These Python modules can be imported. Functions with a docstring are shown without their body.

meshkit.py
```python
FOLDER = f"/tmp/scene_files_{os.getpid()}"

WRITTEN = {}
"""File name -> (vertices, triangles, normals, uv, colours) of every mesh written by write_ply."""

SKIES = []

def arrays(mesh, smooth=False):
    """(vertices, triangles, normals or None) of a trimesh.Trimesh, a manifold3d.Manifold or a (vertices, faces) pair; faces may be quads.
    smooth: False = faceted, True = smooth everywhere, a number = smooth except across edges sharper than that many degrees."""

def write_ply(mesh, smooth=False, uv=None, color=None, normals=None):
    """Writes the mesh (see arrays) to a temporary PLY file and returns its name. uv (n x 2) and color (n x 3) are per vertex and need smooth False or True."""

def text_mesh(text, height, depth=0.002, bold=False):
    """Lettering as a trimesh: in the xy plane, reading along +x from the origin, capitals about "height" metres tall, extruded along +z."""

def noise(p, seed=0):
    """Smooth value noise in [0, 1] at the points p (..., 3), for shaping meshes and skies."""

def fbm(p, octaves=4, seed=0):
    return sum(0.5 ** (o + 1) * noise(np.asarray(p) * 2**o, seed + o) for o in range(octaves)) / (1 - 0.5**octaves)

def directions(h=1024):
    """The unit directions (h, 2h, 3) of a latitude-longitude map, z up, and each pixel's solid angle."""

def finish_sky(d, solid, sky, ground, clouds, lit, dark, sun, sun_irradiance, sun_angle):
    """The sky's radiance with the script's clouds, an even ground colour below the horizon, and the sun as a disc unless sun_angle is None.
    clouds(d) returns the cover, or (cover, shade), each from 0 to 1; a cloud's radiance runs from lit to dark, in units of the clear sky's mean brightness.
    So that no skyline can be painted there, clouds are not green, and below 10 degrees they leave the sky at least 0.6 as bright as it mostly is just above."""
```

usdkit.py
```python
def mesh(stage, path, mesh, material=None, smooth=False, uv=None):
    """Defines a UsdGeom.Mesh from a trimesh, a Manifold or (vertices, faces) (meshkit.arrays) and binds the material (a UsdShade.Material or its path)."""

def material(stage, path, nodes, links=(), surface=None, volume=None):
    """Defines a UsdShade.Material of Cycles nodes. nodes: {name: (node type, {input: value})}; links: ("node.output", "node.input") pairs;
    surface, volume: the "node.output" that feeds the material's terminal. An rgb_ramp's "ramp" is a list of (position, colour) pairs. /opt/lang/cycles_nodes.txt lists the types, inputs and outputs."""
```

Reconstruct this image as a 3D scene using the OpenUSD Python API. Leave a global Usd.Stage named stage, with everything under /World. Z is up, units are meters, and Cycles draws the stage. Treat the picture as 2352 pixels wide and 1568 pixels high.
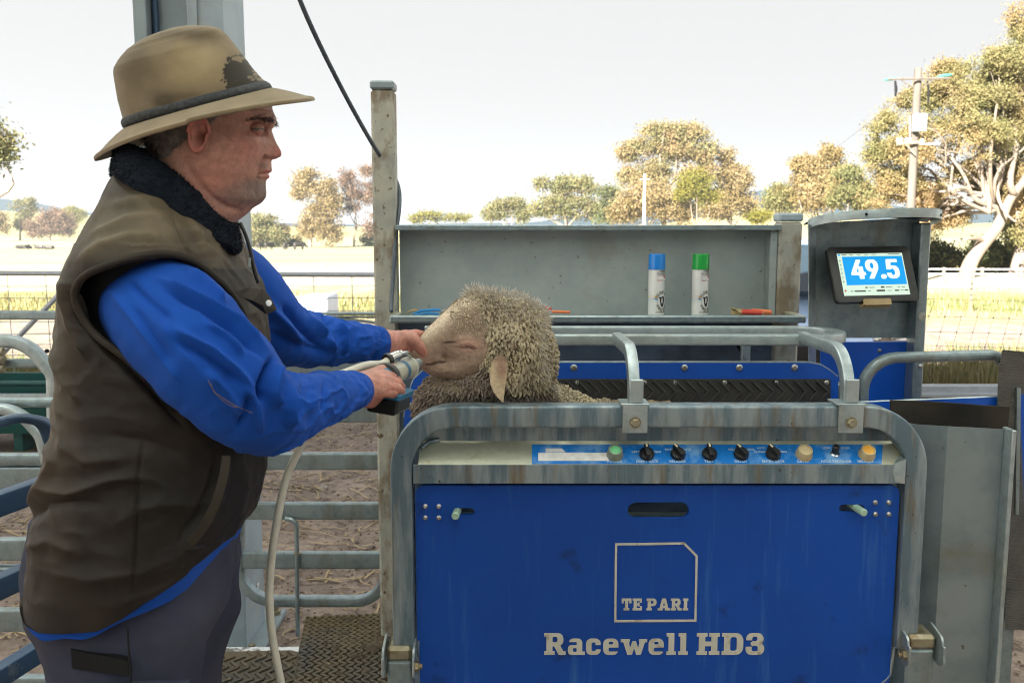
import math, random
import numpy as np
import trimesh, usdkit, meshkit
from shapely.geometry import Polygon, LineString, Point, box as sbox
from shapely.ops import unary_union
from shapely import affinity
from scipy.spatial import cKDTree
from pxr import Usd, UsdGeom, UsdLux, UsdShade, Gf, Sdf

stage = Usd.Stage.CreateInMemory()
UsdGeom.SetStageUpAxis(stage, UsdGeom.Tokens.z)
UsdGeom.SetStageMetersPerUnit(stage, 1.0)
UsdGeom.Xform.Define(stage, '/World')
UsdGeom.Scope.Define(stage, '/World/Looks')

# ---------------------------------------------------------------- camera, sky, sun, exposure
EYE = np.array([0.0, 0.0, 1.55])
FPX, CX, CY = 2100.0, 1176.0, 784.0            # focal length and centre in units of a 2352 wide picture
PITCH = math.atan(264.0 / FPX)
EXPOSURE = 3.7
HAZE = 0.0003
SUN_AZ, SUN_EL = math.radians(212.0), math.radians(27.0)   # towards the sun: behind the camera, to the left
SUN_DIR = np.array([math.sin(SUN_AZ) * math.cos(SUN_EL), math.cos(SUN_AZ) * math.cos(SUN_EL), math.sin(SUN_EL)])
SUN_INT, SKY_STR, CLOUD = 0.70, 0.10, 0.62

cam = UsdGeom.Camera.Define(stage, '/World/camera')
cam.CreateHorizontalApertureAttr(36.0)
cam.CreateVerticalApertureAttr(24.0)
cam.CreateFocalLengthAttr(36.0 * FPX / 2352.0)
cam.CreateClippingRangeAttr(Gf.Vec2f(0.05, 20000.0))
cam.CreateExposureAttr(EXPOSURE)
cam.CreateFStopAttr(9.0)
cam.CreateFocusDistanceAttr(1.85)
cx = UsdGeom.Xformable(cam)
cx.AddTranslateOp().Set(Gf.Vec3d(*EYE.tolist()))
cx.AddRotateXOp().Set(90.0 - math.degrees(PITCH))

dome = UsdLux.DomeLight.Define(stage, '/World/sky')
dome.GetPrim().SetCustomDataByKey('kind', 'structure')
dome.CreateIntensityAttr(1.0)
sky_m = usdkit.material(stage, '/World/Looks/sky', {
    'tc': ('texture_coordinate', {}),
    'sky': ('sky_texture', {'sky_type': 'single_scattering', 'sun_disc': False, 'sun_elevation': SUN_EL, 'sun_rotation': SUN_AZ, 'altitude': 300.0, 'air_density': 1.0, 'aerosol_density': 1.5}),
    'map': ('mapping', {'scale': (1.0, 1.0, 2.6)}),
    'n': ('noise_texture', {'scale': 1.7, 'detail': 7.0, 'roughness': 0.55}),
    'r': ('map_range', {'from_min': 0.28, 'from_max': 0.46, 'to_min': 0.75, 'to_max': 1.0, 'clamp': True}),
    'mx': ('mix_color', {'b': (CLOUD * 1.0, CLOUD * 1.0, CLOUD * 1.0)}),
    'bg': ('background_shader', {'strength': SKY_STR})},
    [('tc.generated', 'map.vector'), ('map.vector', 'n.vector'), ('n.fac', 'r.value'), ('r.result', 'mx.fac'), ('sky.color', 'mx.a'), ('mx.result', 'bg.color')], surface='bg.background')
UsdShade.MaterialBindingAPI.Apply(dome.GetPrim()).Bind(sky_m)

sun = UsdLux.DistantLight.Define(stage, '/World/sun')
sun.CreateIntensityAttr(SUN_INT)
sun.CreateNormalizeAttr(True)
sun.CreateAngleAttr(0.53)
sun.CreateColorAttr(Gf.Vec3f(1.0, 0.92, 0.80))
sx = UsdGeom.Xformable(sun)
sx.AddTranslateOp().Set(Gf.Vec3d(*(SUN_DIR * 60).tolist()))
sx.AddRotateZOp().Set(-math.degrees(SUN_AZ) + 180.0)
sx.AddRotateXOp().Set(90.0 - math.degrees(SUN_EL))

# ---------------------------------------------------------------- helpers: layout
def W(px, py, D):
    """The point at depth y = D on the ray of a reference pixel."""
    a, b = (px - CX) / FPX, (CY - py) / FPX
    d = np.array([a, math.cos(PITCH) + b * math.sin(PITCH), -math.sin(PITCH) + b * math.cos(PITCH)])
    return EYE + d * (D / d[1])

def Wg(px, py, z=0.0):
    a, b = (px - CX) / FPX, (CY - py) / FPX
    d = np.array([a, math.cos(PITCH) + b * math.sin(PITCH), -math.sin(PITCH) + b * math.cos(PITCH)])
    return EYE + d * ((z - EYE[2]) / d[2])

def XZ(px, py, D):
    p = W(px, py, D)
    return (p[0], p[2])

# ---------------------------------------------------------------- helpers: prims
COUNT, BASE = {}, {}
LOOK = {}

def numbered(parent, name):
    k = (parent, name)
    n = COUNT.get(k, 0)
    COUNT[k] = n + 1
    return f'{parent}/{name}' if n == 0 else f'{parent}/{name}_{n:03d}'

def tagp(prim, label=None, cat=None, group=None, kind=None):
    for k, v in (('label', label), ('category', cat), ('group', group), ('kind', kind)):
        if v:
            prim.SetCustomDataByKey(k, v)

def thing(name, label=None, cat=None, base=(0, 0, 0), group=None, kind=None):
    path = numbered('/World', name)
    x = UsdGeom.Xform.Define(stage, path)
    x.AddTranslateOp().Set(Gf.Vec3d(*[float(c) for c in base]))
    BASE[path] = np.array(base, float)
    tagp(x.GetPrim(), label, cat, group, kind)
    return path

def obj(name, mesh, look, parent='/World', smooth=30, label=None, cat=None, group=None, kind=None):
    """One Mesh prim under parent (points given in world coordinates)."""
    path = numbered(parent, name)
    b = BASE.get(parent, np.zeros(3))
    BASE[path] = b
    v, f, n = meshkit.arrays(mesh, False)
    m = usdkit.mesh(stage, path, (v - b, f), LOOK[look], smooth=smooth)
    tagp(m.GetPrim(), label, cat, group, kind)
    return path

def cat(*ms):
    ms = [m for m in ms if m is not None and len(m.faces)]
    vs, fs, n = [], [], 0
    for m in ms:
        vs.append(np.asarray(m.vertices)); fs.append(np.asarray(m.faces) + n); n += len(m.vertices)
    return trimesh.Trimesh(np.vstack(vs), np.vstack(fs), process=False)

def TM(v, f):
    f = np.asarray(f, int)
    if f.shape[1] == 4:
        f = np.vstack([f[:, [0, 1, 2]], f[:, [0, 2, 3]]])
    return trimesh.Trimesh(np.asarray(v, float), f, process=False)

# ---------------------------------------------------------------- helpers: shapes
def hull(points):
    return trimesh.convex.convex_hull(np.asarray(points, float))

def bx(c, s, bev=0.0, R=None):
    """Box with chamfered edges, centre c, size s, optional rotation matrix R."""
    s = np.array(s, float) / 2
    b = min(bev, 0.45 * s.min() * 2 / 2)
    pts = []
    for sg in np.array(np.meshgrid([-1, 1], [-1, 1], [-1, 1])).T.reshape(-1, 3):
        if b > 0:
            for k in range(3):
                q = sg * (s - b); q[k] = sg[k] * s[k]; pts.append(q)
        else:
            pts.append(sg * s)
    m = hull(pts)
    if R is not None:
        m.vertices = m.vertices @ np.asarray(R).T
    m.vertices = m.vertices + np.array(c, float)
    return m

def bxx(x0, x1, y0, y1, z0, z1, bev=0.0):
    return bx(((x0 + x1) / 2, (y0 + y1) / 2, (z0 + z1) / 2), (abs(x1 - x0), abs(y1 - y0), abs(z1 - z0)), bev)

def rot(axis, deg):
    return trimesh.transformations.rotation_matrix(math.radians(deg), axis)[:3, :3]

def unit(v):
    v = np.asarray(v, float)
    return v / (np.linalg.norm(v) + 1e-12)

def basis(d):
    """Columns a, b, d: an orthonormal frame whose third axis is d."""
    d = unit(d)
    a = unit(np.cross(d, [0, 0, 1.0] if abs(d[2]) < 0.95 else [1.0, 0, 0]))
    return np.stack([a, np.cross(d, a), d], 1)

def loft(rings, cap=True):
    rings = [np.asarray(r, float) for r in rings]
    n, k = len(rings), len(rings[0])
    v = np.vstack(rings)
    i = np.arange(k); j = (i + 1) % k
    f = []
    for r in range(n - 1):
        f.append(np.stack([r * k + i, r * k + j, (r + 1) * k + j, (r + 1) * k + i], 1))
    f = np.vstack(f); f = np.vstack([f[:, [0, 1, 2]], f[:, [0, 2, 3]]])
    if cap:
        v = np.vstack([v, rings[0].mean(0), rings[-1].mean(0)])
        f = np.vstack([f, np.stack([j, i, np.full(k, n * k)], 1), np.stack([(n - 1) * k + i, (n - 1) * k + j, np.full(k, n * k + 1)], 1)])
    a, b, c = v[f[:, 0]], v[f[:, 1]], v[f[:, 2]]
    vol = (a[:, 0] * (b[:, 1] * c[:, 2] - b[:, 2] * c[:, 1]) + a[:, 1] * (b[:, 2] * c[:, 0] - b[:, 0] * c[:, 2]) + a[:, 2] * (b[:, 0] * c[:, 1] - b[:, 1] * c[:, 0])).sum()
    return trimesh.Trimesh(v, f[:, ::-1] if vol < 0 else f, process=False)

def frames(p):
    """Tangents and a rotation-minimising side vector along a polyline."""
    p = np.asarray(p, float)
    t = np.gradient(p, axis=0); t /= np.linalg.norm(t, axis=1, keepdims=True) + 1e-12
    a = basis(t[0])[:, 0]
    A = []
    for k in range(len(p)):
        a = unit(a - t[k] * (a @ t[k])); A.append(a)
    A = np.array(A)
    return t, A, np.cross(t, A)

def tube(p, r, sides=8, cap=True):
    p = np.asarray(p, float)
    t, A, B = frames(p)
    r = np.broadcast_to(np.asarray(r, float), len(p))
    th = np.linspace(0, 2 * np.pi, sides, endpoint=False)
    return loft([p[k] + r[k] * (np.cos(th)[:, None] * A[k] + np.sin(th)[:, None] * B[k]) for k in range(len(p))], cap)

def rhs(p, n, w, h, ch=0.006):
    """Rectangular hollow section swept along p, which lies in a plane of normal n: w across in the plane, h along n."""
    p = np.asarray(p, float); n = unit(n)
    t = np.gradient(p, axis=0); t /= np.linalg.norm(t, axis=1, keepdims=True)
    for k in range(1, len(p) - 1):
        pass
    s = []
    for (a, b) in ((1, 1), (-1, 1), (-1, -1), (1, -1)):
        q = [(a * (w / 2 - ch), b * h / 2), (a * w / 2 - a * ch * 0.29, b * h / 2 - b * ch * 0.29), (a * w / 2, b * (h / 2 - ch))]
        s += q if a * b < 0 else q[::-1]
    s = np.array(s)
    if (s[0] == s[1]).all():
        pass
    ang = np.argsort(np.arctan2(s[:, 1], s[:, 0])); s = s[ang]
    return loft([p[k] + np.cross(n, t[k]) * s[:, :1] + n * s[:, 1:] for k in range(len(p))])

def fillet(pts, r, n=8):
    """Polyline with rounded corners; r a number or one per inner corner."""
    pts = [np.asarray(q, float) for q in pts]
    rs = [r] * (len(pts) - 2) if np.ndim(r) == 0 else list(r)
    out = [pts[0]]
    for k in range(1, len(pts) - 1):
        p, a, b = pts[k], unit(pts[k - 1] - pts[k]), unit(pts[k + 1] - pts[k])
        half = 0.5 * math.acos(np.clip(a @ b, -1, 1))
        d = rs[k - 1] / max(math.tan(half), 1e-6)
        c = p + unit(a + b) * rs[k - 1] / max(math.sin(half), 1e-6)
        u, v = p + a * d - c, p + b * d - c
        w = math.pi - 2 * half
        for i in range(n + 1):
            s = i / n
            out.append(c + (math.sin((1 - s) * w) * u + math.sin(s * w) * v) / max(math.sin(w), 1e-9))
    out.append(pts[-1])
    return np.array(out)

def spline(pts, n=40):
    """Catmull-Rom through the points."""
    P = np.asarray(pts, float)
    d = np.r_[0, np.cumsum(np.linalg.norm(np.diff(P, axis=0), axis=1) ** 0.5 + 1e-9)]
    from scipy.interpolate import CubicSpline, PchipInterpolator
    s = np.linspace(0, d[-1], n)
    return CubicSpline(d, P)(s) if len(P) > 2 else np.stack([np.interp(s, d, P[:, k]) for k in range(P.shape[1])], 1)

def lathe(profile, p0, axis, n=24):
    """Solid of revolution: profile [(radius, distance along axis)]."""
    B = basis(axis); th = np.linspace(0, 2 * np.pi, n, endpoint=False)
    rings = [np.asarray(p0) + (np.cos(th)[:, None] * B[:, 0] + np.sin(th)[:, None] * B[:, 1]) * max(r, 1e-5) + B[:, 2] * h for r, h in profile]
    return loft(rings)

def cyl(a, b, r, n=16, bev=0.0):
    a, b = np.asarray(a, float), np.asarray(b, float)
    L = np.linalg.norm(b - a)
    return lathe([(r - bev, 0), (r, bev), (r, L - bev), (r - bev, L)] if bev else [(r, 0), (r, L)], a, b - a, n)

def plate(poly, y, t):
    """A shapely polygon in x, z as a plate whose front lies at y, t thick (away from the camera)."""
    if poly.is_empty:
        return None
    polys = list(poly.geoms) if hasattr(poly, 'geoms') else [poly]
    ms = []
    for q in polys:
        m = trimesh.creation.extrude_polygon(q, t)
        v = np.array(m.vertices)
        m = trimesh.Trimesh(np.stack([v[:, 0], y + t - v[:, 2], v[:, 1]], 1), m.faces, process=False)
        if m.volume < 0:
            m.invert()
        ms.append(m)
    return cat(*ms)

def rrect(x0, z0, x1, z1, r, n=6):
    r = min(r, 0.499 * min(abs(x1 - x0), abs(z1 - z0)))
    return sbox(min(x0, x1) + r, min(z0, z1) + r, max(x0, x1) - r, max(z0, z1) - r).buffer(r, n)

def ball(c, r, sub=2, R=None):
    m = trimesh.creation.icosphere(sub, 1.0)
    v = m.vertices * np.asarray(r, float)
    if R is not None:
        v = v @ np.asarray(R).T
    return trimesh.Trimesh(v + np.asarray(c, float), m.faces, process=False)

def text_on(text, height, origin, right, up, depth=0.0006, bold=True, width=None, centre=False):
    """Lettering on a surface: origin is the lower left of the baseline."""
    m = meshkit.text_mesh(text, height, depth, bold)
    v = np.array(m.vertices)
    if width:
        v[:, 0] *= width / (v[:, 0].max() - v[:, 0].min())
    if centre:
        v[:, 0] -= (v[:, 0].max() + v[:, 0].min()) / 2
    right, up = unit(right), unit(up)
    return TM(np.asarray(origin) + v[:, :1] * right + v[:, 1:2] * up + v[:, 2:3] * np.cross(right, up), m.faces)

def normals(m):
    v, f = np.asarray(m.vertices), np.asarray(m.faces)
    n = np.zeros_like(v); c = np.cross(v[f[:, 1]] - v[f[:, 0]], v[f[:, 2]] - v[f[:, 0]])
    for k in range(3):
        np.add.at(n, f[:, k], c)
    return n / (np.linalg.norm(n, axis=1, keepdims=True) + 1e-12)

def fbm(p, octaves=4, seed=0):
    return meshkit.fbm(np.asarray(p), octaves, seed)

# ---------------------------------------------------------------- materials
def look(name, c1, c2=None, scale=8.0, stretch=(1, 1, 1), lo=0.35, hi=0.65, detail=6.0, rough=0.5, rough2=None, metal=0.0, spec=0.5,
         dirt=None, dscale=4.0, dstretch=(1, 1, 1), dlo=0.55, dhi=0.7, damount=1.0,
         spots=None, sscale=60.0, slo=0.68, shi=0.75,
         bump=0.0, bscale=60.0, bstretch=(1, 1, 1), bdist=0.002, sheen=0.0, coat=0.0, sss=0.0, transl=None, space='position', island=0.0, emit=None):
    """A principled material whose colour varies by noise in space, with optional dirt (a second, stretched noise), spots and fine relief."""
    N, L = {'p': ('principled_bsdf', {'roughness': rough, 'metallic': metal, 'specular_ior_level': spec, 'sheen_weight': sheen, 'coat_weight': coat}),
            'g': ('geometry', {}) if space == 'position' else ('texture_coordinate', {})}, []
    src = 'g.position' if space == 'position' else 'g.object'
    c2 = c2 if c2 is not None else tuple(x * 0.8 for x in c1)
    N['m1'] = ('mapping', {'scale': stretch}); N['n1'] = ('noise_texture', {'scale': scale, 'detail': detail, 'roughness': 0.6})
    N['r1'] = ('map_range', {'from_min': lo, 'from_max': hi, 'clamp': True}); N['x1'] = ('mix_color', {'a': c1, 'b': c2})
    L += [(src, 'm1.vector'), ('m1.vector', 'n1.vector'), ('n1.fac', 'r1.value'), ('r1.result', 'x1.fac')]
    out = 'x1.result'
    if island:
        N['gi'] = ('geometry', {}); N['hi'] = ('map_range', {'to_min': 1.0 - island, 'to_max': 1.0 + island}); N['hs'] = ('hsv', {})
        L += [('gi.random_per_island', 'hi.value'), ('hi.result', 'hs.value'), (out, 'hs.color')]; out = 'hs.color'
    if dirt is not None:
        N['m2'] = ('mapping', {'scale': dstretch, 'location': (3.1, 1.7, 5.3)}); N['n2'] = ('noise_texture', {'scale': dscale, 'detail': 8.0, 'roughness': 0.62})
        N['r2'] = ('map_range', {'from_min': dlo, 'from_max': dhi, 'to_max': damount, 'clamp': True}); N['x2'] = ('mix_color', {'b': dirt})
        L += [(src, 'm2.vector'), ('m2.vector', 'n2.vector'), ('n2.fac', 'r2.value'), ('r2.result', 'x2.fac'), (out, 'x2.a')]; out = 'x2.result'
    if spots is not None:
        N['n3'] = ('noise_texture', {'scale': sscale, 'detail': 3.0}); N['r3'] = ('map_range', {'from_min': slo, 'from_max': shi, 'clamp': True}); N['x3'] = ('mix_color', {'b': spots})
        L += [(src, 'n3.vector'), ('n3.fac', 'r3.value'), ('r3.result', 'x3.fac'), (out, 'x3.a')]; out = 'x3.result'
    L.append((out, 'p.base_color'))
    if rough2 is not None:
        N['rr'] = ('map_range', {'from_min': 0.3, 'from_max': 0.7, 'to_min': rough, 'to_max': rough2, 'clamp': True}); L += [('n1.fac', 'rr.value'), ('rr.result', 'p.roughness')]
    if bump:
        N['m4'] = ('mapping', {'scale': bstretch}); N['n4'] = ('noise_texture', {'scale': bscale, 'detail': 4.0}); N['b'] = ('bump', {'strength': bump, 'distance': bdist})
        L += [(src, 'm4.vector'), ('m4.vector', 'n4.vector'), ('n4.fac', 'b.height'), ('b.normal', 'p.normal')]
    if sss:
        N['p'][1].update({'subsurface_weight': sss, 'subsurface_radius': (1.0, 0.35, 0.2), 'subsurface_scale': 0.006})
    if emit:
        N['p'][1].update({'emission_color': emit[0], 'emission_strength': emit[1]})
    surf = 'p.BSDF'
    if transl:
        N['t'] = ('translucent_bsdf', {}); N['mc'] = ('mix_closure', {'fac': transl})
        L += [(out, 't.color'), ('p.BSDF', 'mc.closure1'), ('t.BSDF', 'mc.closure2')]; surf = 'mc.closure'
    LOOK[name] = usdkit.material(stage, '/World/Looks/' + name, N, L, surface=surf)
    return name

# galvanised steel in several states of wear
look('galv', (0.31, 0.375, 0.395), (0.19, 0.245, 0.27), scale=38, lo=0.3, hi=0.7, rough=0.30, rough2=0.5, metal=0.75, dirt=(0.17, 0.15, 0.09), dscale=5, dstretch=(3.2, 3.2, 0.55), dlo=0.5, dhi=0.72, damount=0.6, spots=(0.10, 0.09, 0.07), sscale=90, slo=0.7, shi=0.76, bump=0.12, bscale=140)
look('galv_stained', (0.30, 0.36, 0.39), (0.12, 0.175, 0.215), scale=11, stretch=(3.0, 3.0, 0.45), lo=0.36, hi=0.6, rough=0.32, rough2=0.55, metal=0.65, dirt=(0.19, 0.135, 0.06), dscale=7, dstretch=(4.0, 4.0, 0.5), dlo=0.55, dhi=0.7, damount=0.75, spots=(0.06, 0.06, 0.05), sscale=70, slo=0.7, shi=0.75, bump=0.15, bscale=120)
look('galv_light', (0.43, 0.495, 0.51), (0.28, 0.335, 0.355), scale=26, rough=0.3, rough2=0.5, metal=0.7, dirt=(0.25, 0.23, 0.16), dscale=6, dlo=0.52, dhi=0.72, damount=0.5, bump=0.1, bscale=120)
look('galv_sheet', (0.30, 0.36, 0.385), (0.20, 0.25, 0.275), scale=5, lo=0.38, hi=0.62, rough=0.3, rough2=0.48, metal=0.7, dirt=(0.20, 0.17, 0.10), dscale=3, dstretch=(1, 1, 2.2), dlo=0.58, dhi=0.75, damount=0.6, spots=(0.12, 0.10, 0.07), sscale=60, slo=0.7, shi=0.76, bump=0.08, bscale=40)
look('rusty_post', (0.38, 0.37, 0.31), (0.27, 0.28, 0.25), scale=12, rough=0.6, metal=0.2, dirt=(0.135, 0.085, 0.042), dscale=12, dstretch=(1, 1, 0.5), dlo=0.49, dhi=0.6, damount=0.75, spots=(0.10, 0.06, 0.03), sscale=45, slo=0.64, shi=0.7, bump=0.35, bscale=90)
look('dark_steel', (0.13, 0.175, 0.235), (0.08, 0.11, 0.155), scale=4, rough=0.5, metal=0.3, dirt=(0.04, 0.04, 0.045), dscale=5, dlo=0.5, dhi=0.7, damount=0.8, bump=0.1)
look('blue_steel_paint', (0.020, 0.055, 0.12), (0.032, 0.065, 0.115), scale=8, rough=0.38, metal=0.1, dirt=(0.20, 0.22, 0.22), dscale=30, dlo=0.62, dhi=0.72, damount=0.6, bump=0.1)
look('grey_paint_steel', (0.22, 0.27, 0.29), (0.17, 0.21, 0.235), scale=5, rough=0.5, metal=0.1, dirt=(0.20, 0.13, 0.06), dscale=12, dlo=0.62, dhi=0.75, bump=0.08)
look('pale_flange', (0.27, 0.33, 0.37), (0.21, 0.26, 0.30), scale=6, rough=0.5, dirt=(0.3, 0.3, 0.25), dscale=10, dlo=0.55, dhi=0.7, damount=0.6)
look('blue_panel', (0.003, 0.055, 0.31), (0.002, 0.043, 0.25), scale=2.2, rough=0.5, rough2=0.62, spec=0.25, dirt=(0.05, 0.17, 0.36), dscale=11, dstretch=(3.2, 1, 0.22), dlo=0.57, dhi=0.74, damount=0.38, spots=(0.006, 0.022, 0.085), sscale=13, slo=0.64, shi=0.78, bump=0.1, bscale=260)
look('blue_plastic', (0.005, 0.085, 0.48), (0.004, 0.068, 0.40), scale=3, rough=0.35, bump=0.05, bscale=200)
look('blue_bright', (0.01, 0.16, 0.55), (0.008, 0.13, 0.48), scale=3, rough=0.3)
look('letter_cream', (0.47, 0.46, 0.40), (0.40, 0.38, 0.31), scale=25, rough=0.6, dirt=(0.22, 0.18, 0.11), dscale=40, dlo=0.58, dhi=0.7, bump=0.2, bscale=200)
look('rubber', (0.022, 0.022, 0.024), (0.035, 0.034, 0.033), scale=20, rough=0.6, bump=0.1, bscale=150)
look('rubber_dusty', (0.010, 0.010, 0.010), (0.022, 0.018, 0.013), scale=6, lo=0.4, hi=0.6, rough=0.75, spec=0.2, dirt=(0.07, 0.045, 0.028), dscale=3, dlo=0.55, dhi=0.7, damount=0.8, bump=0.3, bscale=80)
look('mat_rubber', (0.05, 0.049, 0.046), (0.11, 0.082, 0.048), scale=5, lo=0.35, hi=0.6, rough=0.6, dirt=(0.10, 0.072, 0.035), dscale=4, dlo=0.45, dhi=0.62, damount=0.85, spots=(0.16, 0.13, 0.07), sscale=45, slo=0.66, shi=0.74, bump=0.5, bscale=120, bdist=0.004)
look('black_plastic', (0.012, 0.012, 0.013), rough=0.32, bump=0.05, bscale=300)
look('black_matt', (0.008, 0.0085, 0.010), rough=0.75, spec=0.2)
look('bolt_steel', (0.50, 0.50, 0.48), (0.35, 0.35, 0.33), scale=80, rough=0.3, metal=0.9)
look('bolt_zinc', (0.36, 0.33, 0.24), (0.24, 0.21, 0.14), scale=60, rough=0.45, metal=0.7, dirt=(0.16, 0.09, 0.03), dscale=30, dlo=0.5, dhi=0.7)
look('chrome', (0.62, 0.61, 0.58), rough=0.14, metal=1.0)
look('pin_green', (0.34, 0.48, 0.36), (0.26, 0.40, 0.30), scale=30, rough=0.4)
look('white_paint', (0.66, 0.68, 0.70), (0.55, 0.58, 0.62), scale=5, rough=0.5, dirt=(0.08, 0.07, 0.05), dscale=9, dlo=0.5, dhi=0.56, damount=0.9)
look('white_plain', (0.72, 0.73, 0.74), rough=0.5)
# ================================================================ ground, hills
def gz(x, y):
    """Height of the land: level yard, then a gentle fall to the flat paddocks."""
    y = np.asarray(y, float)
    t = np.clip((y - 14.0) / 200.0, 0, 1)
    return -3.4 * (t * 0.75 + 0.25 * t * t * (3 - 2 * t))

def Dg(py):
    """Depth at which the land shows at picture height py."""
    ds = np.geomspace(3.0, 3000.0, 4000)
    p = 520 + FPX * (1.55 - gz(0, ds)) / ds
    return float(np.interp(-py, -p, ds))

def grid(xs, ys, zf):
    X, Y = np.meshgrid(xs, ys)
    v = np.stack([X.ravel(), Y.ravel(), zf(X.ravel(), Y.ravel())], 1)
    n, k = len(ys), len(xs)
    i = (np.arange(n - 1)[:, None] * k + np.arange(k - 1)).ravel()
    return TM(v, np.stack([i, i + 1, i + k + 1, i + k], 1))

N = {'g': ('geometry', {}), 's': ('separate_xyz', {}), 'p': ('principled_bsdf', {'roughness': 0.95, 'specular_ior_level': 0.1}),
     'nb': ('noise_texture', {'scale': 0.5, 'detail': 5.0}), 'nr': ('map_range', {'from_min': 0.25, 'from_max': 0.75, 'to_min': -2.2, 'to_max': 2.2}),
     'ad': ('math', {'math_type': 'add'}), 'ry': ('map_range', {'from_min': 0.0, 'from_max': 60.0, 'clamp': True}),
     'ramp': ('rgb_ramp', {'ramp': [(0.0, (0.29, 0.225, 0.19)), (0.135, (0.30, 0.24, 0.205)), (0.165, (0.26, 0.22, 0.185)), (0.24, (0.29, 0.25, 0.21)), (0.275, (0.28, 0.26, 0.15)), (0.30, (0.15, 0.18, 0.06)), (0.36, (0.19, 0.20, 0.08)), (0.45, (0.46, 0.43, 0.31)), (0.6, (0.43, 0.40, 0.30)), (1.0, (0.31, 0.30, 0.18))]}),
     'n2': ('noise_texture', {'scale': 3.1, 'detail': 8.0, 'roughness': 0.7}), 'r2': ('map_range', {'from_min': 0.3, 'from_max': 0.7, 'to_min': 0.55, 'to_max': 1.35}),
     'n3': ('noise_texture', {'scale': 26.0, 'detail': 6.0, 'roughness': 0.7}), 'r3': ('map_range', {'from_min': 0.3, 'from_max': 0.7, 'to_min': 0.7, 'to_max': 1.25}),
     'n5': ('noise_texture', {'scale': 0.035, 'detail': 5.0, 'roughness': 0.6}), 'r5': ('map_range', {'from_min': 0.35, 'from_max': 0.65, 'to_min': 0.78, 'to_max': 1.2}),
     'mu': ('math', {'math_type': 'multiply'}), 'mu2': ('math', {'math_type': 'multiply'}), 'cc': ('combine_xyz', {}), 'mm': ('mix_color', {'blend_type': 'multiply', 'fac': 1.0, 'use_clamp': False}),
     'b': ('bump', {'strength': 0.8, 'distance': 0.02})}
L = [('g.position', 's.vector'), ('g.position', 'nb.vector'), ('nb.fac', 'nr.value'), ('s.y', 'ad.value1'), ('nr.result', 'ad.value2'), ('ad.value', 'ry.value'), ('ry.result', 'ramp.fac'),
     ('g.position', 'n2.vector'), ('n2.fac', 'r2.value'), ('g.position', 'n3.vector'), ('n3.fac', 'r3.value'), ('g.position', 'n5.vector'), ('n5.fac', 'r5.value'), ('r2.result', 'mu.value1'), ('r3.result', 'mu.value2'), ('mu.value', 'mu2.value1'), ('r5.result', 'mu2.value2'),
     ('mu2.value', 'cc.x'), ('mu2.value', 'cc.y'), ('mu2.value', 'cc.z'), ('ramp.color', 'mm.a'), ('cc.vector', 'mm.b'), ('mm.result', 'p.base_color'), ('n3.fac', 'b.height'), ('b.normal', 'p.normal')]
L = [(a, b.replace('s.vector', 's.vector')) for a, b in L]
LOOK['ground'] = usdkit.material(stage, '/World/Looks/ground', N, L, surface='p.BSDF')

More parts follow.
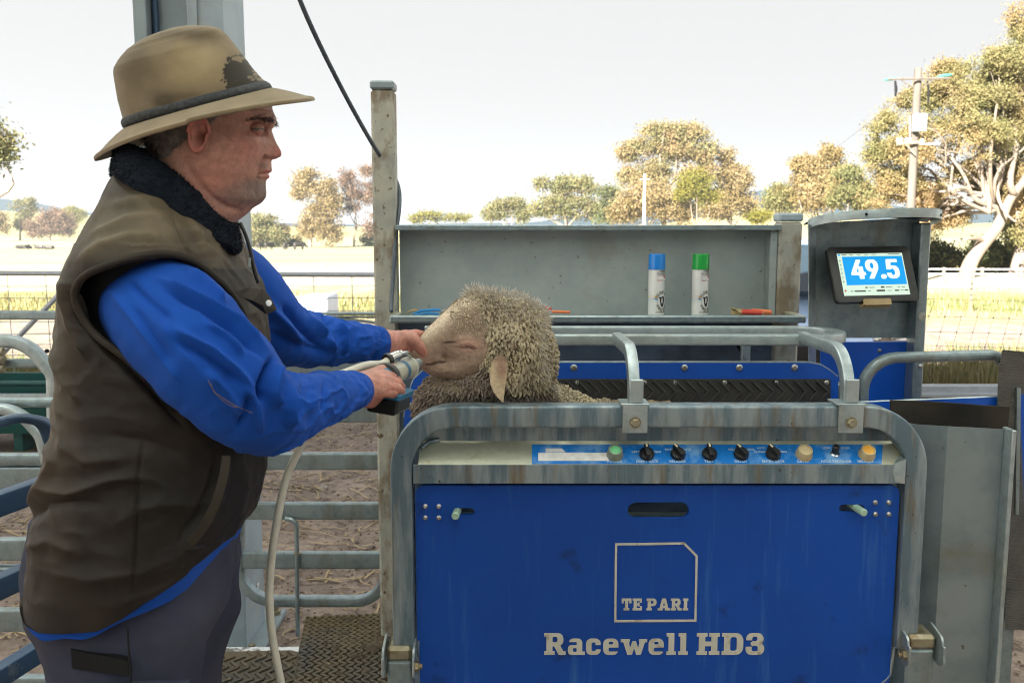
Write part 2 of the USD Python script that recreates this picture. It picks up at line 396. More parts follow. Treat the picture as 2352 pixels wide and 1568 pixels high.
xs = np.unique(np.r_[-np.geomspace(8, 1500, 30), np.linspace(-8, 8, 161), np.geomspace(8, 1500, 30)])
ys = np.unique(np.r_[-np.geomspace(2, 400, 20), np.linspace(-2, 9, 130), np.geomspace(9, 1500, 70)])
def ground_z(x, y):
    p = np.stack([x, y, 0 * x], 1)
    near = np.exp(-np.maximum(np.abs(x) / 9, np.abs(y - 4) / 8) ** 4)
    return gz(x, y) + near * (0.035 * (fbm(p * 1.7, 3, 3) - 0.5) + 0.022 * (fbm(p * 9.0, 3, 5) - 0.5)) - 0.01
obj('ground', grid(xs, ys, ground_z), 'ground', smooth=True, kind='structure')

look('hill_far', (0.016, 0.035, 0.055), (0.024, 0.046, 0.062), scale=0.004, rough=1.0, spec=0.0)
look('hill_near', (0.30, 0.27, 0.14), (0.20, 0.20, 0.10), scale=0.012, lo=0.42, hi=0.58, rough=1.0, spec=0.0)
def ridge(pts, D, depth):
    """A range of hills: crest heights given at picture columns, built as a rounded ridge at depth D."""
    xs_ = np.linspace(pts[0][0], pts[-1][0], 160)
    cr = np.interp(xs_, [p[0] for p in pts], [p[1] for p in pts])
    X = (xs_ - CX) / FPX * D
    n = fbm(np.stack([X / 260, 0 * X, 0 * X + D], 1), 4, 9) - 0.5
    rings = []
    for s in np.linspace(-1, 1, 15):
        h = np.cos(s * np.pi / 2) ** 1.3
        z = -4 + ((520 - cr) / FPX * D + 5 + n * 0.012 * D) * h
        rings.append(np.stack([X * (1 + 0.0 * s), D + depth * s + 0 * X, z], 1))
    v = np.array(rings); a, b = v.shape[:2]
    i = (np.arange(a - 1)[:, None] * b + np.arange(b - 1)).ravel()
    return TM(v.reshape(-1, 3), np.stack([i, i + 1, i + b + 1, i + b], 1))
obj('hills', ridge([(-700, 470), (-200, 450), (10, 454), (60, 462), (190, 488), (420, 512), (660, 510), (760, 514), (1200, 516), (1600, 470), (1740, 440), (1775, 436), (1850, 446), (2100, 490), (2600, 450), (3300, 470)], 950.0, 260.0), 'hill_far', smooth=True, kind='structure')
obj('paddock_slope', ridge([(-900, 500), (0, 487), (120, 492), (300, 508), (520, 524), (700, 528), (900, 527), (1500, 524), (1720, 478), (1790, 482), (2000, 515), (3000, 505)], 560.0, 150.0), 'hill_near', smooth=True, kind='structure')

# ================================================================ trees
look('bark_pale', (0.225, 0.185, 0.15), (0.14, 0.115, 0.095), scale=2.2, stretch=(1, 1, 0.4), rough=0.85, dirt=(0.16, 0.12, 0.09), dscale=1.6, dlo=0.58, dhi=0.7, bump=0.3, bscale=9)
look('bark_grey', (0.26, 0.21, 0.17), (0.17, 0.14, 0.11), scale=2, stretch=(1, 1, 0.4), rough=0.9)
def leaf_look(name, c1, c2, dirt, transl=0.36):
    look(name, c1, c2, scale=0.38, lo=0.40, hi=0.60, rough=0.6, spec=0.25, dirt=dirt, dscale=0.9, dlo=0.5, dhi=0.66, damount=0.8, transl=transl, island=0.35)
leaf_look('leaf_gold', (0.44, 0.31, 0.16), (0.30, 0.275, 0.125), (0.15, 0.16, 0.065))
leaf_look('leaf_olive', (0.30, 0.29, 0.13), (0.20, 0.215, 0.09), (0.19, 0.13, 0.05))
leaf_look('leaf_green', (0.17, 0.195, 0.085), (0.12, 0.15, 0.065), (0.14, 0.12, 0.045))
leaf_look('leaf_yellow', (0.30, 0.27, 0.05), (0.22, 0.21, 0.04), (0.12, 0.13, 0.03))
leaf_look('leaf_pink', (0.36, 0.24, 0.165), (0.17, 0.105, 0.075), (0.11, 0.085, 0.05))
leaf_look('leaf_straw', (0.46, 0.355, 0.19), (0.27, 0.20, 0.08), (0.14, 0.12, 0.045))
leaf_look('leaf_dark', (0.11, 0.12, 0.05), (0.07, 0.09, 0.038), (0.19, 0.15, 0.06))

def leaves(blobs, D, count, size, seed, thick=1.0, gap=0.46, tuft=1.3, aspect=0.42, droop=0.5):
    """Leaf-sized faces in loose drooping sprays through the given clumps (px, py, rx, ry in picture units at depth D)."""
    rng = np.random.default_rng(seed)
    k = D / FPX
    w = np.array([b[2] * b[3] for b in blobs], float) ** .9; w /= w.sum()
    per = 13
    need, cs = count // per + 1, []
    C = np.array([W(b[0], b[1], D) for b in blobs]); R = np.array([[b[2], (b[2] + b[3]) / 2 * thick, b[3]] for b in blobs], float) * k
    dep = np.array([(b[4] if len(b) > 4 else 0.0) for b in blobs])
    while need > 0:
        m = need * 2 + 50
        bi = rng.choice(len(blobs), m, p=w)
        g = rng.normal(size=(m, 3)) * .50; l = np.linalg.norm(g, axis=1)
        p = C[bi] + g * R[bi] + np.stack([0 * l, dep[bi], 0 * l], 1)
        f = fbm(p / (tuft * .75), 3, seed)
        p = p[(f > gap + .015) & (l < 1.25)]
        cs.append(p[:need]); need -= len(p[:need])
    cs = np.vstack(cs); n = len(cs) * per
    sg = size * rng.uniform(1.2, 3.0, len(cs))
    p = np.repeat(cs, per, 0) + rng.normal(size=(n, 3)) * np.repeat(sg, per)[:, None] * np.array([1.15, 1.15, .8])
    L = size * (0.6 + 0.8 * rng.random(n))[:, None]
    u = rng.normal(size=(n, 3)); u[:, 2] -= droop; u /= np.linalg.norm(u, axis=1, keepdims=True)
    a = np.cross(u, rng.normal(size=(n, 3))); a /= np.linalg.norm(a, axis=1, keepdims=True)
    nn = np.cross(u, a)
    v = np.stack([p - u * L, p + a * L * aspect + nn * L * 0.12, p + u * L, p - a * L * aspect + nn * L * 0.12], 1).reshape(-1, 3)
    i = np.arange(n) * 4
    return trimesh.Trimesh(v, np.vstack([np.stack([i, i + 1, i + 2], 1), np.stack([i, i + 2, i + 3], 1)]), process=False)

def limb(p0, p1, r0, r1, seed, bend=0.12, n=7, sides=6):
    rng = np.random.default_rng(seed)
    p0, p1 = np.asarray(p0, float), np.asarray(p1, float)
    L = np.linalg.norm(p1 - p0)
    s = np.linspace(0, 1, n)[:, None]
    off = rng.normal(size=3) * bend * L
    off2 = rng.normal(size=3) * bend * 0.4 * L
    p = p0 + (p1 - p0) * s + off * np.sin(np.pi * s) + off2 * np.sin(2 * np.pi * s)
    return tube(p, np.linspace(r0, r1, n), sides)

def tree(name, label, D, base_px, blobs, leaf, size, count, lk, bark='bark_grey', fork=None, r=0.3, seed=1, group=None, gap=0.46, tuft=1.3, trunks=None, thick=1.0, aspect=0.42, droop=0.5, cat_='tree'):
    x = (base_px - CX) / FPX * D
    base = np.array([x, D, float(gz(x, D))])
    t = thing(name, label, cat_, base, group)
    B = [W(b[0], b[1], D) + np.array([0, b[4] if len(b) > 4 else 0, 0]) for b in blobs]
    cen = np.average(B, axis=0, weights=[b[2] * b[3] for b in blobs])
    fk = base + (cen - base) * 0.45 if fork is None else np.asarray(W(*fork, D))
    ms = []
    if trunks:
        for q, (pts, r0, r1) in enumerate(trunks):
            P = spline([W(px, py, D + dd) for px, py, dd in pts], 22)
            rr = np.linspace(r0, r1, 22) * (1 + 0.10 * (fbm(P * 1.5, 2, seed + q) - 0.5))
            ms.append(tube(P, rr, 10))
    else:
        ms.append(limb(base - [0, 0, 0.2], fk, r, r * 0.7, seed, 0.06, 8, 9))
    for q, b in enumerate(B):
        j = q % 3
        ms.append(limb(fk + (base - fk) * 0.12 * j, b, r * 0.5, r * 0.10, seed * 31 + q, 0.12))
        rng = np.random.default_rng(seed * 7 + q)
        for s in range(3):
            e = b + rng.normal(size=3) * np.array([blobs[q][2], blobs[q][2], blobs[q][3]]) * D / FPX * 0.6
            ms.append(limb(fk + (b - fk) * 0.6, e, r * 0.2, r * 0.05, seed * 77 + q * 5 + s, 0.15, 5, 5))
    obj('trunk', cat(*ms), bark, t, smooth=True)
    obj('crown', leaves(blobs, D, int(count * 3.0), size * .78, seed, gap=gap, tuft=tuft, thick=thick, aspect=aspect, droop=droop), lk, t, smooth=False)
    return t

FAR = 'trees along the far paddock'
tree('gum_tree', 'round olive gum tree closest behind the man\'s chin', 222, 590, [(590, 532, 36, 30), (625, 548, 26, 22), (573, 548, 22, 22), (608, 508, 24, 14), (585, 500, 16, 8)], 0, 0.42, 4200, 'leaf_olive', r=0.45, seed=2, tuft=3)
tree('gum_tree', 'small golden tree just right of the round olive tree', 226, 640, [(636, 540, 20, 22), (648, 528, 12, 12)], 0, 0.36, 1500, 'leaf_straw', r=0.25, seed=3, tuft=2.5)
tree('gum_tree', 'tall two-toned gum with green arching top left of the rusty post', 220, 715, [(705, 412, 30, 22), (688, 440, 18, 22), (742, 440, 26, 34), (735, 495, 34, 34), (702, 520, 22, 28), (758, 530, 26, 32), (770, 470, 14, 30)], 0, 0.38, 6800, 'leaf_straw', r=0.4, seed=4, tuft=2.4, gap=0.47)
tree('gum_tree', 'open slender gum with bare white stems touching the rusty post', 224, 815, [(798, 412, 20, 22), (845, 392, 18, 16), (818, 448, 24, 32), (850, 440, 16, 34), (800, 475, 14, 20), (852, 520, 16, 26)], 0, 0.34, 2900, 'leaf_pink', bark='bark_pale', r=0.3, seed=5, tuft=2.0, gap=0.5)
tree('shrub', 'low dark bush under the slender gum by the rusty post', 230, 845, [(846, 552, 18, 12)], 0, 0.3, 700, 'leaf_green', r=0.1, seed=6, cat_='shrub')
tree('shrub', 'low dark bush between the round tree and the tall gum', 232, 668, [(664, 556, 16, 6), (682, 554, 12, 8)], 0, 0.3, 700, 'leaf_green', r=0.1, seed=7, cat_='shrub')
tree('bare_tree', 'wide pinkish bare tree beyond the resting cattle', 322, 122, [(95, 520, 34, 22), (135, 512, 34, 26), (118, 500, 30, 18), (75, 530, 16, 14), (155, 527, 16, 18)], 0, 0.42, 5200, 'leaf_pink', r=0.5, seed=8, tuft=3, gap=0.44)
tree('gum_tree', 'sparse olive gum behind the pinkish bare tree', 330, 52, [(40, 470, 16, 9), (65, 465, 16, 9), (52, 490, 18, 14), (50, 515, 16, 12), (72, 482, 9, 10)], 0, 0.42, 2300, 'leaf_olive', r=0.4, seed=9, tuft=2.6, gap=0.49)
tree('gum_tree', 'brownish gum cut by the left edge of the picture', 320, 2, [(0, 500, 14, 18), (6, 520, 12, 14), (-22, 505, 26, 24)], 0, 0.42, 2200, 'leaf_straw', r=0.4, seed=10, tuft=2.6)
tree('gum_tree', 'pale far gum peeping out beside the man\'s back', 420, 165, [(160, 487, 18, 11), (175, 500, 12, 14), (185, 492, 12, 12)], 0, 0.5, 1300, 'leaf_yellow', r=0.4, seed=11, tuft=3)
tree('gum_tree', 'gum whose leafy bough hangs in at the upper left edge', 52, -60, [(8, 332, 17, 20), (-18, 340, 30, 44), (0, 358, 12, 12), (-70, 310, 50, 70)], 0, 0.17, 3000, 'leaf_olive', r=0.3, seed=12, tuft=0.7, gap=0.48)
tree('gum_tree', 'small gum leftmost above the steel back board', 185, 1168, [(1148, 478, 22, 22), (1180, 472, 22, 16), (1200, 490, 16, 16), (1130, 492, 16, 12)], 0, 0.34, 2400, 'leaf_olive', r=0.3, seed=13, tuft=2.2)
tree('gum_tree', 'green open-crowned gum left of the white pole', 170, 1300, [(1318, 418, 34, 13), (1290, 430, 22, 14), (1246, 418, 14, 14), (1345, 432, 20, 12), (1270, 470, 32, 20), (1320, 475, 44, 24), (1365, 485, 26, 22), (1240, 488, 22, 18)], 0, 0.32, 6200, 'leaf_olive', r=0.4, seed=14, tuft=2.0, gap=0.475)
tree('gum_tree', 'short green gum squeezed between the open-crowned gum and the dome-topped gum', 165, 1400, [(1395, 445, 22, 12), (1410, 470, 22, 18), (1400, 492, 26, 14)], 0, 0.32, 2100, 'leaf_green', r=0.3, seed=15, tuft=1.8)
tree('gum_tree', 'tallest dome-topped orange gum above the spray cans', 150, 1530, [(1520, 308, 46, 22), (1580, 305, 42, 18), (1490, 335, 40, 20), (1445, 345, 24, 22), (1555, 345, 52, 24), (1625, 350, 30, 22), (1448, 408, 28, 22), (1505, 400, 40, 30), (1600, 395, 38, 28)], 0, 0.28, 12500, 'leaf_gold', bark='bark_pale', fork=(1525, 430), r=0.5, seed=16, tuft=1.9, gap=0.465, thick=0.8)
tree('gum_tree', 'bright yellow young tree in front of the dome-topped gum', 138, 1600, [(1600, 422, 36, 26), (1575, 440, 20, 20), (1622, 450, 24, 18)], 0, 0.24, 3600, 'leaf_yellow', r=0.2, seed=17, tuft=1.4)
tree('gum_tree', 'straw-coloured bushy tree behind the white pole', 142, 1480, [(1450, 470, 38, 30), (1510, 460, 42, 40), (1430, 490, 28, 22), (1560, 480, 40, 32), (1480, 440, 30, 26)], 0, 0.27, 7200, 'leaf_straw', r=0.3, seed=18, tuft=1.6)
tree('gum_tree', 'tall feathery gum on the right shoulder of the dome-topped gum', 152, 1680, [(1671, 362, 15, 20), (1665, 400, 28, 30), (1700, 420, 28, 32), (1680, 460, 44, 36), (1640, 478, 34, 28), (1720, 470, 16, 30)], 0, 0.28, 6600, 'leaf_straw', bark='bark_pale', r=0.3, seed=19, tuft=1.7, gap=0.475)
tree('shrub', 'yellow-green shrub beside the capped end of the right post', 90, 1752, [(1752, 497, 24, 8), (1738, 500, 14, 6)], 0, 0.16, 900, 'leaf_yellow', r=0.06, seed=20, tuft=1.0, cat_='shrub')
tree('shrub', 'yellow-green far hedge bush just right of the rusty post', 260, 990, [(985, 497, 30, 8), (1050, 499, 30, 5), (955, 502, 14, 4)], 0, 0.4, 1500, 'leaf_yellow', r=0.1, seed=21, tuft=2.0, cat_='shrub')
tree('gum_tree', 'golden feathery tree with bare twigs on top behind the hooded stand', 88, 1875, [(1850, 400, 26, 34), (1885, 395, 30, 34), (1905, 360, 18, 26), (1838, 380, 14, 16), (1870, 445, 44, 36), (1920, 420, 26, 40)], 0, 0.19, 8800, 'leaf_straw', bark='bark_pale', r=0.2, seed=22, tuft=1.1, gap=0.47)
tree('gum_tree', 'bushy green-gold tree left of the golden feathery tree', 92, 1790, [(1790, 445, 24, 20), (1808, 465, 26, 24), (1775, 470, 16, 16)], 0, 0.18, 2500, 'leaf_olive', r=0.2, seed=23, tuft=1.0)
tree('gum_tree', 'dark olive tree right of the golden feathery tree', 80, 1955, [(1950, 405, 32, 22), (1970, 440, 34, 28), (1930, 450, 26, 26), (1990, 460, 28, 30)], 0, 0.17, 5200, 'leaf_olive', r=0.2, seed=24, tuft=1.0)

def Z5(x, y): return (1724.8 + 0.35 * x, 0.35 * y)
big = [(1770, 200, 90, 140, 0), (1560, 440, 140, 110, -.6), (1350, 450, 110, 70, .5), (1250, 600, 150, 90, .4), (1030, 640, 80, 55, .6), (900, 830, 110, 100, 0), (1480, 650, 190, 130, -.4), (1690, 560, 130, 190, .6), (850, 1010, 80, 90, .2), (1010, 960, 140, 130, -.5),
       (1200, 860, 180, 130, .3), (1430, 900, 180, 130, -.8), (1680, 860, 150, 170, .2), (980, 1180, 150, 110, .5), (1250, 1120, 160, 90, .9), (1560, 1130, 160, 110, 1.0), (1150, 1300, 180, 90, .6), (1420, 1400, 160, 80, 1.4), (1760, 1150, 90, 150, 0.9), (1900, 700, 160, 420, .5), (1850, 1300, 110, 150, 1.2), (960, 1290, 170, 110, .8), (1180, 1440, 150, 110, .9), (1700, 1230, 110, 100, 1.0), (1740, 1480, 90, 110, -.9), (1250, 1250, 110, 80, .9)]
big = [(*Z5(x, y), rx * 0.35, ry * 0.35, d) for x, y, rx, ry, d in big]
tr = [([(2219, 655, 0), (2221, 630, 0), (2232, 598, .1), (2262, 556, .2), (2290, 522, .2), (2306, 488, .2), (2322, 455, .1), (2345, 425, -.1), (2368, 380, -.2)], 0.29, 0.11),
      ([(2300, 500, .2), (2285, 476, .1), (2255, 466, -.1), (2232, 446, -.2), (2215, 405, -.2), (2192, 372, 0), (2165, 330, 0)], 0.11, 0.035),
      ([(2255, 466, -.1), (2262, 420, .1), (2240, 372, .2), (2248, 320, .2)], 0.10, 0.03), ([(2330, 445, 0), (2322, 400, -.3), (2335, 330, -.3), (2300, 250, -.2)], 0.13, 0.03),
      ([(2262, 556, .2), (2230, 548, -.4), (2205, 560, -.8)], 0.09, 0.03), ([(2232, 446, -.2), (2200, 432, -.5), (2165, 440, -.6), (2130, 425, -.4)], 0.08, 0.02)]
tree('gum_tree', 'big spreading gum with pale crooked trunk at the right edge', 33, 2219, big, 0, 0.066, 64000, 'leaf_gold', bark='bark_pale', fork=(2290, 440), r=0.15, seed=25, tuft=0.8, gap=0.515, trunks=tr, aspect=0.38)
tree('gum_tree', 'second pale-trunked gum cut by the right edge', 36, 2348, [(2345, 520, 40, 40), (2390, 400, 80, 120), (2375, 560, 40, 36)], 0, 0.1, 7000, 'leaf_olive', bark='bark_pale', r=0.3, seed=26, tuft=0.7, gap=0.48, trunks=[([(2338, 652, 0), (2342, 600, 0), (2360, 540, .1), (2385, 470, 0)], 0.36, 0.2)])
for i, (px, bl, lb, lk_) in enumerate([(2165, [(2160, 596, 34, 26), (2185, 605, 24, 18)], 'dark bush left of the pale crooked trunk', 'leaf_dark'), (2275, [(2270, 590, 34, 34), (2300, 604, 30, 22)], 'dark bush right of the pale crooked trunk', 'leaf_green'), (2120, [(2110, 590, 40, 40), (2060, 580, 50, 50)], 'dark bush behind the hooded stand', 'leaf_dark'), (2330, [(2325, 596, 26, 26)], 'olive bush between the two pale trunks', 'leaf_olive')]):
    tree('shrub', lb, 37.5, px, bl, 0, 0.11, 3400, lk_, r=0.05, seed=40 + i, tuft=0.8, gap=0.42, cat_='shrub')

# ================================================================ poles and lines
look('pole_wood', (0.115, 0.10, 0.09), (0.08, 0.07, 0.06), scale=3, stretch=(3, 3, 0.3), rough=0.9, bump=0.3, bscale=20)
look('insulator', (0.05, 0.20, 0.185), (0.04, 0.16, 0.15), rough=0.5)
D = 28.0
pt, pb = W(2109, 157, D), W(2093, 520, D); pb = pt + (pb - pt) * 1.35
pole = thing('utility_pole', 'tall grey timber power pole with two cross-arms and a white box', 'power pole', (pt[0], D, pb[2]))
obj('pole', tube(np.array([[pt[0], D, z] for z in np.linspace(pb[2], pt[2], 6)]), np.linspace(0.135, 0.11, 6), 12), 'pole_wood', pole, True)
def along(px0, py0, px1, py1, r, D=D, dy=-0.22): return tube([W(px0, py0, D + dy), W(px1, py1, D + dy)], r, 6)
obj('crossarm', cat(along(2040, 182, 2180, 180, 0.036), along(2096, 200, 2070, 184, 0.016), along(2120, 200, 2146, 184, 0.016)), 'pole_wood', pole)
obj('crossarm', cat(along(2060, 331, 2112, 327, 0.045), along(2082, 333, 2102, 356, 0.022)), 'bark_grey', pole)
obj('crossarm', along(2108, 330, 2158, 331, 0.03, dy=0.2), 'white_plain', pole)
for a, b in ((2047, 182), (2170, 174)):
    obj('insulator', lathe([(0.02, -0.22), (0.04, -0.15), (0.05, 0), (0.04, 0.15), (0.02, 0.22)], W(a, b, D - .2), (1, 0, 0.12), 10), 'insulator', pole)
obj('insulator_string', tube([W(2056, 186, D - .2), W(2058, 204, D - .2), W(2057, 222, D - .2)], [0.03, 0.045, 0.03], 6), 'black_matt', pole)
obj('insulator_string', tube([W(2130, 186, D - .2), W(2133, 210, D - .2), W(2132, 238, D - .2)], [0.025, 0.035, 0.025], 6), 'black_matt', pole)
obj('switch_box', bx(W(2112, 282, D - .25), (0.37, 0.22, 0.52), 0.02), 'pale_flange', pole)
obj('conduit', tube([W(2090, 265, D - .14), W(2090, 332, D - .14)], 0.03, 6), 'bark_grey', pole)
for a, b in ((2062, 325), (2070, 324), (2082, 324), (2089, 324), (2118, 327)):
    obj('cup_insulator', lathe([(0.02, 0), (0.05, 0.04), (0.042, 0.10), (0.01, 0.13)], W(a, b + 2, D - .22), (0, 0, 1), 8), 'white_plain', pole)
p2 = W(1481, 400, 128.0)
t = thing('utility_pole', 'distant white power pole standing before the straw-coloured trees', 'power pole', (p2[0], 128.0, float(gz(0, 128))))
obj('pole', tube([[p2[0], 128, float(gz(0, 128)) - 0.2], [p2[0], 128, p2[2]]], 0.16, 8), 'white_plain', t, True)
obj('crossarm', tube([W(1471, 412, 128), W(1492, 412, 128)], 0.06, 6), 'white_plain', t)
for i, (a, b, c, lb) in enumerate(((-60, 481, 1481, 'upper pale power line crossing behind the rusty post'), (-60, 489, 1481, 'lower pale power line crossing behind the rusty post'))):
    p0, p1 = W(520, a * 0 + b - 4, 165), W(1481, 412 + 30 * i, 128)
    s = np.linspace(0, 1, 24)[:, None]
    obj('power_line', tube(p0 + (p1 - p0) * s - np.array([0, 0, 2.4]) * (4 * s * (1 - s)), 0.022, 4), 'pole_wood', label=lb, cat='power line')
for i in range(2):
    p0, p1 = W(1481, 412 + 26 * i, 128), W(2109, 330 - 140 * i, 28.0)
    s = np.linspace(0, 1, 24)[:, None]
    obj('power_line', tube(p0 + (p1 - p0) * s - np.array([0, 0, 4.2]) * (4 * s * (1 - s)), 0.007, 4), 'pole_wood', label=['lower', 'upper'][i] + ' pale power line between the white pole and the timber pole', cat='power line')

# ================================================================ cattle in the paddock
look('cow_black', (0.013, 0.011, 0.010), (0.022, 0.018, 0.015), rough=0.6)
look('cow_white', (0.6, 0.57, 0.5), rough=0.7)
from manifold3d import Manifold
def organic(balls, links, edge=0.05, it=6):
    """One continuous body: hulls of the spheres at the ends of each link, joined and smoothed."""
    ms = []
    for a, b in links:
        pts = []
        for k in (a, b):
            s = trimesh.creation.icosphere(2, 1.0).vertices
            pts.append(np.asarray(balls[k][0]) + s * np.asarray(balls[k][1]))
        ms.append(Manifold.hull_points(np.vstack(pts).astype(np.float32)))
    from manifold3d import OpType
    m = Manifold.batch_boolean(ms, OpType.Add).refine_to_length(edge).to_mesh()
    t = trimesh.Trimesh(m.vert_properties[:, :3], m.tri_verts, process=True)
    trimesh.smoothing.filter_taubin(t, lamb=0.5, nu=-0.52, iterations=it)
    return t
def cow(px, py, yaw, lying, label, white=False):
    D_ = Dg(py); x = (px - CX) / FPX * D_; z0 = float(gz(x, D_))
    h = 0.0 if not lying else -0.62
    B = {'rump': ((-0.75, 0, 1.05 + h), (.30, .30, .36)), 'belly': ((0, 0, 1.0 + h), (.36, .36, .42)), 'chest': ((0.7, 0, 1.02 + h), (.28, .26, .38)), 'neck': ((1.1, 0, 1.2 + h), .18), 'head': ((1.4, 0, (1.42 if lying else 0.75) + h), .15), 'muz': ((1.66, 0, (1.32 if lying else 0.45) + h), .09)}
    lk = [('rump', 'belly'), ('belly', 'chest'), ('chest', 'neck'), ('neck', 'head'), ('head', 'muz')]
    for n, (lx, ly) in {'a': (-.8, .2), 'b': (-.8, -.2), 'c': (.7, .2), 'd': (.7, -.2)}.items():
        if lying:
            B['t' + n] = ((lx, ly * 1.6, 0.35), .16); B['f' + n] = ((lx + 0.35, ly * 2.2, 0.10), .08)
        else:
            B['t' + n] = ((lx, ly, 0.75), .15); B['f' + n] = ((lx + .02, ly, 0.06), .065)
        lk.append(('t' + n, 'f' + n)); lk.append(('t' + n, 'rump' if lx < 0 else 'chest'))
    m = organic(B, lk, 0.2, 3)
    R = rot([0, 0, 1], yaw)
    base = np.array([x, D_, z0])
    t = thing('cow', label, 'cow', base, 'black cattle in the far paddock')
    m.vertices = m.vertices @ R.T + base
    obj('body', m, 'cow_black', t, True)
    ear = [hull(np.array([[1.32, s * .12, 1.5 + h if lying else .82], [1.3, s * .30, 1.46 + h if lying else .80], [1.38, s * .15, 1.42 + h if lying else .76], [1.34, s * .2, 1.40 + h if lying else .74]])) for s in (-1, 1)]
    for m_ in ear: m_.vertices = m_.vertices @ R.T + base
    [obj('ear', m_, 'cow_black', t) for m_ in ear]
    tl = tube(np.array([[-1.02, 0, 1.2 + h], [-1.15, 0.02, 0.9 + h], [-1.14, 0.03, max(0.08, 0.45 + h)]]), [.05, .035, .06], 6); tl.vertices = tl.vertices @ R.T + base
    obj('tail', tl, 'cow_black', t)
    if white:
        f = ball((1.56, 0, 1.36 + h), (.17, .13, .15), 2); f.vertices = f.vertices @ R.T + base
        obj('white_face', f, 'cow_white', t)
cow(54, 571, 20, True, 'leftmost resting black cow with its head up')
cow(71, 571.5, -80, True, 'small black cow lying end-on between two larger resting cows')
cow(97, 571, 170, True, 'resting black cow facing left beside the white-faced one')
cow(118, 572, 176, True, 'resting black cow with a white face', True)
cow(601, 573, 85, False, 'leftmost of the four grazing black cattle, beside the man\'s collar')
cow(620, 573, 60, False, 'grazing black cow second from the man\'s collar')
cow(658, 573, 95, False, 'grazing black cow third from the man\'s collar')
cow(689, 573.5, 40, False, 'grazing black cow furthest from the man\'s collar')
# ================================================================ shed: column, roof
look('roof_under', (0.30, 0.32, 0.34), (0.24, 0.26, 0.28), scale=2, rough=0.5, metal=0.3)
N = {'t': ('translucent_bsdf', {'color': (0.80, 0.87, 0.86)}), 'd': ('diffuse_bsdf', {'color': (0.6, 0.58, 0.5)}), 'm': ('mix_closure', {'fac': 0.85})}
LOOK['skylight'] = usdkit.material(stage, '/World/Looks/skylight', N, [('d.BSDF', 'm.closure1'), ('t.BSDF', 'm.closure2')], surface='m.closure')
look('fibre_cement', (0.30, 0.30, 0.27), rough=0.9)
ROOF_Y0, ROOF_Y1, ROOF_X0, ROOF_X1 = -9.0, 4.6, -9.5, 9.0
def roof_z(y): return 3.35 + 0.055 * (4.6 - y)
roof = thing('shed_roof', 'open-sided shed roof of ribbed steel sheets carried on the grey column', 'roof', (0, -2, 3.3))
def ribbed(x0, x1, y0, y1):
    n = max(int((x1 - x0) / 0.19), 1) * 6
    xs_ = np.linspace(x0, x1, n + 1)
    prof = np.array([0, 0, 0, 0, 0.028, 0.028])[np.arange(n + 1) % 6]
    a = np.stack([xs_, 0 * xs_ + y0, roof_z(y0) + prof], 1); b = np.stack([xs_, 0 * xs_ + y1, roof_z(y1) + prof], 1)
    i = np.arange(n)
    return TM(np.vstack([a, b]), np.stack([i, i + 1, i + n + 2, i + n + 1], 1))
SKY_STRIPS = [(-2.9, -1.5), (-0.6, 0.8), (1.7, 3.1), (4.2, 5.4), (-5.8, -4.4)]
x = ROOF_X0
for s in sorted(SKY_STRIPS) + [(ROOF_X1, None)]:
    obj('roof_sheet', ribbed(x, s[0], ROOF_Y0, ROOF_Y1), 'roof_under', roof, False)
    if s[1] is not None:
        obj('skylight_sheet', ribbed(s[0], s[1], ROOF_Y0, ROOF_Y1), 'skylight', roof, False, label='translucent fibreglass roof sheet')
        x = s[1]
for y in np.arange(-8.6, 4.6, 1.3):
    obj('purlin', bxx(ROOF_X0, ROOF_X1, y - 0.03, y + 0.03, roof_z(y) - 0.17, roof_z(y) - 0.004), 'galv', roof, False)

wl_ = thing('added_wall', 'unseen ribbed steel wall added behind the camera to cut front light', 'wall', (0, -8.8, 0))  # unseen wall added to hold back fill light from behind
def clad(x0, x1):
    n = max(int((x1 - x0) / 0.19), 1) * 6
    xs_ = np.linspace(x0, x1, n + 1); prof = np.array([0, 0, 0, 0, 0.028, 0.028])[np.arange(n + 1) % 6]
    a = np.stack([xs_, -8.8 + prof, 0 * xs_], 1); b = np.stack([xs_, -8.8 + prof, 0 * xs_ + roof_z(-8.8) - .02], 1); i = np.arange(n)
    return TM(np.vstack([a, b]), np.stack([i, i + 1, i + n + 2, i + n + 1], 1))
for x in np.arange(ROOF_X0, ROOF_X1 - .1, 2.3125):
    obj('wall_sheet', clad(x, x + 2.31), 'roof_under', wl_, False)

# the grey steel column behind the man
Dc = 3.2
k = Dc / FPX
xa, xb, xc, xd = [W(p, 60, Dc)[0] for p in (306, 334, 434, 517)]
col = thing('shed_column', 'heavy grey steel shed column behind the man\'s hat', 'column', ((xa + xd) / 2, Dc, 0.0))
zt = roof_z(Dc) - 0.02
obj('flange', bxx(xa, xa + 0.045, Dc, Dc + 0.25, 0.02, zt, 0.003), 'grey_paint_steel', col)
obj('web', bxx(xa + 0.046, xc, Dc + 0.06, Dc + 0.085, 0.02, zt), 'grey_paint_steel', col)
obj('flange', bxx(xc + 0.001, xd, Dc - 0.02, Dc + 0.23, 0.02, zt, 0.003), 'pale_flange', col)
obj('channel_lip', bxx(xd - 0.105, xd - 0.085, Dc - 0.028, Dc - 0.0205, 0.1, zt), 'pale_flange', col)
obj('cable_conduit', tube([[xa + 0.065, Dc + 0.045, 0.2], [xa + 0.060, Dc + 0.045, 2.4], [xa + 0.07, Dc + 0.04, zt]], 0.011, 8), 'blue_steel_paint', col, True)
obj('base_plate', bxx(xa - 0.06, xd + 0.06, Dc - 0.1, Dc + 0.33, 0.0, 0.02, 0.002), 'grey_paint_steel', col)
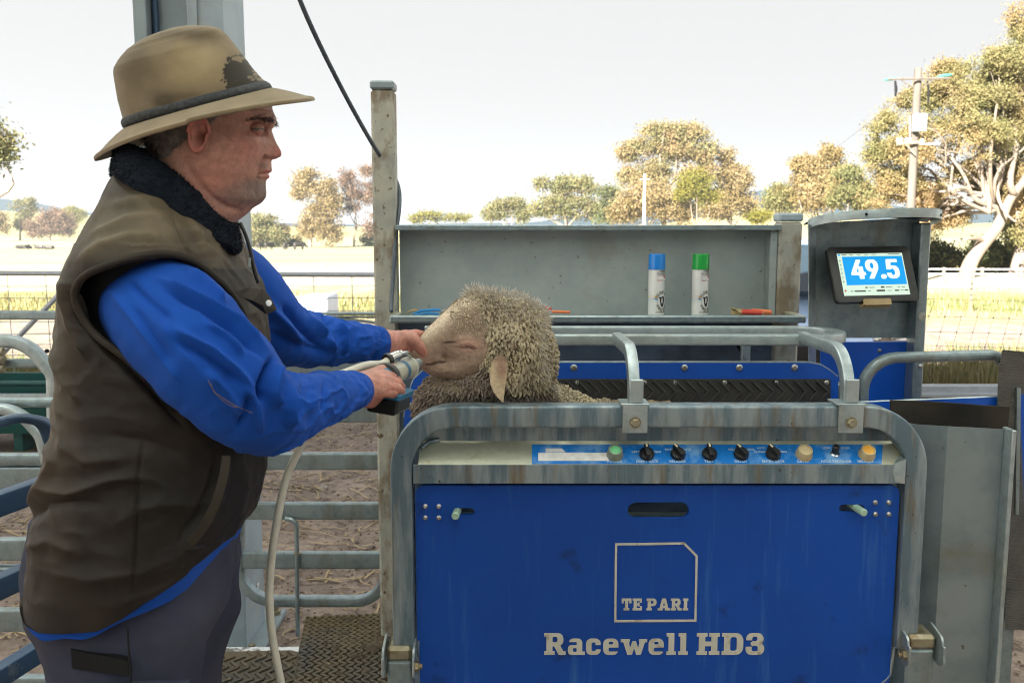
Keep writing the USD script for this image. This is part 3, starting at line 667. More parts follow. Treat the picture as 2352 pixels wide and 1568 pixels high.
for q in ((xd + 0.03, Dc - 0.06), (xd + 0.03, Dc + 0.28), (xa - 0.03, Dc - 0.06)):
    obj('anchor_bolt', cat(cyl([*q, 0.02], [*q, 0.055], 0.012, 8), cyl([*q, 0.02], [*q, 0.035], 0.02, 6)), 'bolt_zinc', col)

# ================================================================ sheep handling crate
D0 = 1.95
K0 = D0 / FPX
def P(px, py, D=D0): return XZ(px, py, D)
crate = thing('sheep_crate', 'blue and galvanised sheep handling crate with a row of control knobs', 'sheep crate', (W(1500, 1300, D0)[0], D0, 0.0))
def X(px, D=D0): return (px - CX) / FPX * D * 1.0
def fx(px, py, D=D0): return W(px, py, D)[0]
zb = 0.48
xl, xr = fx(923, 1200), fx(2100, 1200)
zt_ = W(1500, 958, D0)[2]
yc = D0 + 0.026
path = fillet([(xl, yc, zb + 0.105), (xl, yc, zt_), (xr, yc, zt_), (xr, yc, zb + 0.13)], 0.118, 14)
mid = []
for a, b in zip(path[:-1], path[1:]):
    n = max(int(np.linalg.norm(b - a) / 0.06), 1)
    mid += [a + (b - a) * s / n for s in range(n)]
path = np.array(mid + [path[-1]])
obj('front_frame', rhs(path, (0, 1, 0), 0.049, 0.050, 0.007), 'galv_stained', crate, 40)

# folded control fascia: recess, slope, front lip
zr0, zr1, zr2, zr3 = W(0, 984, D0 + .03)[2], W(0, 1013, D0 + .052)[2], W(0, 1067, D0)[2], W(0, 1111, D0)[2]
ya, yb = D0 + 0.056, D0 + 0.002
xL, xR = xl + 0.0255, xr - 0.0255
FR = Polygon([(a[0], a[2]) for a in path])
obj('recess_plate', plate(FR.intersection(sbox(xl - 1, zr1, xr + 1, 3)), ya, .003), 'galv_stained', crate)
Sa, Sb = np.array([0, ya - 0.0005, zr1]), np.array([0, yb, zr2])
sl = unit(Sb - Sa); SN = np.array([0, sl[2], -sl[1]]); SN = SN if SN[2] > 0 else -SN
def slope(px, s, off=0.0):
    q = Sa + (Sb - Sa) * s
    return np.array([fx(px, 1040, q[1]), q[1], q[2]]) + SN * off
def slab(px0, px1, s0, s1, off, th):
    v = [slope(a, s, o) for o in (off, off + th) for a, s in ((px0, s0), (px1, s0), (px1, s1), (px0, s1))]
    return hull(v)
look('fascia_slope', (0.58, 0.59, 0.46), (0.42, 0.44, 0.36), scale=30, rough=0.24, rough2=0.42, metal=0.6, dirt=(0.40, 0.27, 0.08), dscale=9, dlo=0.6, dhi=0.68, damount=0.7, bump=0.1, bscale=70)  # pale cream steel puts the lit strip into the slope colour
th = 0.003
v = []
for x_ in (xL + 0.012, xR):
    v += [[x_, ya - 0.0005, zr1], [x_, yb, zr2], *(np.array([[x_, ya - 0.0005, zr1], [x_, yb, zr2]]) - SN * th)]
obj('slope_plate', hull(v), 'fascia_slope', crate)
obj('lip_plate', bx(((xL + xR) / 2, yb + 0.0018, (zr2 + zr3) / 2), (xR - xL, 0.004, zr2 - zr3), 0.0012), 'galv_stained', crate)
obj('hem_plate', bxx(xL, xR, yb + 0.004, yb + 0.03, zr3, zr3 + 0.004), 'galv_stained', crate)
obj('gusset', hull([[xR, yb - 0.002, zr3], [xR, yb - 0.002, zr2 + 0.012], [xR - 0.03, yb + 0.002, zr2], [xR - 0.022, yb - 0.003, zr3 + 0.004], [xR, yb + 0.03, zr2 + 0.02], [xR - 0.012, yb - 0.006, zr2 - 0.012]]), 'galv_light', crate)
obj('weld_seam', tube([slope(968, 0.35, .002), slope(985, 0.1, .004), np.array([fx(1010, 1020, ya), ya - .004, zr1 + .004])], 0.005, 6), 'galv_stained', crate, True)
look('label_blue', (0.012, 0.17, 0.55), (0.01, 0.15, 0.50), scale=40, rough=0.12, rough2=0.3, dirt=(0.22, 0.42, 0.66), dscale=18, dlo=0.5, dhi=0.68, damount=0.75, bump=0.15, bscale=150)  # pale patches put reflected glare into the label colour
look('label_white', (0.74, 0.74, 0.74), (0.6, 0.6, 0.58), scale=60, rough=0.12, bump=0.25, bscale=150)
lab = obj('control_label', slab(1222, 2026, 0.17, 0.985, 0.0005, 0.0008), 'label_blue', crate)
obj('painted_glare', slab(1236, 1398, 0.52, 0.86, 0.0014, 0.0004), 'label_white', lab, label='white glare painted on the control label')  # reflected glare painted as a flat white strip
obj('tab_mark', hull([slope(a, s, o) for o in (.0014, .0018) for a, s in ((1253, .34), (1290, .34), (1299, .5), (1253, .5))]), 'label_white', lab)
look('letter_pale', (0.50, 0.62, 0.72), rough=0.3)
RT = np.array([1.0, 0, 0]); UP = -sl
def lab_text(t, px, s, h, w=None):
    obj('lettering', text_on(t, h, slope(px, s, .0014), RT, UP, 0.0004, True, None if w is None else w * K0, True), 'letter_pale', lab, False)
for t, px, s, w in (('POWER', 1412, .93, 36), ('DRAFT GATE', 1487, .93, 52), ('RELEASE', 1557, .93, 38), ('TEST', 1629, .93, 20), ('CATCH', 1702, .93, 28), ('ENTRY GATE', 1777, .93, 52), ('CATCH', 1846, .93, 28), ('HOLD PRESSURE', 1922, .93, 70), ('RELEASE', 1990, .93, 38)):
    lab_text(t, px, s, 0.0062, w)
for t, px, s, w in (('LEFT', 1461, .52, 20), ('RIGHT', 1508, .52, 24), ('AUTO', 1748, .36, 20), ('MAN', 1536, .42, 18), ('AUTO', 1578, .42, 20), ('OPEN', 1797, .52, 20), ('CLOSED', 1746, .52, 30), ('LOW', 1898, .36, 18), ('HIGH', 1941, .36, 20), ('MANUAL', 1722, .42, 26), ('HOLD', 1682, .42, 20)):
    lab_text(t, px, s, 0.005, w)
look('btn_green', (0.14, 0.50, 0.22), (0.12, 0.42, 0.2), rough=0.4, scale=40)
look('btn_body', (0.22, 0.25, 0.19), rough=0.45); look('btn_tan', (0.52, 0.43, 0.25), (0.42, 0.34, 0.19), rough=0.45, scale=40)
look('btn_orange', (0.72, 0.36, 0.05), (0.6, 0.30, 0.05), rough=0.4, scale=40); look('cream', (0.72, 0.64, 0.45), rough=0.4)
def push(px, cap_look, rim_look):
    base = slope(px, 0.62, 0.001)
    b = obj('push_button', lathe([(0.0185, 0), (0.0185, .004), (0.0172, .010), (0.0158, .0185), (0.0148, .0200), (0.0128, .0203), (0.0120, .0175), (0, .0172)], base, SN, 28), rim_look, crate, 35)
    obj('button_cap', lathe([(0.0118, .0173), (0.0115, .0188), (0.008, .0195), (0, .0196)], base, SN, 24), cap_look, b, 35)
push(1412, 'btn_green', 'btn_body'); push(1846, 'btn_tan', 'btn_tan'); push(1990, 'btn_orange', 'btn_tan')
def selector(px, ang):
    base = slope(px, 0.62, 0.001)
    b = obj('selector_knob', lathe([(0.0165, 0), (0.0168, .006), (0.0155, .010), (0.0105, .0105), (0, .0105)], base, SN, 26), 'black_plastic', crate, 35)
    d = math.cos(math.radians(ang)) * UP + math.sin(math.radians(ang)) * RT
    s_ = np.cross(d, SN)
    c = base + SN * 0.016
    obj('grip', hull([c + d * a * 0.0155 + s_ * w_ * 0.0048 + SN * h for a in (-1, 1) for w_ in (-1, 1) for h in (-.006, .006)] + [c + d * a * 0.0165 + SN * h for a in (-1, 1) for h in (-.006, .004)]), 'black_plastic', b)
    obj('pointer', hull([c + d * (0.006 + a * 0.0095) + s_ * w_ * 0.002 + SN * h for a in (0, 1) for w_ in (-1, 1) for h in (.0061, .0072)] + [c + d * 0.0167 + s_ * w_ * 0.002 + SN * 0.002 for w_ in (-1, 1)]), 'cream', b)
for px, a in ((1485, -4), (1557, -30), (1629, -4), (1702, -33), (1775, -33)):
    selector(px, a)
base = slope(1917, 0.58, 0.001)
b = obj('toggle_switch', lathe([(0.0095, 0), (0.0095, .003), (0.007, .004), (0.0065, .007), (0, .007)], base, SN, 16), 'chrome', crate, 35)
obj('toggle_cap', lathe([(0.0062, .005), (0.0078, .008), (0.0078, .021), (0.006, .0235), (0, .0238)], base, SN + 0.25 * UP, 16), 'black_plastic', b, 35)

# engraved blue side panel
x0, x1, zt2 = fx(951, 1200) , fx(2069, 1200), W(0, 1114, D0 + .014)[2]
panel = rrect(x0 + .002, 0.50, x1, zt2, 0.02)
def rr(a, b, c, d, r): 
    p, q = P(a, b, D0 + .014), P(c, d, D0 + .014)
    return rrect(p[0], q[1], q[0], p[1], r)
panel = panel.difference(rr(1442, 1153, 1582, 1190, .02)).difference(rr(1040, 1166, 1090, 1182, .01)).difference(rr(1928, 1158, 1984, 1176, .01))
for (px, py) in ((951, 1470), (2069, 1450)):
    q = P(px, py, D0 + .014); panel = panel.difference(sbox(q[0] - .012, 0.4, q[0] + .012, q[1]))
yp = D0 + 0.014
pm = obj('side_panel', plate(panel, yp, 0.012), 'blue_panel', crate)
obj('rubbing_rail', bxx(xl, xr, D0 + .09, D0 + .12, W(0, 1181, D0 + .1)[2] - .03, W(0, 1181, D0 + .1)[2]), 'galv', crate)
obj('inner_sheet', plate(FR.intersection(sbox(xl - 1, .5, xr + 1, zt_ - .05)), D0 + .125, .005), 'dark_steel', crate)
for px, py in [(a, b) for a in (977, 1008) for b in (1162, 1188)] + [(a, b) for a in (2010, 2041) for b in (1153, 1180)]:
    q = P(px, py, yp)
    obj('panel_bolt', cat(lathe([(.0058, 0), (.0054, .003), (.003, .0055), (0, .006)], (q[0], yp, q[1]), (0, -1, 0), 12), cyl((q[0], yp - .008, q[1]), (q[0], yp, q[1]), .0026, 8)), 'bolt_steel', crate, 35)
for px, py in ((1052, 1174), (1963, 1166)):
    q = P(px, py, yp)
    obj('latch_pin', cyl((q[0], yp + .03, q[1]), (q[0] + (-.004 if px < 1500 else .008), yp - .035, q[1] - .0), .0085, 16, .002), 'pin_green', crate, 35)

# slab-serif lettering cut in the panel, capitals one unit tall
def _B(x0, y0, x1, y1): return sbox(x0, y0, x1, y1)
def _poly(*p): return Polygon(p)
def _stem(x, h=1.0, w=.27, s=.10, t=.16, top=True): return unary_union([_B(x, 0, x + w, h), _B(x - s, 0, x + w + s, t)] + ([_B(x - s, h - t, x + w + (0 if top == 'l' else s), h)] if top else []))
def glyph(c):
    if c == 'R': return unary_union([_stem(.10), rrect(.12, .40, .86, 1, .26).difference(rrect(.36, .57, .60, .84, .08)), _poly((.42, .46), (.70, .46), (.86, .16), (.97, .16), (.97, 0), (.66, 0))]), 1.02
    if c == 'P': return unary_union([_stem(.10), rrect(.12, .38, .88, 1, .28).difference(rrect(.36, .55, .62, .84, .09))]), .94
    if c == 'T': return unary_union([_B(.30, 0, .56, 1), _B(.18, 0, .68, .16), _B(0, .82, .86, 1), _B(0, .62, .17, 1), _B(.69, .62, .86, 1)]), .92
    if c == 'E': return unary_union([_stem(.10), _B(.1, .82, .82, 1), _B(.66, .66, .82, 1), _B(.1, 0, .84, .17), _B(.68, 0, .84, .34), _B(.3, .42, .6, .58), _B(.5, .34, .62, .66)]), .90
    if c == 'A': return unary_union([_poly((.12, 0), (.38, 0), (.56, .80), (.74, 0), (1.0, 0), (.72, 1), (.40, 1)), _B(.32, .2, .8, .36), _B(0, 0, .44, .15), _B(.66, 0, 1.1, .15)]), 1.12
    if c == 'I': return _stem(.10), .50
    if c == 'H': return unary_union([_stem(.10), _stem(.66), _B(.3, .41, .7, .60)]), 1.08
    if c == 'D': return unary_union([_stem(.10), rrect(.12, 0, .96, 1, .34).difference(rrect(.37, .17, .68, .83, .12)), _B(.1, 0, .5, .17), _B(.1, .83, .5, 1)]), 1.02
    if c == '3': return unary_union([rrect(.02, .46, .80, 1, .27).difference(rrect(.28, .62, .53, .85, .09)), rrect(.0, 0, .84, .56, .27).difference(rrect(.27, .15, .56, .42, .10))]).difference(_B(-.1, .36, .30, .68)).union(_B(.24, .44, .5, .58)), .88
    if c == 'l': return _stem(.10, 1.0, .25, .09, .15, 'l'), .48
    if c == 'a': return unary_union([rrect(.0, 0, .58, .44, .16).difference(rrect(.22, .12, .40, .32, .06)), _B(.40, 0, .64, .58), _B(.40, 0, .76, .14), rrect(.04, .36, .64, .74, .2).difference(_B(.0, .3, .40, .60))]), .76
    if c == 'c': return rrect(0, 0, .66, .74, .24).difference(rrect(.24, .16, .46, .58, .09)).difference(_B(.40, .24, .8, .46)).union(_B(.43, .46, .64, .62)), .72
    if c == 'e': return rrect(0, 0, .68, .74, .24).difference(rrect(.24, .47, .45, .61, .06)).difference(rrect(.24, .14, .8, .34, .05)).union(_B(.2, .34, .68, .46)), .74
    if c == 'w': return unary_union([_poly((.06, .72), (.32, .72), (.42, .30), (.52, .62), (.68, .62), (.78, .30), (.88, .72), (1.12, .72), (.90, 0), (.70, 0), (.60, .32), (.50, 0), (.30, 0)), _B(0, .59, .40, .72), _B(.82, .59, 1.18, .72)]), 1.20
    return None, .30
def slab_word(word, x0, x1, zbase, cap, y, th, gap=.05):
    out, cur = [], 0.0
    for c in word:
        g, w = glyph(c)
        if g is not None:
            out.append(affinity.translate(g, cur)); cur += w + gap
        else:
            cur += w
    tot = cur - gap
    sx_ = (x1 - x0) / tot
    for g in out:
        g = affinity.affine_transform(g, [sx_, 0, 0, cap, x0, zbase]).buffer(-.0004).buffer(.0012, 3).buffer(-.0006, 3)
        yield plate(g, y, th)
yl = yp - 0.0016
for m in slab_word('TE PARI', P(1428, 1390, yp)[0], P(1581, 1390, yp)[0], P(0, 1400, yp)[1], 29 * K0, yl, .0024, .07):
    obj('letter', m, 'letter_cream', pm)
for m in slab_word('Racewell HD3', P(1250, 1480, yp)[0], P(1757, 1480, yp)[0], P(0, 1502, yp)[1], 55 * K0, yl, .0024, .06):
    obj('letter', m, 'letter_cream', pm)
ring = Polygon([P(a, b, yp) for a, b in ((1415, 1249), (1571, 1247), (1600, 1276), (1597, 1424), (1413, 1425))])
obj('logo_outline', plate(ring.buffer(.0024, join_style=2).difference(ring.buffer(-.0024, join_style=2)), yl, .0024), 'letter_cream', pm)

# hoops bolted over the top rail
def hoop(px, tail):
    x_ = fx(px, 925, yc)
    zt0 = zt_ + 0.0265
    yo = -0.0255
    br = obj('hoop_bracket', cat(bx((x_, D0 - .0035, zt_ - .004), (.054, .005, .060), .0015), bx((x_, D0 + .026, zt0 + .0015), (.062, .064, .005), .0015)), 'galv_light', crate)
    q = (x_, D0 - .006, zt_ - .010)
    obj('bracket_bolt', cat(cyl((q[0], D0 - .0065, q[2]), (q[0], D0 - .0095, q[2]), .0125, 18), lathe([(.0095, 0), (.0095, .006), (.008, .0075), (0, .0075)], (q[0], D0 - .0095, q[2]), (0, -1, 0), 6)), 'bolt_zinc', br)
    top = 1.277
    p = fillet([(x_, yc - .004, zt0 + .004), (x_ - .002, yc - .002, top), (x_ - .004, yc + tail, top - .004)], .085, 12)
    obj('hoop', rhs(p, (1, 0, 0), .030, .026, .006), 'galv_light', crate, 40)
    obj('hoop_sleeve', bx((x_ + .004, yc - .020, zt0 + .030), (.028, .010, .052), .002), 'galv_light', crate)
hoop(1455, 0.295); hoop(1944, 0.31)
z_r = W(0, 780, 2.28)[2]
xa_, xb_ = W(960, 780, 2.28)[0], W(1878, 780, 2.28)[0]
lp = fillet([(xa_, 2.28, z_r), (xb_ + .085, 2.28, z_r), (xb_ + .085, 2.47, z_r), (xa_, 2.47, z_r)], .094, 12)
obj('top_rail_loop', rhs(lp, (0, 0, 1), .028, .028, .005), 'galv_light', crate, 40)

# squeeze side: blue board and herringbone rubber
Dq = 2.36
pts = [P(928, 1040, Dq), P(928, 960, Dq), P(934, 915, Dq), P(950, 872, Dq), P(975, 848, Dq), P(1010, 833, Dq), P(1855, 833, Dq), P(1885, 838, Dq), P(1905, 850, Dq), P(1925, 866, Dq), P(1925, 1100, Dq), P(928, 1100, Dq)]
sq = obj('squeeze_board', plate(Polygon(pts), Dq, .012), 'blue_plastic', crate)
obj('lit_board_edge', tube([(a, Dq + .003, b + .001) for a, b in pts[1:10]], .0028, 5), 'galv_light', sq)  # pale strip added for the lit top edge of the board
for px, py, r in ((940, 932, .009), (1318, 844, .009), (1572, 844, .0085), (1698, 844, .009), (1825, 844, .009)):
    q = P(px, py, Dq)
    obj('board_bolt', lathe([(r, 0), (r, .002), (r * .7, .004), (r * .45, .0045), (r * .42, .002), (0, .002)], (q[0], Dq, q[1]), (0, -1, 0), 18), 'bolt_steel', sq, 35)
Dr = Dq - .012
rb = obj('rubber_sheet', plate(Polygon([P(1090, 871, Dr), P(1908, 871, Dr), P(1908, 1040, Dr), P(1090, 1040, Dr)]), Dr, .010), 'rubber', crate)
ch = []
for px in np.arange(1100, 1890, 25.0):
    for (a0, b0, a1, b1) in ((0, 874, 26, 899), (26, 901, 0, 930), (0, 934, 26, 960)):
        p0, p1 = P(px + a0, b0, Dr), P(px + a1, b1, Dr)
        ch.append(rhs(np.array([[p0[0], Dr - .001, p0[1]], [p1[0], Dr - .001, p1[1]]]), (0, 1, 0), .0065, .007, .002))
obj('herringbone_tread', cat(*ch), 'rubber', rb, 40, kind='stuff')
for px in (1326, 1480, 1551, 1664, 1782, 1898):
    q = P(px, 878, Dr)
    obj('rubber_bolt', lathe([(.006, 0), (.006, .002), (.003, .004), (.0025, .002), (0, .002)], (q[0], Dr - .001, q[1]), (0, -1, 0), 14), 'bolt_steel', rb, 35)

# feet: hinge clamps and lower posts standing on the ground
def foot(px0, px1, pyt, xs_, pin_side):
    w = (px1 - px0) * K0
    xc_ = (fx(px0, 1520) + fx(px1, 1520)) / 2
    zt0 = W(0, pyt, D0)[2]
    obj('lower_post', bxx(xc_ - w / 2, xc_ + w / 2, D0 - .008, D0 + .058, 0.0, zt0, .005), 'galv', crate)
    obj('saddle', bxx(xc_ - w / 2 - .001, xc_ + w / 2 + .001, D0 - .012, D0 + .055, zt0 + .001, zt0 + .035, .01), 'bolt_zinc', crate)
    for s in (-1, 1):
        pl = LineString([(D0 - .022, zt0 - .012), (D0 - .012, zt0 + .022), (D0 + .03, zt0 + .03)]).buffer(.017, 8).union(sbox(D0 - .038, zt0 - .035, D0 + .04, zt0 + .02).intersection(Point(D0 - .012, zt0 - .0).buffer(.032, 12)))
        m = trimesh.creation.extrude_polygon(pl, .005)
        vv = np.array(m.vertices)
        xe = xc_ + s * (w / 2 + .004)
        m = TM(np.stack([xe + vv[:, 2] * s, vv[:, 0], vv[:, 1]], 1), m.faces)
        if m.volume < 0: m.invert()
        obj('hinge_ear', m, 'galv_light', crate)
    xe = xc_ + pin_side * (w / 2 + .009)
    obj('hinge_bolt', cat(cyl((xe, D0 - .02, zt0 - .005), (xe + pin_side * .008, D0 - .02, zt0 - .005), .0125, 6), cyl((xe, D0 - .02, zt0 - .005), (xe + pin_side * .016, D0 - .02, zt0 - .005), .006, 10)), 'bolt_zinc', crate)
foot(889, 948, 1515, None, 1)
foot(2076, 2144, 1488, None, -1)
obj('bottom_rail', bxx(xl - .01, xr + .05, D0 + .03, D0 + .08, 0.44, 0.49, .005), 'galv', crate)
obj('crate_floor', bxx(xl - .02, xr + .06, D0 + .06, 2.6, 0.40, 0.44), 'dark_steel', crate)
for px_ in (xl + .02, xr - .02):
    obj('rear_post', bxx(px_ - .025, px_ + .025, 2.60, 2.65, 0, 1.15, .004), 'galv', crate)
    obj('squeeze_post', bxx(px_ - .02, px_ + .02, Dq + .015, Dq + .05, 0.44, 1.14, .004), 'galv', crate)
for px_ in np.linspace(xl + .25, xr - .25, 3):
    obj('loop_strut', bxx(px_ - .012, px_ + .012, 2.462, 2.486, 0.44, z_r - .014, .003), 'galv', crate)
obj('bumper_curve', tube(fillet([P3 for P3 in [np.array([fx(955, 1510), D0 + .03, W(0, 1500, D0)[2]]), np.array([fx(990, 1570), D0 + .02, W(0, 1575, D0)[2]]), np.array([fx(1080, 1640), D0 + .02, W(0, 1640, D0)[2]])]], .05, 6), .006, 6), 'galv_light', crate, True)
obj('bumper_curve', tube(fillet([np.array([fx(2068, 1480), D0 + .03, W(0, 1490, D0)[2]]), np.array([fx(2050, 1550), D0 + .02, W(0, 1560, D0)[2]]), np.array([fx(1990, 1600), D0 + .02, W(0, 1610, D0)[2]])], .04, 6), .007, 6), 'galv_light', crate, True)

# ================================================================ tray with back board on two posts
Db, Dt = 2.87, 2.66
bench = thing('work_tray', 'galvanised tray and back board held between a tall rusty post and a short capped post', 'tray', (W(1350, 700, Db)[0], Db, 0))
def post(px0, px1, pyt, pyc, lk):
    # front face centred between px0 and px1 at depth Dp
    Dp = 2.80
    w = (px1 - px0) / FPX * Dp
    xm = W((px0 + px1) / 2, 600, Dp)[0]
    zt0, zc = W(0, pyt, Dp)[2], W(0, pyc, Dp)[2]
    p = obj('post', bxx(xm - w / 2, xm + w / 2, Dp, Dp + .07, 0.0, zc, .007), lk, bench)
    obj('post_cap', bxx(xm - w / 2 - .002, xm + w / 2 + .002, Dp - .002, Dp + .072, zc + .001, zt0, .011), 'grey_paint_steel' if pyt < 300 else 'pale_flange', bench)
    return xm, w
xp1, w1 = post(858, 910, 185, 206, 'rusty_post')
xp2, w2 = post(1788, 1841, 489, 510, 'rusty_post')
bz0, bz1 = 1.2896, W(0, 517, 2.84)[2]
bl, br_ = xp1 + w1 / 2 + .002, xp2 - w2 / 2 - .001
look('tray_board', (0.335, 0.375, 0.37), (0.27, 0.315, 0.32), scale=6, lo=0.38, hi=0.62, rough=0.5, rough2=0.6, metal=0.25, dirt=(0.22, 0.17, 0.075), dscale=4, dlo=0.6, dhi=0.78, damount=0.6, spots=(0.14, 0.12, 0.07), sscale=75, slo=0.69, shi=0.74, bump=0.08, bscale=60)
obj('back_board', bxx(bl, br_, Db, Db + .004, bz0 - .03, bz1), 'tray_board', bench)
obj('top_lip', bxx(bl - .001, br_ + .004, Db - .085, Db - .002, bz1 - .016, bz1, .002), 'galv', bench)
obj('side_lip', bxx(br_ - .022, br_, Db - .06, Db - .001, bz0 - .01, bz1 - .017, .002), 'tray_board', bench)
fl, fr = W(894, 730, Dt)[0], W(1853, 730, Dt)[0]
z1 = W(0, 725, Dt)[2]; z0_ = W(0, 742, Dt)[2]
obj('front_channel', bxx(fl, fr, Dt, Dt + .028, z0_, z1, .004), 'galv', bench)
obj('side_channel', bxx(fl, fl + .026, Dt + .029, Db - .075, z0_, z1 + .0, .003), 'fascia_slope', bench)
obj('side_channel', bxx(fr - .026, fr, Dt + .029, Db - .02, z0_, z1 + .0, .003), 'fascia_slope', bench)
obj('tray_floor', bxx(fl + .01, fr - .01, Dt + .029, Db - .001, z0_ - .003, z0_ + .002), 'tray_board', bench)
obj('apron_plate', bxx(bl - .02, br_ + .02, Db - .03, Db - .026, 0.75, z0_ - .004), 'dark_steel', bench)
for xm, w in ((xp1, w1), (xp2, w2)):
    obj('foot_plate', bxx(xm - .08, xm + .08, 2.77, 2.92, 0, .012), 'galv', bench)
obj('torn_tab', hull([W(1690, 793, Db - .034), W(1708, 795, Db - .034), W(1712, 818, Db - .036), W(1698, 806, Db - .036)] + [W(1690, 793, Db - .032), W(1708, 795, Db - .032)]), 'black_matt', bench)

# power cord that hangs beside the rusty post
cord = spline([W(683, -14, 2.30), W(712, 55, 2.35), W(750, 135, 2.44), W(800, 232, 2.58), W(848, 318, 2.72), W(885, 376, 2.84), W(910, 415, 2.88), W(918, 452, 2.86), W(914, 505, 2.82), W(908, 545, 2.81), W(905, 600, 2.79), W(902, 650, 2.78), W(899, 700, 2.76), W(899, 715, 2.745)], 80)
p_top = cord[0]; cord = np.vstack([[p_top + np.array([-.35, -.25, .9])], [p_top + np.array([-.14, -.1, .40])], cord])
look('cord_grey', (0.075, 0.095, 0.12), (0.055, 0.07, 0.095), scale=20, rough=0.4)
obj('extension_lead', tube(spline(cord, 110), .0062, 10), 'cord_grey', smooth=True, label='dark grey electric cord looping down past the tall rusty post', cat='cord')
# ================================================================ things in the tray
can_z = z0_ + .0025
def spray_can(px, lk, cap_name, label, stripe):
    Dn = 2.765
    x_ = W(px, 700, Dn)[0]; r = 0.0245; H = W(0, 617, Dn)[2] - can_z
    t = thing('spray_can', label, 'spray can', (x_, Dn, can_z), None)
    b = obj('can_body', lathe([(r - .003, 0), (r, .002), (r, H - .004), (r - .002, H - .001), (r - .006, H + .002), (0, H + .003)], (x_, Dn, can_z), (0, 0, 1), 40), 'can_white', t, 35)
    h2 = W(0, 583, Dn)[2] - W(0, 617, Dn)[2]
    obj('cap', lathe([(r + .0008, H - .002), (r + .0014, H), (r + .0010, H + .004), (r + .0004, H + h2 - .003), (r - .0015, H + h2), (0, H + h2)], (x_, Dn, can_z), (0, 0, 1), 40), lk, t, 35)
    def wrap(m, z, a0):
        """Flat art (x along the label, y up, z thickness) bent round the can."""
        v = np.array(m.vertices); a = a0 + v[:, 0] / r
        rad = r + .0002 + v[:, 2]
        return TM(np.stack([x_ + np.sin(a) * rad, Dn - np.cos(a) * rad, can_z + z + v[:, 1]], 1), m.faces)
    def flat(poly, th=.0003):
        poly = list(poly.geoms) if hasattr(poly, 'geoms') else [poly]
        out = []
        for q in poly:
            q = q.segmentize(.002); m = trimesh.creation.extrude_polygon(q, th); out.append(TM(m.vertices, m.faces))
        return cat(*out)
    def txt(s, h, w=None, th=.0005):
        m = meshkit.text_mesh(s, h, th, True); v = np.array(m.vertices)
        if w: v[:, 0] *= w / (v[:, 0].max() - v[:, 0].min())
        v[:, 0] -= (v[:, 0].max() + v[:, 0].min()) / 2
        return TM(v, m.faces)
    c0 = math.radians(38)      # the label's centre faces to the right of the camera
    def art(name, m, z, lk_, a=c0): obj(name, wrap(m, z, a), lk_, b, False)
    art('lettering', txt('POISON', .0052, .023), H - .009, 'print_black')
    art('fine_print', cat(*[TM(txt('KEEP OUT OF REACH OF CHILDREN', .0014, w_).vertices + np.array([0, -k_ * .0028, 0]), txt('KEEP OUT OF REACH OF CHILDREN', .0014, w_).faces) for k_, w_ in enumerate((.036, .042, .034))]), H - .0125, 'print_black')
    art('brand_patch', flat(sbox(-.017, -.007, .017, .008)), H - .029, stripe[0])
    art('brand_lettering', txt('Heiniger', .0062, .030, .0008), H - .0335, 'print_white')
    art('stripe', flat(sbox(-.052, 0, -.017, .0048)), .066, stripe[1]); art('stripe', flat(sbox(-.052, 0, -.017, .0042)), .0585, stripe[2]); art('stripe', flat(sbox(-.052, 0, -.017, .0016)), .0555, 'print_cyan')
    el = affinity.scale(Point(0, 0).buffer(1, 32), .0165, .0225)
    art('badge', flat(el, .0003), .056, 'print_black'); art('badge_ground', flat(el.buffer(-.0012), .0005), .056, 'print_white')
    head = unary_union([Polygon([(-.010, .012), (-.004, .011), (.001, .014), (.007, .012), (.009, .004), (.006, -.006), (.004, -.016), (-.001, -.019), (-.006, -.015), (-.008, -.004), (-.0095, .003)]), Polygon([(-.0135, .010), (-.009, .0125), (-.0085, .006)])])
    face = Polygon([(-.004, .008), (.002, .0085), (.0015, -.004), (-.002, -.010), (-.0045, -.003)])
    art('sheep_emblem', flat(head.difference(face), .0008), .056, 'print_black')
    def arc(s, R, up):
        out = []
        for i_, ch_ in enumerate(s):
            if ch_ == ' ': continue
            a = (i_ - (len(s) - 1) / 2) / (len(s) - 1) * 2.5
            m = txt(ch_, .0066, None, .0006); v = np.array(m.vertices)
            rt = -a if up else a
            c_, s_ = math.cos(rt), math.sin(rt)
            v2 = np.stack([v[:, 0] * c_ - v[:, 1] * s_, v[:, 0] * s_ + v[:, 1] * c_, v[:, 2]], 1)
            v2[:, 0] += math.sin(a) * R * .85; v2[:, 1] += (math.cos(a) if up else -math.cos(a)) * R * 1.1 - (0 if up else .004)
            out.append(TM(v2, m.faces))
        return cat(*out)
    art('arc_lettering', arc('COLOUR PRO', .0215, True), .056, 'print_olive'); art('arc_lettering', arc('SHEEP MARK', .0235, False), .054, 'print_olive')
    art('lettering', txt('SCOURABLE MARKER', .0032, .044), .0205, 'print_black'); art('lettering', txt('350g NET', .004, .016), .006, 'print_black')
    return t
look('can_white', (0.66, 0.67, 0.66), rough=0.25); look('print_black', (0.02, 0.02, 0.022), rough=0.4); look('print_white', (0.75, 0.75, 0.74), rough=0.4)
look('print_red', (0.62, 0.07, 0.035), rough=0.4); look('print_crimson', (0.58, 0.05, 0.06), rough=0.4); look('print_gold', (0.72, 0.44, 0.03), rough=0.4); look('print_orange', (0.72, 0.30, 0.10), rough=0.4)
look('print_blue', (0.02, 0.22, 0.50), rough=0.4); look('print_cyan', (0.25, 0.62, 0.80), rough=0.4); look('print_olive', (0.10, 0.10, 0.05), rough=0.4)
look('cap_blue', (0.008, 0.19, 0.60), (0.007, 0.17, 0.55), rough=0.25); look('cap_green', (0.008, 0.30, 0.045), (0.007, 0.27, 0.04), rough=0.25)
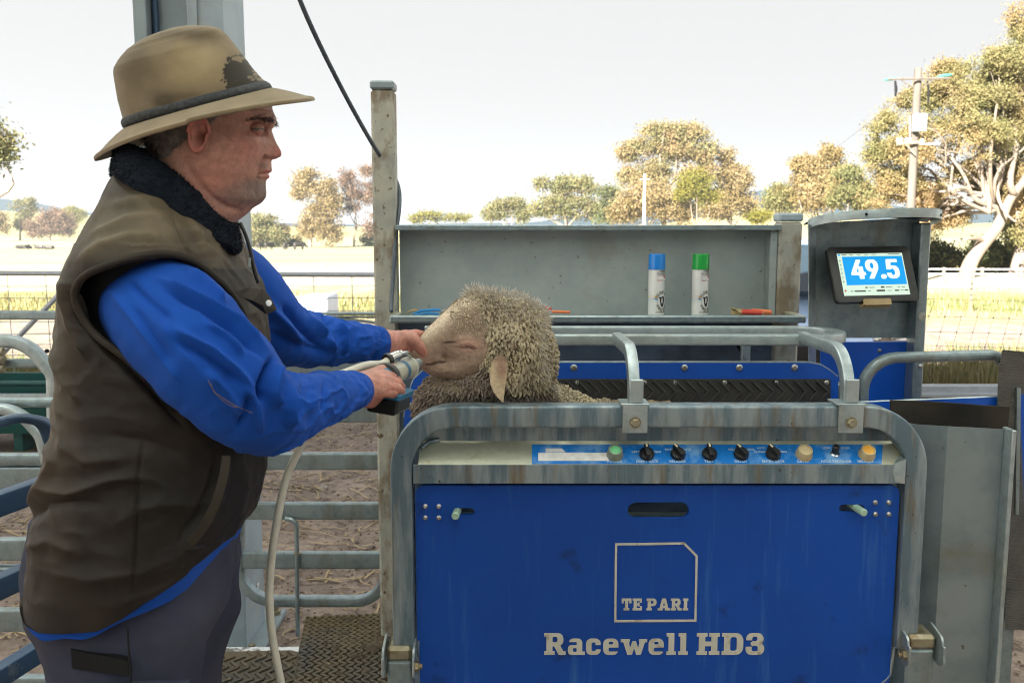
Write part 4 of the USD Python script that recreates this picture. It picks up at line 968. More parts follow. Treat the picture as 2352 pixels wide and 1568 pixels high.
spray_can(1507, 'cap_blue', 0, 'white spray can with a blue cap standing in the steel tray', ('print_red', 'print_gold', 'print_blue'))
spray_can(1607, 'cap_green', 0, 'white spray can with a green cap standing in the steel tray', ('print_crimson', 'print_orange', 'print_blue'))

look('tool_blue', (0.02, 0.20, 0.48), rough=0.35); look('tool_red', (0.50, 0.045, 0.03), (0.42, 0.035, 0.02), rough=0.35); look('tool_orange', (0.62, 0.17, 0.06), (0.55, 0.14, 0.05), rough=0.4)
look('cardboard', (0.42, 0.33, 0.17), (0.34, 0.27, 0.14), scale=30, rough=0.85); look('tan_wood', (0.36, 0.28, 0.15), (0.28, 0.21, 0.11), scale=20, rough=0.8)
zt3 = z1 + .001
t = thing('ear_tag_pliers', 'blue ear tag pliers lying at the left end of the steel tray', 'pliers', (W(985, 715, 2.72)[0], 2.72, z0_ + .003))
def tp(px, py, D=2.72): return W(px, py, D)
obj('handle', rhs(np.array([tp(950, 722, 2.73), tp(966, 714, 2.73), tp(1000, 711, 2.72), tp(1012, 712, 2.71)]), (0, 1, 0), .009, .014, .003), 'tool_blue', t)
obj('handle', rhs(np.array([tp(952, 724, 2.70), tp(985, 719, 2.70), tp(1008, 721, 2.70)]), (0, 1, 0), .007, .012, .002), 'tool_blue', t)
s = np.linspace(0, 1, 60)
sp0, sp1 = tp(1011, 716, 2.71), tp(1036, 713, 2.71)
Bq = basis(sp1 - sp0)
obj('spring', tube(sp0 + (sp1 - sp0) * s[:, None] + .007 * (np.cos(s * 44)[:, None] * Bq[:, 0] + np.sin(s * 44)[:, None] * Bq[:, 1]), .0014, 5), 'bolt_steel', t, True)
t = thing('leather_offcut', 'tan curled offcut beside the blue ear tag pliers', 'offcut', (W(948, 715, 2.76)[0], 2.76, z0_ + .003))
obj('offcut', rhs(spline([tp(934, 720, 2.76), tp(944, 713, 2.76), tp(956, 712, 2.76), tp(962, 718, 2.77)], 10), (0, 1, 0), .004, .03, .001), 'tan_wood', t)
t = thing('ear_tag_pliers', 'red ear tag pliers lying behind the sheep\'s neck wool', 'pliers', (W(1250, 712, 2.74)[0], 2.74, z0_ + .003))
obj('handle', rhs(np.array([tp(1222, 706, 2.74), tp(1240, 705, 2.74), tp(1266, 711, 2.74)]), (0, 1, 0), .012, .016, .003), 'tool_red', t)
obj('jaw', cat(*[bx(tp(1228 + 7 * i_, 711, 2.725), (.005, .012, .016), .001) for i_ in range(5)]), 'tool_red', t)
obj('pin', tube([tp(1240, 716, 2.72), tp(1266, 717, 2.72)], .003, 6), 'tool_blue', t)
t = thing('tag_stick', 'flat orange stick poking out right of the red pliers', 'stick', (W(1290, 715, 2.72)[0], 2.72, z0_ + .003))
obj('stick', bx(tp(1288, 716, 2.715), (.056, .012, .008), .002, rot([0, 1, 0], 1.5)), 'tool_orange', t)
t = thing('cardboard_carton', 'flattened tan cardboard carton at the right end of the tray', 'carton', (W(1722, 715, 2.74)[0], 2.74, z0_ + .003))
obj('carton', bx(tp(1716, 718, 2.76), (.095, .09, .014), .002, rot([0, 0, 1], -14)), 'cardboard', t)
obj('flap', bx(tp(1690, 713, 2.74), (.03, .07, .002), .0, rot([0, 1, 0], 38)), 'cardboard', t)
for i_, (a_, b_) in enumerate(((1730, 717), (1752, 716))):
    t = thing('marker_crayon', ['left', 'right'][i_] + ' red-orange marking crayon on the tan carton', 'crayon', (W(a_, b_, 2.72)[0], 2.72, z0_ + .018))
    obj('crayon', cyl(tp(a_ - 26, b_ - 1, 2.70 + .02 * i_), tp(a_ + 20, b_ + 2, 2.70 + .02 * i_), .0085, 12, .002), 'tool_orange' if i_ else 'tool_red', t)

# ================================================================ hooded display stand
Ds = 2.50
st = thing('display_stand', 'hooded galvanised stand that carries the tablet, right of the tray', 'stand', (W(1990, 800, Ds)[0], Ds, 0))
bp = [P(1870, 512, Ds + .06), P(2112, 500, Ds + .06), P(2112, 776, Ds + .06), P(1870, 776, Ds + .06)]
obj('back_sheet', plate(Polygon(bp), Ds + .06, .003), 'galv', st)
obj('side_flange', hull([np.array([a, y, b]) for (px, y) in ((1856, Ds - .01), (1872, Ds + .058)) for py in (516, 900) for a, b in [P(px, py, y)]] + [np.array([a + .003, y, b]) for (px, y) in ((1856, Ds - .01), (1872, Ds + .058)) for py in (516, 900) for a, b in [P(px, py, y)]]), 'galv_light', st)
zl = W(0, 900, Ds)[2]
obj('left_leg', bxx(P(1873, 0, Ds + .03)[0], P(1888, 0, Ds + .03)[0], Ds + .065, Ds + .10, 0, zl - .02, .003), 'galv_light', st)
xpo0, xpo1 = P(2107, 700, Ds)[0], P(2130, 700, Ds)[0]
obj('right_leg', bxx(xpo0, xpo1, Ds, Ds + .058, 0.0, W(0, 512, Ds)[2], .004), 'galv', st)
obj('leg_bolt', lathe([(.007, 0), (.006, .003), (.003, .005), (0, .005)], ((xpo0 + xpo1) / 2 + .004, Ds - .0005, P(0, 841, Ds)[1]), (0, -1, 0), 14), 'bolt_steel', st, 35)
rim = spline([W(1856, 516, 2.515), W(1876, 507, 2.47), W(1925, 498, 2.42), W(2010, 491, 2.385), W(2100, 488, 2.375), W(2145, 489, 2.39), W(2163, 493, 2.43), W(2160, 499, 2.48), W(2138, 508, 2.545)], 50)
rimv = np.vstack([rim + [0, 0, .012], rim - [0, 0, .012], rim + [0, .004, .012], rim + [0, .004, -.012]])
n = len(rim); i = np.arange(n - 1)
f = []
for a, b in ((0, 1), (1, 3), (3, 2), (2, 0)):
    f.append(np.stack([a * n + i, a * n + i + 1, b * n + i + 1, b * n + i], 1))
obj('hood_rim', TM(rimv, np.vstack(f)), 'galv_light', st, 60)
bk = np.stack([np.linspace(rim[0][0], rim[-1][0], n), np.full(n, Ds + .066), np.interp(np.linspace(0, 1, n), [0, .15, .5, 1], [rim[0][2], rim[0][2] + .012, rim[20][2] + .002, rim[-1][2]])], 1)
hv = np.vstack([rim + [0, .002, .009], bk, rim + [0, .002, .006], bk - [0, 0, .003]])
f = np.vstack([np.stack([i, i + 1, n + i + 1, n + i], 1), np.stack([2 * n + i, 3 * n + i, 3 * n + i + 1, 2 * n + i + 1], 1)])
obj('hood_top', TM(hv, f), 'galv', st, 60)
for px, py, D_ in ((1990, 492, 2.388), (2160, 494, 2.42)):
    obj('rim_screw', lathe([(.004, 0), (.003, .002), (0, .002)], W(px, py, D_) - np.array([0, .001, 0]), (0, -1, 0), 10), 'black_matt', st)
blp = Polygon([P(1886, 786, Ds + .07), P(2108, 784, Ds + .07), P(2108, 1010, Ds + .07), P(1886, 1010, Ds + .07)])
obj('blue_skirt', plate(blp, Ds + .07, .010), 'blue_plastic', st)
obj('rust_spot', lathe([(.011, 0), (.010, .0015), (0, .002)], (P(2118, 727, Ds)[0], Ds - .0003, P(2118, 727, Ds)[1]), (0, -1, 0), 12), 'rusty_post', st)
for px, py in ((2020, 805), (1905, 806)):
    q = P(px, py, Ds + .07)
    obj('skirt_bolt', lathe([(.006, 0), (.005, .003), (0, .004)], (q[0], Ds + .07, q[1]), (0, -1, 0), 12), 'bolt_steel', st, 35)
for s_ in (0, 1):
    obj('foot', bxx(xpo0 - .03 - s_ * .25, xpo1 + .03 - s_ * .25, Ds - .05, Ds + .13, 0, .008), 'galv', st)

# tablet
cT = [W(1899, 567, 2.485), W(2088, 564, 2.515), W(2114, 690, 2.455), W(1914, 697, 2.43)]
cT[3] = cT[0] + cT[2] - cT[1]
def tab(u, v, off=0.0):
    p = cT[0] * (1 - u) * (1 - v) + cT[1] * u * (1 - v) + cT[2] * u * v + cT[3] * (1 - u) * v
    return p + off * TN
TN = unit(np.cross(cT[3] - cT[0], cT[1] - cT[0])); TN = TN if TN[1] < 0 else -TN
def tabpoly(poly, off, th):
    ms = []
    for q in (list(poly.geoms) if hasattr(poly, 'geoms') else [poly]):
        m = trimesh.creation.extrude_polygon(q, th); v = np.array(m.vertices)
        m = TM(np.array([tab(a, b, off + c) for a, b, c in v]), m.faces)
        if m.volume < 0: m.invert()
        ms.append(m)
    return cat(*ms)
tb = thing('tablet', 'black tablet with a lit screen showing 49.5, held on the stand', 'tablet', tab(.5, 1, -.01))
body = affinity.scale(rrect(0, 0, 1.0, 0.65, .05), 1, 1 / .65, origin=(0, 0))
obj('case', cat(tabpoly(body, -.016, .013), tabpoly(affinity.scale(body, .985, .975), -.0031, .0015)), 'black_plastic', tb, 20)
look('screen_pale', (0.10, 0.12, 0.10), rough=0.6, spec=.1, emit=((0.62, 0.78, 0.64), 0.085)); look('screen_blue', (0.01, 0.10, 0.25), rough=0.6, spec=.1, emit=((0.008, 0.26, 0.62), 0.10)); look('screen_white', (0.1, 0.1, 0.1), rough=0.6, spec=.1, emit=((0.86, 0.95, 0.82), 0.095)); look('screen_ink', (0.05, 0.06, 0.06), rough=0.3)
scr = obj('screen', tabpoly(sbox(.105, .13, .895, .885), -.0012, .0008), 'screen_pale', tb, False)
obj('weight_field', tabpoly(sbox(.158, .185, .882, .70), -.0003, .0004), 'screen_blue', scr, False)
m = meshkit.text_mesh('49.5', 1.0, .0006, True); v = np.array(m.vertices)
v[:, 0] = .245 + (v[:, 0] - v[:, 0].min()) / (v[:, 0].max() - v[:, 0].min()) * .565
v[:, 1] = .595 - (v[:, 1] - v[:, 1].min()) / (v[:, 1].max() - v[:, 1].min()) * .355
m = cat(*[TM(np.array([tab(a + o_, b, .0002 + c + abs(o_) * .006) for a, b, c in v]), m.faces[:, ::-1]) for o_ in (-.010, 0, .010)])
obj('weight_reading', m, 'screen_white', scr, False)
rng = random.Random(4)
ink = []
for (u0, v0, u1, v1) in [(.16, .145, .22, .158)] + [(.25 + .09 * i_, .147, .30 + .09 * i_, .157) for i_ in range(4)] + [(.72, .145, .86, .156)] + [(.37, .735, .40, .758), (.42, .742, .48, .752), (.56, .73, .60, .758), (.62, .742, .69, .752), (.76, .742, .79, .752), (.81, .742, .85, .752)] + [(.19, .80, .215, .815), (.235, .795, .37, .82), (.40, .803, .43, .813), (.50, .79, .60, .822), (.63, .803, .68, .812), (.72, .795, .77, .82), (.79, .803, .83, .812), (.84, .795, .88, .815)] + [(.118, .25 + .075 * i_, .135, .268 + .075 * i_) for i_ in range(6)]:
    ink.append(tabpoly(sbox(u0, v0, u1, v1), -.0003, .0003))
obj('screen_text', cat(*ink), 'screen_ink', scr, False, kind='stuff')
obj('menu_mark', tabpoly(sbox(.112, .14, .142, .168), -.0003, .0004), 'screen_blue', scr, False)
obj('status_dot', tabpoly(affinity.scale(Point(.128, .80).buffer(.012), 1, 1.5), -.0003, .0004), 'tool_red', scr, False)
obj('clip', cat(tabpoly(affinity.scale(rrect(.30, .93, .66, 1.075, .02), 1, 1), -.018, .004), tabpoly(rrect(.31, .955, .64, 1.065, .02), .0, .004), tabpoly(sbox(.31, 1.03, .64, 1.06), -.014, .014)), 'tan_wood', tb, 30)
obj('bracket', hull([tab(.25, .3, -.017), tab(.75, .3, -.017), tab(.75, .9, -.017), tab(.25, .9, -.017)] + [np.array([tab(u, v)[0], Ds + .058, tab(u, v)[2]]) for u, v in ((.35, .4), (.65, .4), (.65, .8), (.35, .8))]), 'black_matt', tb)

# ================================================================ right-hand race: gate, boards, rubber
Dg2 = 2.30
g = thing('race_gate', 'galvanised bent-tube gate with a blue board below the tablet stand', 'gate', (W(2130, 900, Dg2)[0], Dg2, 0))
def pw(lst, D): return [W(a, b, D) for a, b in lst]
gp = fillet([*pw([(1981, 1000), (1981, 823), (2286, 815), (2330, 860)], Dg2)], [.085, .03], 10)
gp[:, 1] = Dg2
obj('tube_frame', rhs(gp, (0, 1, 0), .026, .034, .009), 'galv', g, 45)
bd = Polygon([P(1970, 924, Dg2 - .05), P(2300, 911, Dg2 - .05), P(2300, 1250, Dg2 - .05), P(1970, 1250, Dg2 - .05)])
bo = obj('blue_board', plate(bd, Dg2 - .05, .012), 'blue_plastic', g)
obj('lit_board_edge', tube([(P(1970, 924, Dg2 - .05)[0], Dg2 - .047, P(1970, 924, Dg2 - .05)[1]), (P(2300, 911, Dg2 - .05)[0], Dg2 - .047, P(2300, 911, Dg2 - .05)[1])], .003, 5), 'galv_light', bo)  # pale strip stands for light on the top edge
q = P(1985, 934, Dg2 - .05)
obj('board_bolt', lathe([(.008, 0), (.008, .003), (.004, .005), (0, .005)], (q[0], Dg2 - .05, q[1]), (0, -1, 0), 14), 'bolt_steel', bo, 35)
for px in (1981, 2285):
    a = P(px, 900, Dg2)[0]
    obj('leg', bxx(a - .015, a + .015, Dg2 - .015, Dg2 + .015, 0, P(0, 1000, Dg2)[1], .003), 'galv', g)

Dd = 2.06
def sheetxz(cols, thick=.003):
    """A folded sheet from columns (px, D, py_top, z_bottom)."""
    top = [W(px, pt, D) for px, D, pt, _ in cols]
    v = []
    for (px, D, pt, zb_), p in zip(cols, top):
        for o in (0, thick):
            v += [p + [0, o, 0], np.array([p[0], D + o, zb_])]
    n = len(cols); i = np.arange(n - 1) * 4
    f = np.vstack([np.stack([i, i + 1, i + 5, i + 4], 1), np.stack([i + 2, i + 6, i + 7, i + 3], 1), np.stack([i, i + 4, i + 6, i + 2], 1)])
    f = np.vstack([f, [[0, 2, 3, 1], [4 * n - 4, 4 * n - 3, 4 * n - 1, 4 * n - 2]]])
    return TM(np.array(v), f)
dr = thing('steel_gate_sheet', 'tall folded galvanised sheet gate right of the crate', 'gate', (W(2200, 1300, Dd)[0], Dd, 0))
obj('left_leaf', sheetxz([(2050, 2.13, 970, .15), (2085, 2.12, 971, .15), (2110, 2.11, 975, .15), (2176, 2.075, 979, .15)]), 'galv_sheet', dr, 20)
obj('right_leaf', sheetxz([(2176.5, 2.075, 979, .15), (2240, 2.07, 982, .15), (2306, 2.065, 986, .15)]), 'galv_sheet', dr, 20)
xe = W(2306, 1000, 2.065)[0]
obj('edge_channel', bxx(xe, xe + .010, 2.03, 2.075, .10, W(0, 984, 2.05)[2], .002), 'galv_light', dr)
obj('gate_foot', bxx(W(2060, 1000, 2.1)[0], xe, 2.075, 2.11, .0, .15, .004), 'galv', dr)
rf = thing('rubber_flap', 'black rubber flap along the top of the folded steel gate sheet', 'rubber flap', (W(2180, 950, 2.15)[0], 2.15, W(0, 980, 2.15)[2]))
def flapv(nx=14):
    px = np.linspace(2046, 2320, nx)
    tp_ = np.interp(px, [2046, 2120, 2200, 2260, 2320], [919, 921, 926, 931, 934]); bt = np.interp(px, [2046, 2090, 2180, 2312, 2320], [985, 985, 992, 996, 996])
    Dt_ = 2.16 - .02 * np.sin((px - 2046) / 274 * 3.1)
    A = np.array([W(a, b, d) for a, b, d in zip(px, tp_, Dt_)]); B = np.array([W(a - 6 * (a - 2046) / 274, b, 2.135) for a, b in zip(px, bt)])
    th = np.array([0, .006, 0]); v = np.vstack([A, B, A + th, B + th]); i = np.arange(nx - 1)
    f = np.vstack([np.stack([a * nx + i, a * nx + i + 1, b * nx + i + 1, b * nx + i], 1) for a, b in ((1, 0), (2, 3), (0, 2), (3, 1))])
    return TM(v, f)
obj('flap', flapv(), 'rubber_dusty', rf, 60)
rbm = thing('ribbed_rubber', 'curled sheet of ribbed grey rubber standing at the right edge', 'rubber sheet', (W(2330, 1200, 2.24)[0], 2.24, 0))
look('ribbed', (0.095, 0.092, 0.082), (0.06, 0.058, 0.052), scale=9, rough=0.8, dirt=(0.07, 0.06, 0.05), dscale=5, dlo=0.5, dhi=0.65)
U_, V_ = np.linspace(0, 1, 14), np.linspace(0, 1, 700)
pts_ = []
for v_ in V_:
    py = 803 + v_ * 640
    lx = np.interp(py, [800, 850, 930, 1150, 1400], [2303, 2293, 2290, 2300, 2309])
    rip = .0022 * (0.5 + 0.5 * math.sin(v_ * 640 / 4.9 * 2 * math.pi)) ** 0.6
    for u_ in U_:
        px = lx + u_ * 95
        pts_.append(W(px, py + 9 * u_, 2.235 + .05 * (1 - math.cos(u_ * 1.5)) - .03 * (1 - u_) * 0 - rip))
pts_ = np.array(pts_); a_, b_ = len(V_), len(U_)
i = (np.arange(a_ - 1)[:, None] * b_ + np.arange(b_ - 1)).ravel()
obj('sheet', TM(np.vstack([pts_]), np.stack([i, i + b_, i + b_ + 1, i + 1], 1)), 'ribbed', rbm, True)
fb = thing('blue_side_board', 'blue board with a steel edge strip cut by the right edge', 'board', (W(2345, 1200, 2.25)[0], 2.25, 0))
obj('board', plate(Polygon([P(2334, 905, 2.25), P(2480, 905, 2.25), P(2480, 1590, 2.25), P(2322, 1390, 2.25)]), 2.25, .012), 'blue_plastic', fb)
obj('edge_strip', plate(Polygon([P(2334, 890, 2.24), P(2343, 890, 2.24), P(2338, 1180, 2.24), P(2330, 1180, 2.24)]), 2.235, .012), 'galv', fb)
obj('leg', bxx(P(2400, 0, 2.27)[0], P(2430, 0, 2.27)[0], 2.265, 2.30, 0, 1.1), 'galv', fb)

# ================================================================ gates behind and left of the man
def rail(g_, px0, px1, py0, py1, pyh, D, lk='galv', name='rail', dep=.03, D1=None):
    D1 = D if D1 is None else D1
    a, b = W(px0, py0, D), W(px1, py1, D1)
    d = unit(b - a); n_ = unit(np.cross(d, [0, 0, 1]))
    obj(name, rhs(np.array([a, a + (b - a) * .5, b]), n_, pyh / FPX * D, dep, .008), lk, g_, 45)
Dm = 2.95
g1 = thing('yard_gate', 'galvanised five-rail yard gate behind the white hose', 'gate', (W(720, 1400, Dm)[0], Dm, W(0, 1395, Dm)[2]))
fp = fillet(pw([(885, 838), (885, 1379), (549, 1379), (549, 838)], Dm), [.10, .12], 12); fp[:, 1] = Dm
obj('frame', rhs(fp, (0, 1, 0), .034, .040, .008), 'galv', g1, 45)
for py in (840, 949, 1058, 1172, 1285):
    rail(g1, 553, 873, py, py, 41, Dm)
obj('drop_rod', tube(fillet(pw([(655, 1191), (681, 1192), (684, 1460)], Dm - .03), .03, 8), .0075, 10), 'galv', g1, True)
obj('rod_collar', cyl(W(683, 1268, Dm - .03), W(683, 1272, Dm - .03), .013, 10), 'bolt_zinc', g1)
g1p = thing('gate_post', 'dark round steel post just left of the crate', 'post', (W(913, 1400, 2.9)[0], 2.9, 0))
obj('post', cyl((W(912, 1000, 2.9)[0], 2.9, 0), (W(912, 1000, 2.9)[0], 2.9, W(0, 925, 2.9)[2]), .016, 14, .003), 'blue_steel_paint', g1p, 35)
obj('hinge_strap', bx(W(902, 980, 2.9), (.03, .012, .03), .003), 'galv', g1p)

Dl = 2.2
g2 = thing('yard_gate', 'galvanised yard gate with wide rails low at the left edge', 'gate', (W(0, 1400, Dl)[0], Dl, W(0, 1568, Dl)[2]))
for py0, py1, h in ((923, 924, 22), (1053, 1053, 27), (1096, 1094, 56), (1261, 1257, 55), (1304, 1302, 16), (1422, 1420, 56), (1562, 1560, 26)):
    rail(g2, -160, 300, py0, py1, h, Dl)
obj('corner_bend', rhs(np.array(fillet(pw([(-160, 938), (40, 938), (95, 1000), (110, 1060)], Dl - .04), [.10, .05], 10)), (0, 1, 0), .024, .034, .008), 'galv_light', g2, 45)
obj('stile', rhs(np.array(pw([(210, 910), (210, 1580)], Dl - .001)), (0, 1, 0), .04, .045, .006), 'galv', g2)

Dk = 1.72
g3 = thing('blue_yard_gate', 'dark blue painted gate with sloping rails at the left edge', 'gate', (W(20, 1400, Dk)[0], Dk, .2))
for (a0, b0, a1, b1, h) in ((-120, 1198, 150, 1102, 62), (-120, 1400, 150, 1098 + 180, 62), (-120, 1625, 160, 1450, 56)):
    rail(g3, a0, a1, b0, b1, h, Dk - .12, 'blue_steel_paint', dep=.035, D1=Dk + .16)
obj('top_bend', rhs(np.array(fillet([W(-120, 1000, Dk - .12), W(45, 958, Dk), W(105, 968, Dk + .06), W(135, 1050, Dk + .08)], [.10, .05], 10)), unit([-.2, 1, 0]), .030, .036, .009), 'blue_steel_paint', g3, 45)
obj('stile', rhs(np.array([W(160, 1080, Dk + .16), W(160, 1600, Dk + .16)]), (0, 1, 0), .045, .04, .006), 'blue_steel_paint', g3)

Dh = 3.1
g4 = thing('drafting_gate', 'galvanised gate with an arched top corner beside the man\'s back', 'gate', (W(50, 900, Dh)[0], Dh, .6))
ar = fillet(pw([(-120, 783), (60, 783), (124, 860), (126, 1000)], Dh), [.14, .05], 12); ar[:, 1] = Dh
obj('arched_tube', rhs(ar, (0, 1, 0), .042, .045, .01), 'galv_light', g4, 45)
rail(g4, -120, 104, 834, 834, 20, Dh)
rail(g4, -120, 300, 724, 724, 20, 4.3)
for py in (808, 826, 846):
    obj('hinge_knuckle', cyl(W(-12, py, Dh - .04), W(9, py, Dh - .04), .016 if py != 826 else .02, 12, .003), 'bolt_zinc', g4, 35)
obj('hole', lathe([(.008, 0), (.007, .001), (0, .001)], W(108, 806, Dh - .025), (0.5, -.8, .5), 10), 'black_matt', g4)

# weldmesh fence along the yard with its pipe rails
Df = 7.6
fn = thing('mesh_fence', 'steel pipe and weldmesh yard fence behind the man', 'fence', (W(450, 700, Df)[0], Df, 0))
def fz(py): return W(0, py, Df)[2]
look('pipe_pale', (0.44, 0.47, 0.50), (0.36, 0.39, 0.42), scale=12, rough=0.4, metal=0.4)
xf0, xf1 = W(-260, 650, Df)[0], W(905, 650, Df)[0]
obj('top_pipe', tube(np.array([[xf0, Df, fz(626)], [(xf0 + xf1) / 2, Df, fz(629)], [xf1, Df, fz(631)]]), .021, 12), 'pipe_pale', fn, True)
obj('bottom_pipe', tube(np.array([[xf0, Df, fz(880)], [xf1, Df, fz(880)]]), .019, 10), 'pipe_pale', fn, True)
obj('brace_pipe', tube(np.array([W(-40, 860, Df - .03), W(170, 640, Df - .03)]), .021, 10), 'pipe_pale', fn, True)
for px in (-200, 330, 880):
    a = W(px, 700, Df)[0]
    obj('fence_post', cyl((a, Df, 0), (a, Df, fz(620)), .028, 12, .003), 'pipe_pale', fn, 35)
for a in np.arange(xf0 + .05, xf1, .318):
    obj('mesh_wire', tube(np.array([[a, Df, fz(629)], [a + .004, Df, fz(880)]]), .0034, 4, False), 'galv', fn)
for py in (657, 684, 713, 738, 766, 790, 815, 838, 856, 868):
    obj('mesh_wire', tube(np.array([[xf0, Df - .004, fz(py)], [(xf0 + xf1) / 2, Df - .004, fz(py) - .004], [xf1, Df - .004, fz(py)]]), .003, 4, False), 'galv', fn)
# far yard rails seen past the man's far sleeve
g5 = thing('stock_fence', 'galvanised yard panel with a bowed lower rail seen above the far sleeve', 'fence', (W(800, 720, 5.0)[0], 5.0, 0))
rail(g5, 560, 900, 720, 720, 8, 5.0); rail(g5, 560, 900, 728, 728, 5, 5.0)
obj('bowed_rail', tube(spline(pw([(600, 728), (760, 731), (830, 737), (880, 744), (930, 752)], 5.0), 16), .0085, 8), 'galv', g5, True)
for px in (575, 900):
    a = W(px, 720, 5.0)[0]; obj('upright', bxx(a - .02, a + .02, 4.985, 5.015, 0, W(0, 716, 5.0)[2], .003), 'galv', g5)
wb = thing('white_tank', 'pale square water tank beyond the mesh fence', 'tank', (W(717, 700, 9.2)[0], 9.2, 0))
look('tank_plastic', (0.62, 0.64, 0.68), (0.56, 0.58, 0.62), rough=0.5)
a, b = W(684, 700, 9.2)[0], W(752, 700, 9.2)[0]
obj('tank', bxx(a, b, 9.2, 9.8, .05, W(0, 682, 9.2)[2], .02), 'tank_plastic', wb)
obj('rim', cat(bxx(a - .01, b + .01, 9.185, 9.199, W(0, 684, 9.2)[2], W(0, 680, 9.2)[2], .004)), 'white_plain', wb)
obj('base', bxx(a + .01, b - .01, 9.25, 9.75, 0, .049), 'galv', wb)
# green trough at the left
tr_ = thing('green_trough', 'long green feed trough low at the left behind the gates', 'trough', (W(30, 950, 6.1)[0], 6.1, 0))
look('trough_green', (0.006, 0.075, 0.068), (0.005, 0.06, 0.055), scale=5, rough=0.45, dirt=(0.10, 0.14, 0.10), dscale=9, dlo=0.6, dhi=0.72)
x0_, x1_ = W(-300, 900, 6.1)[0], W(330, 900, 6.1)[0]
zr_, zb_ = W(0, 884, 6.1)[2], W(0, 1000, 6.1)[2]
obj('front_wall', hull([[x0_, 6.1, zr_], [x1_, 6.1, zr_], [x0_, 6.16, zb_], [x1_, 6.16, zb_], [x0_, 6.125, zr_], [x1_, 6.125, zr_], [x0_, 6.185, zb_], [x1_, 6.185, zb_]]), 'trough_green', tr_)
obj('back_wall', bxx(x0_, x1_, 6.62, 6.645, zb_, zr_), 'trough_green', tr_)
obj('floor', bxx(x0_, x1_, 6.186, 6.619, zb_, zb_ + .02), 'trough_green', tr_)
obj('rim', tube([[x0_, 6.10, zr_ + .012], [x1_, 6.10, zr_ + .012]], .018, 10), 'trough_green', tr_, True)
obj('cover_rail', bxx(x0_, x1_, 6.02, 6.06, W(0, 918, 6.0)[2], W(0, 906, 6.0)[2], .004), 'galv_light', tr_)
for a in (x0_ + .3, (x0_ + x1_) / 2, x1_ - .3):
    obj('leg', bxx(a - .03, a + .03, 6.2, 6.6, 0, zb_ - .001), 'trough_green', tr_)
# pale purlin lying right of the stand
pb_ = thing('steel_beam', 'pale galvanised beam lying along the ground beyond the race gate', 'beam', (W(2210, 900, 8.3)[0], 8.3, 0))
x0_, x1_ = W(2000, 900, 8.3)[0], W(2700, 900, 8.3)[0]
obj('top_face', bxx(x0_, x1_, 8.3, 8.42, .0, W(0, 886, 8.3)[2], .006), 'pipe_pale', pb_)
obj('flange', bxx(x0_, x1_, 8.22, 8.299, .0, W(0, 904, 8.22)[2], .004), 'pipe_pale', pb_)

# ================================================================ right-hand fences
fa = thing('ringlock_fence', 'knotted wire fence slanting past the stand at the right', 'fence', (W(2240, 800, 5.6)[0], 5.6, 0))
Dw = 5.8
look('wire_dark', (0.16, 0.15, 0.13), rough=0.6, metal=0.3)
def wpt(px, py): return W(px, py, Dw)
for i_, x_ in enumerate(np.arange(2060, 2480, 37.0)):
    obj('stay_wire', tube(np.array([wpt(x_ + 48, 690), wpt(x_ + 28, 758), wpt(x_ + 8, 830), wpt(x_ - 2, 868)]), .0012, 4, False), 'wire_dark', fa)
for py in (690, 730, 765, 797, 832):
    obj('line_wire', tube(np.array([wpt(2040, py - 6), wpt(2240, py - 1), wpt(2480, py + 7)]), .0011, 4, False), 'wire_dark', fa)
kn = [ball(wpt(x_ + np.interp(py, [690, 758, 830], [48, 28, 8]), py - 2 + (x_ - 2200) * .03), .0045, 1) for x_ in np.arange(2060, 2480, 37.0) for py in (730, 765, 797, 832)]
obj('knots', cat(*kn), 'wire_dark', fa, kind='stuff')
for px in (2035, 2500):
    a = W(px, 800, Dw)[0]; obj('fence_post', cyl((a, Dw, 0), (a, Dw, 1.15), .03, 10), 'bark_grey', fa, 35)
ff = thing('paddock_fence', 'pale two-rail paddock fence in front of the big gum', 'fence', (W(2240, 640, 29)[0], 29.0, float(gz(0, 29))))
for py in (618, 629):
    rail(ff, 2050, 2500, py, py + 1, 3.2, 29.0, 'white_plain', dep=.05)
for px in np.arange(2080, 2500, 88):
    a = W(px, 630, 29.05); obj('fence_post', cyl((a[0], 29.06, float(gz(0, 29)) - .1), (a[0], 29.06, W(0, 614, 29.05)[2]), .05, 8), 'bark_pale', ff, 35)
sp_ = thing('star_picket', 'dark steel star picket standing in the long grass right of the stand', 'star picket', (W(2230, 718, 17.0)[0], 17.0, float(gz(0, 17))))
a, b = W(2227, 722, 17.0), W(2234, 620, 17.0)
obj('picket', tube([a - [0, 0, .2], b], .030, 3), 'wire_dark', sp_)
for i_, (py, D_) in enumerate(((662, 17.0), (650, 17.0), (676, 17.0))):
    obj('plain_wire', tube(np.array([W(2050, py + 2, D_ - .04), W(2232, py, D_ - .04), W(2500, py + 3, D_ - .04)]), .006, 4, False), 'wire_dark', sp_)

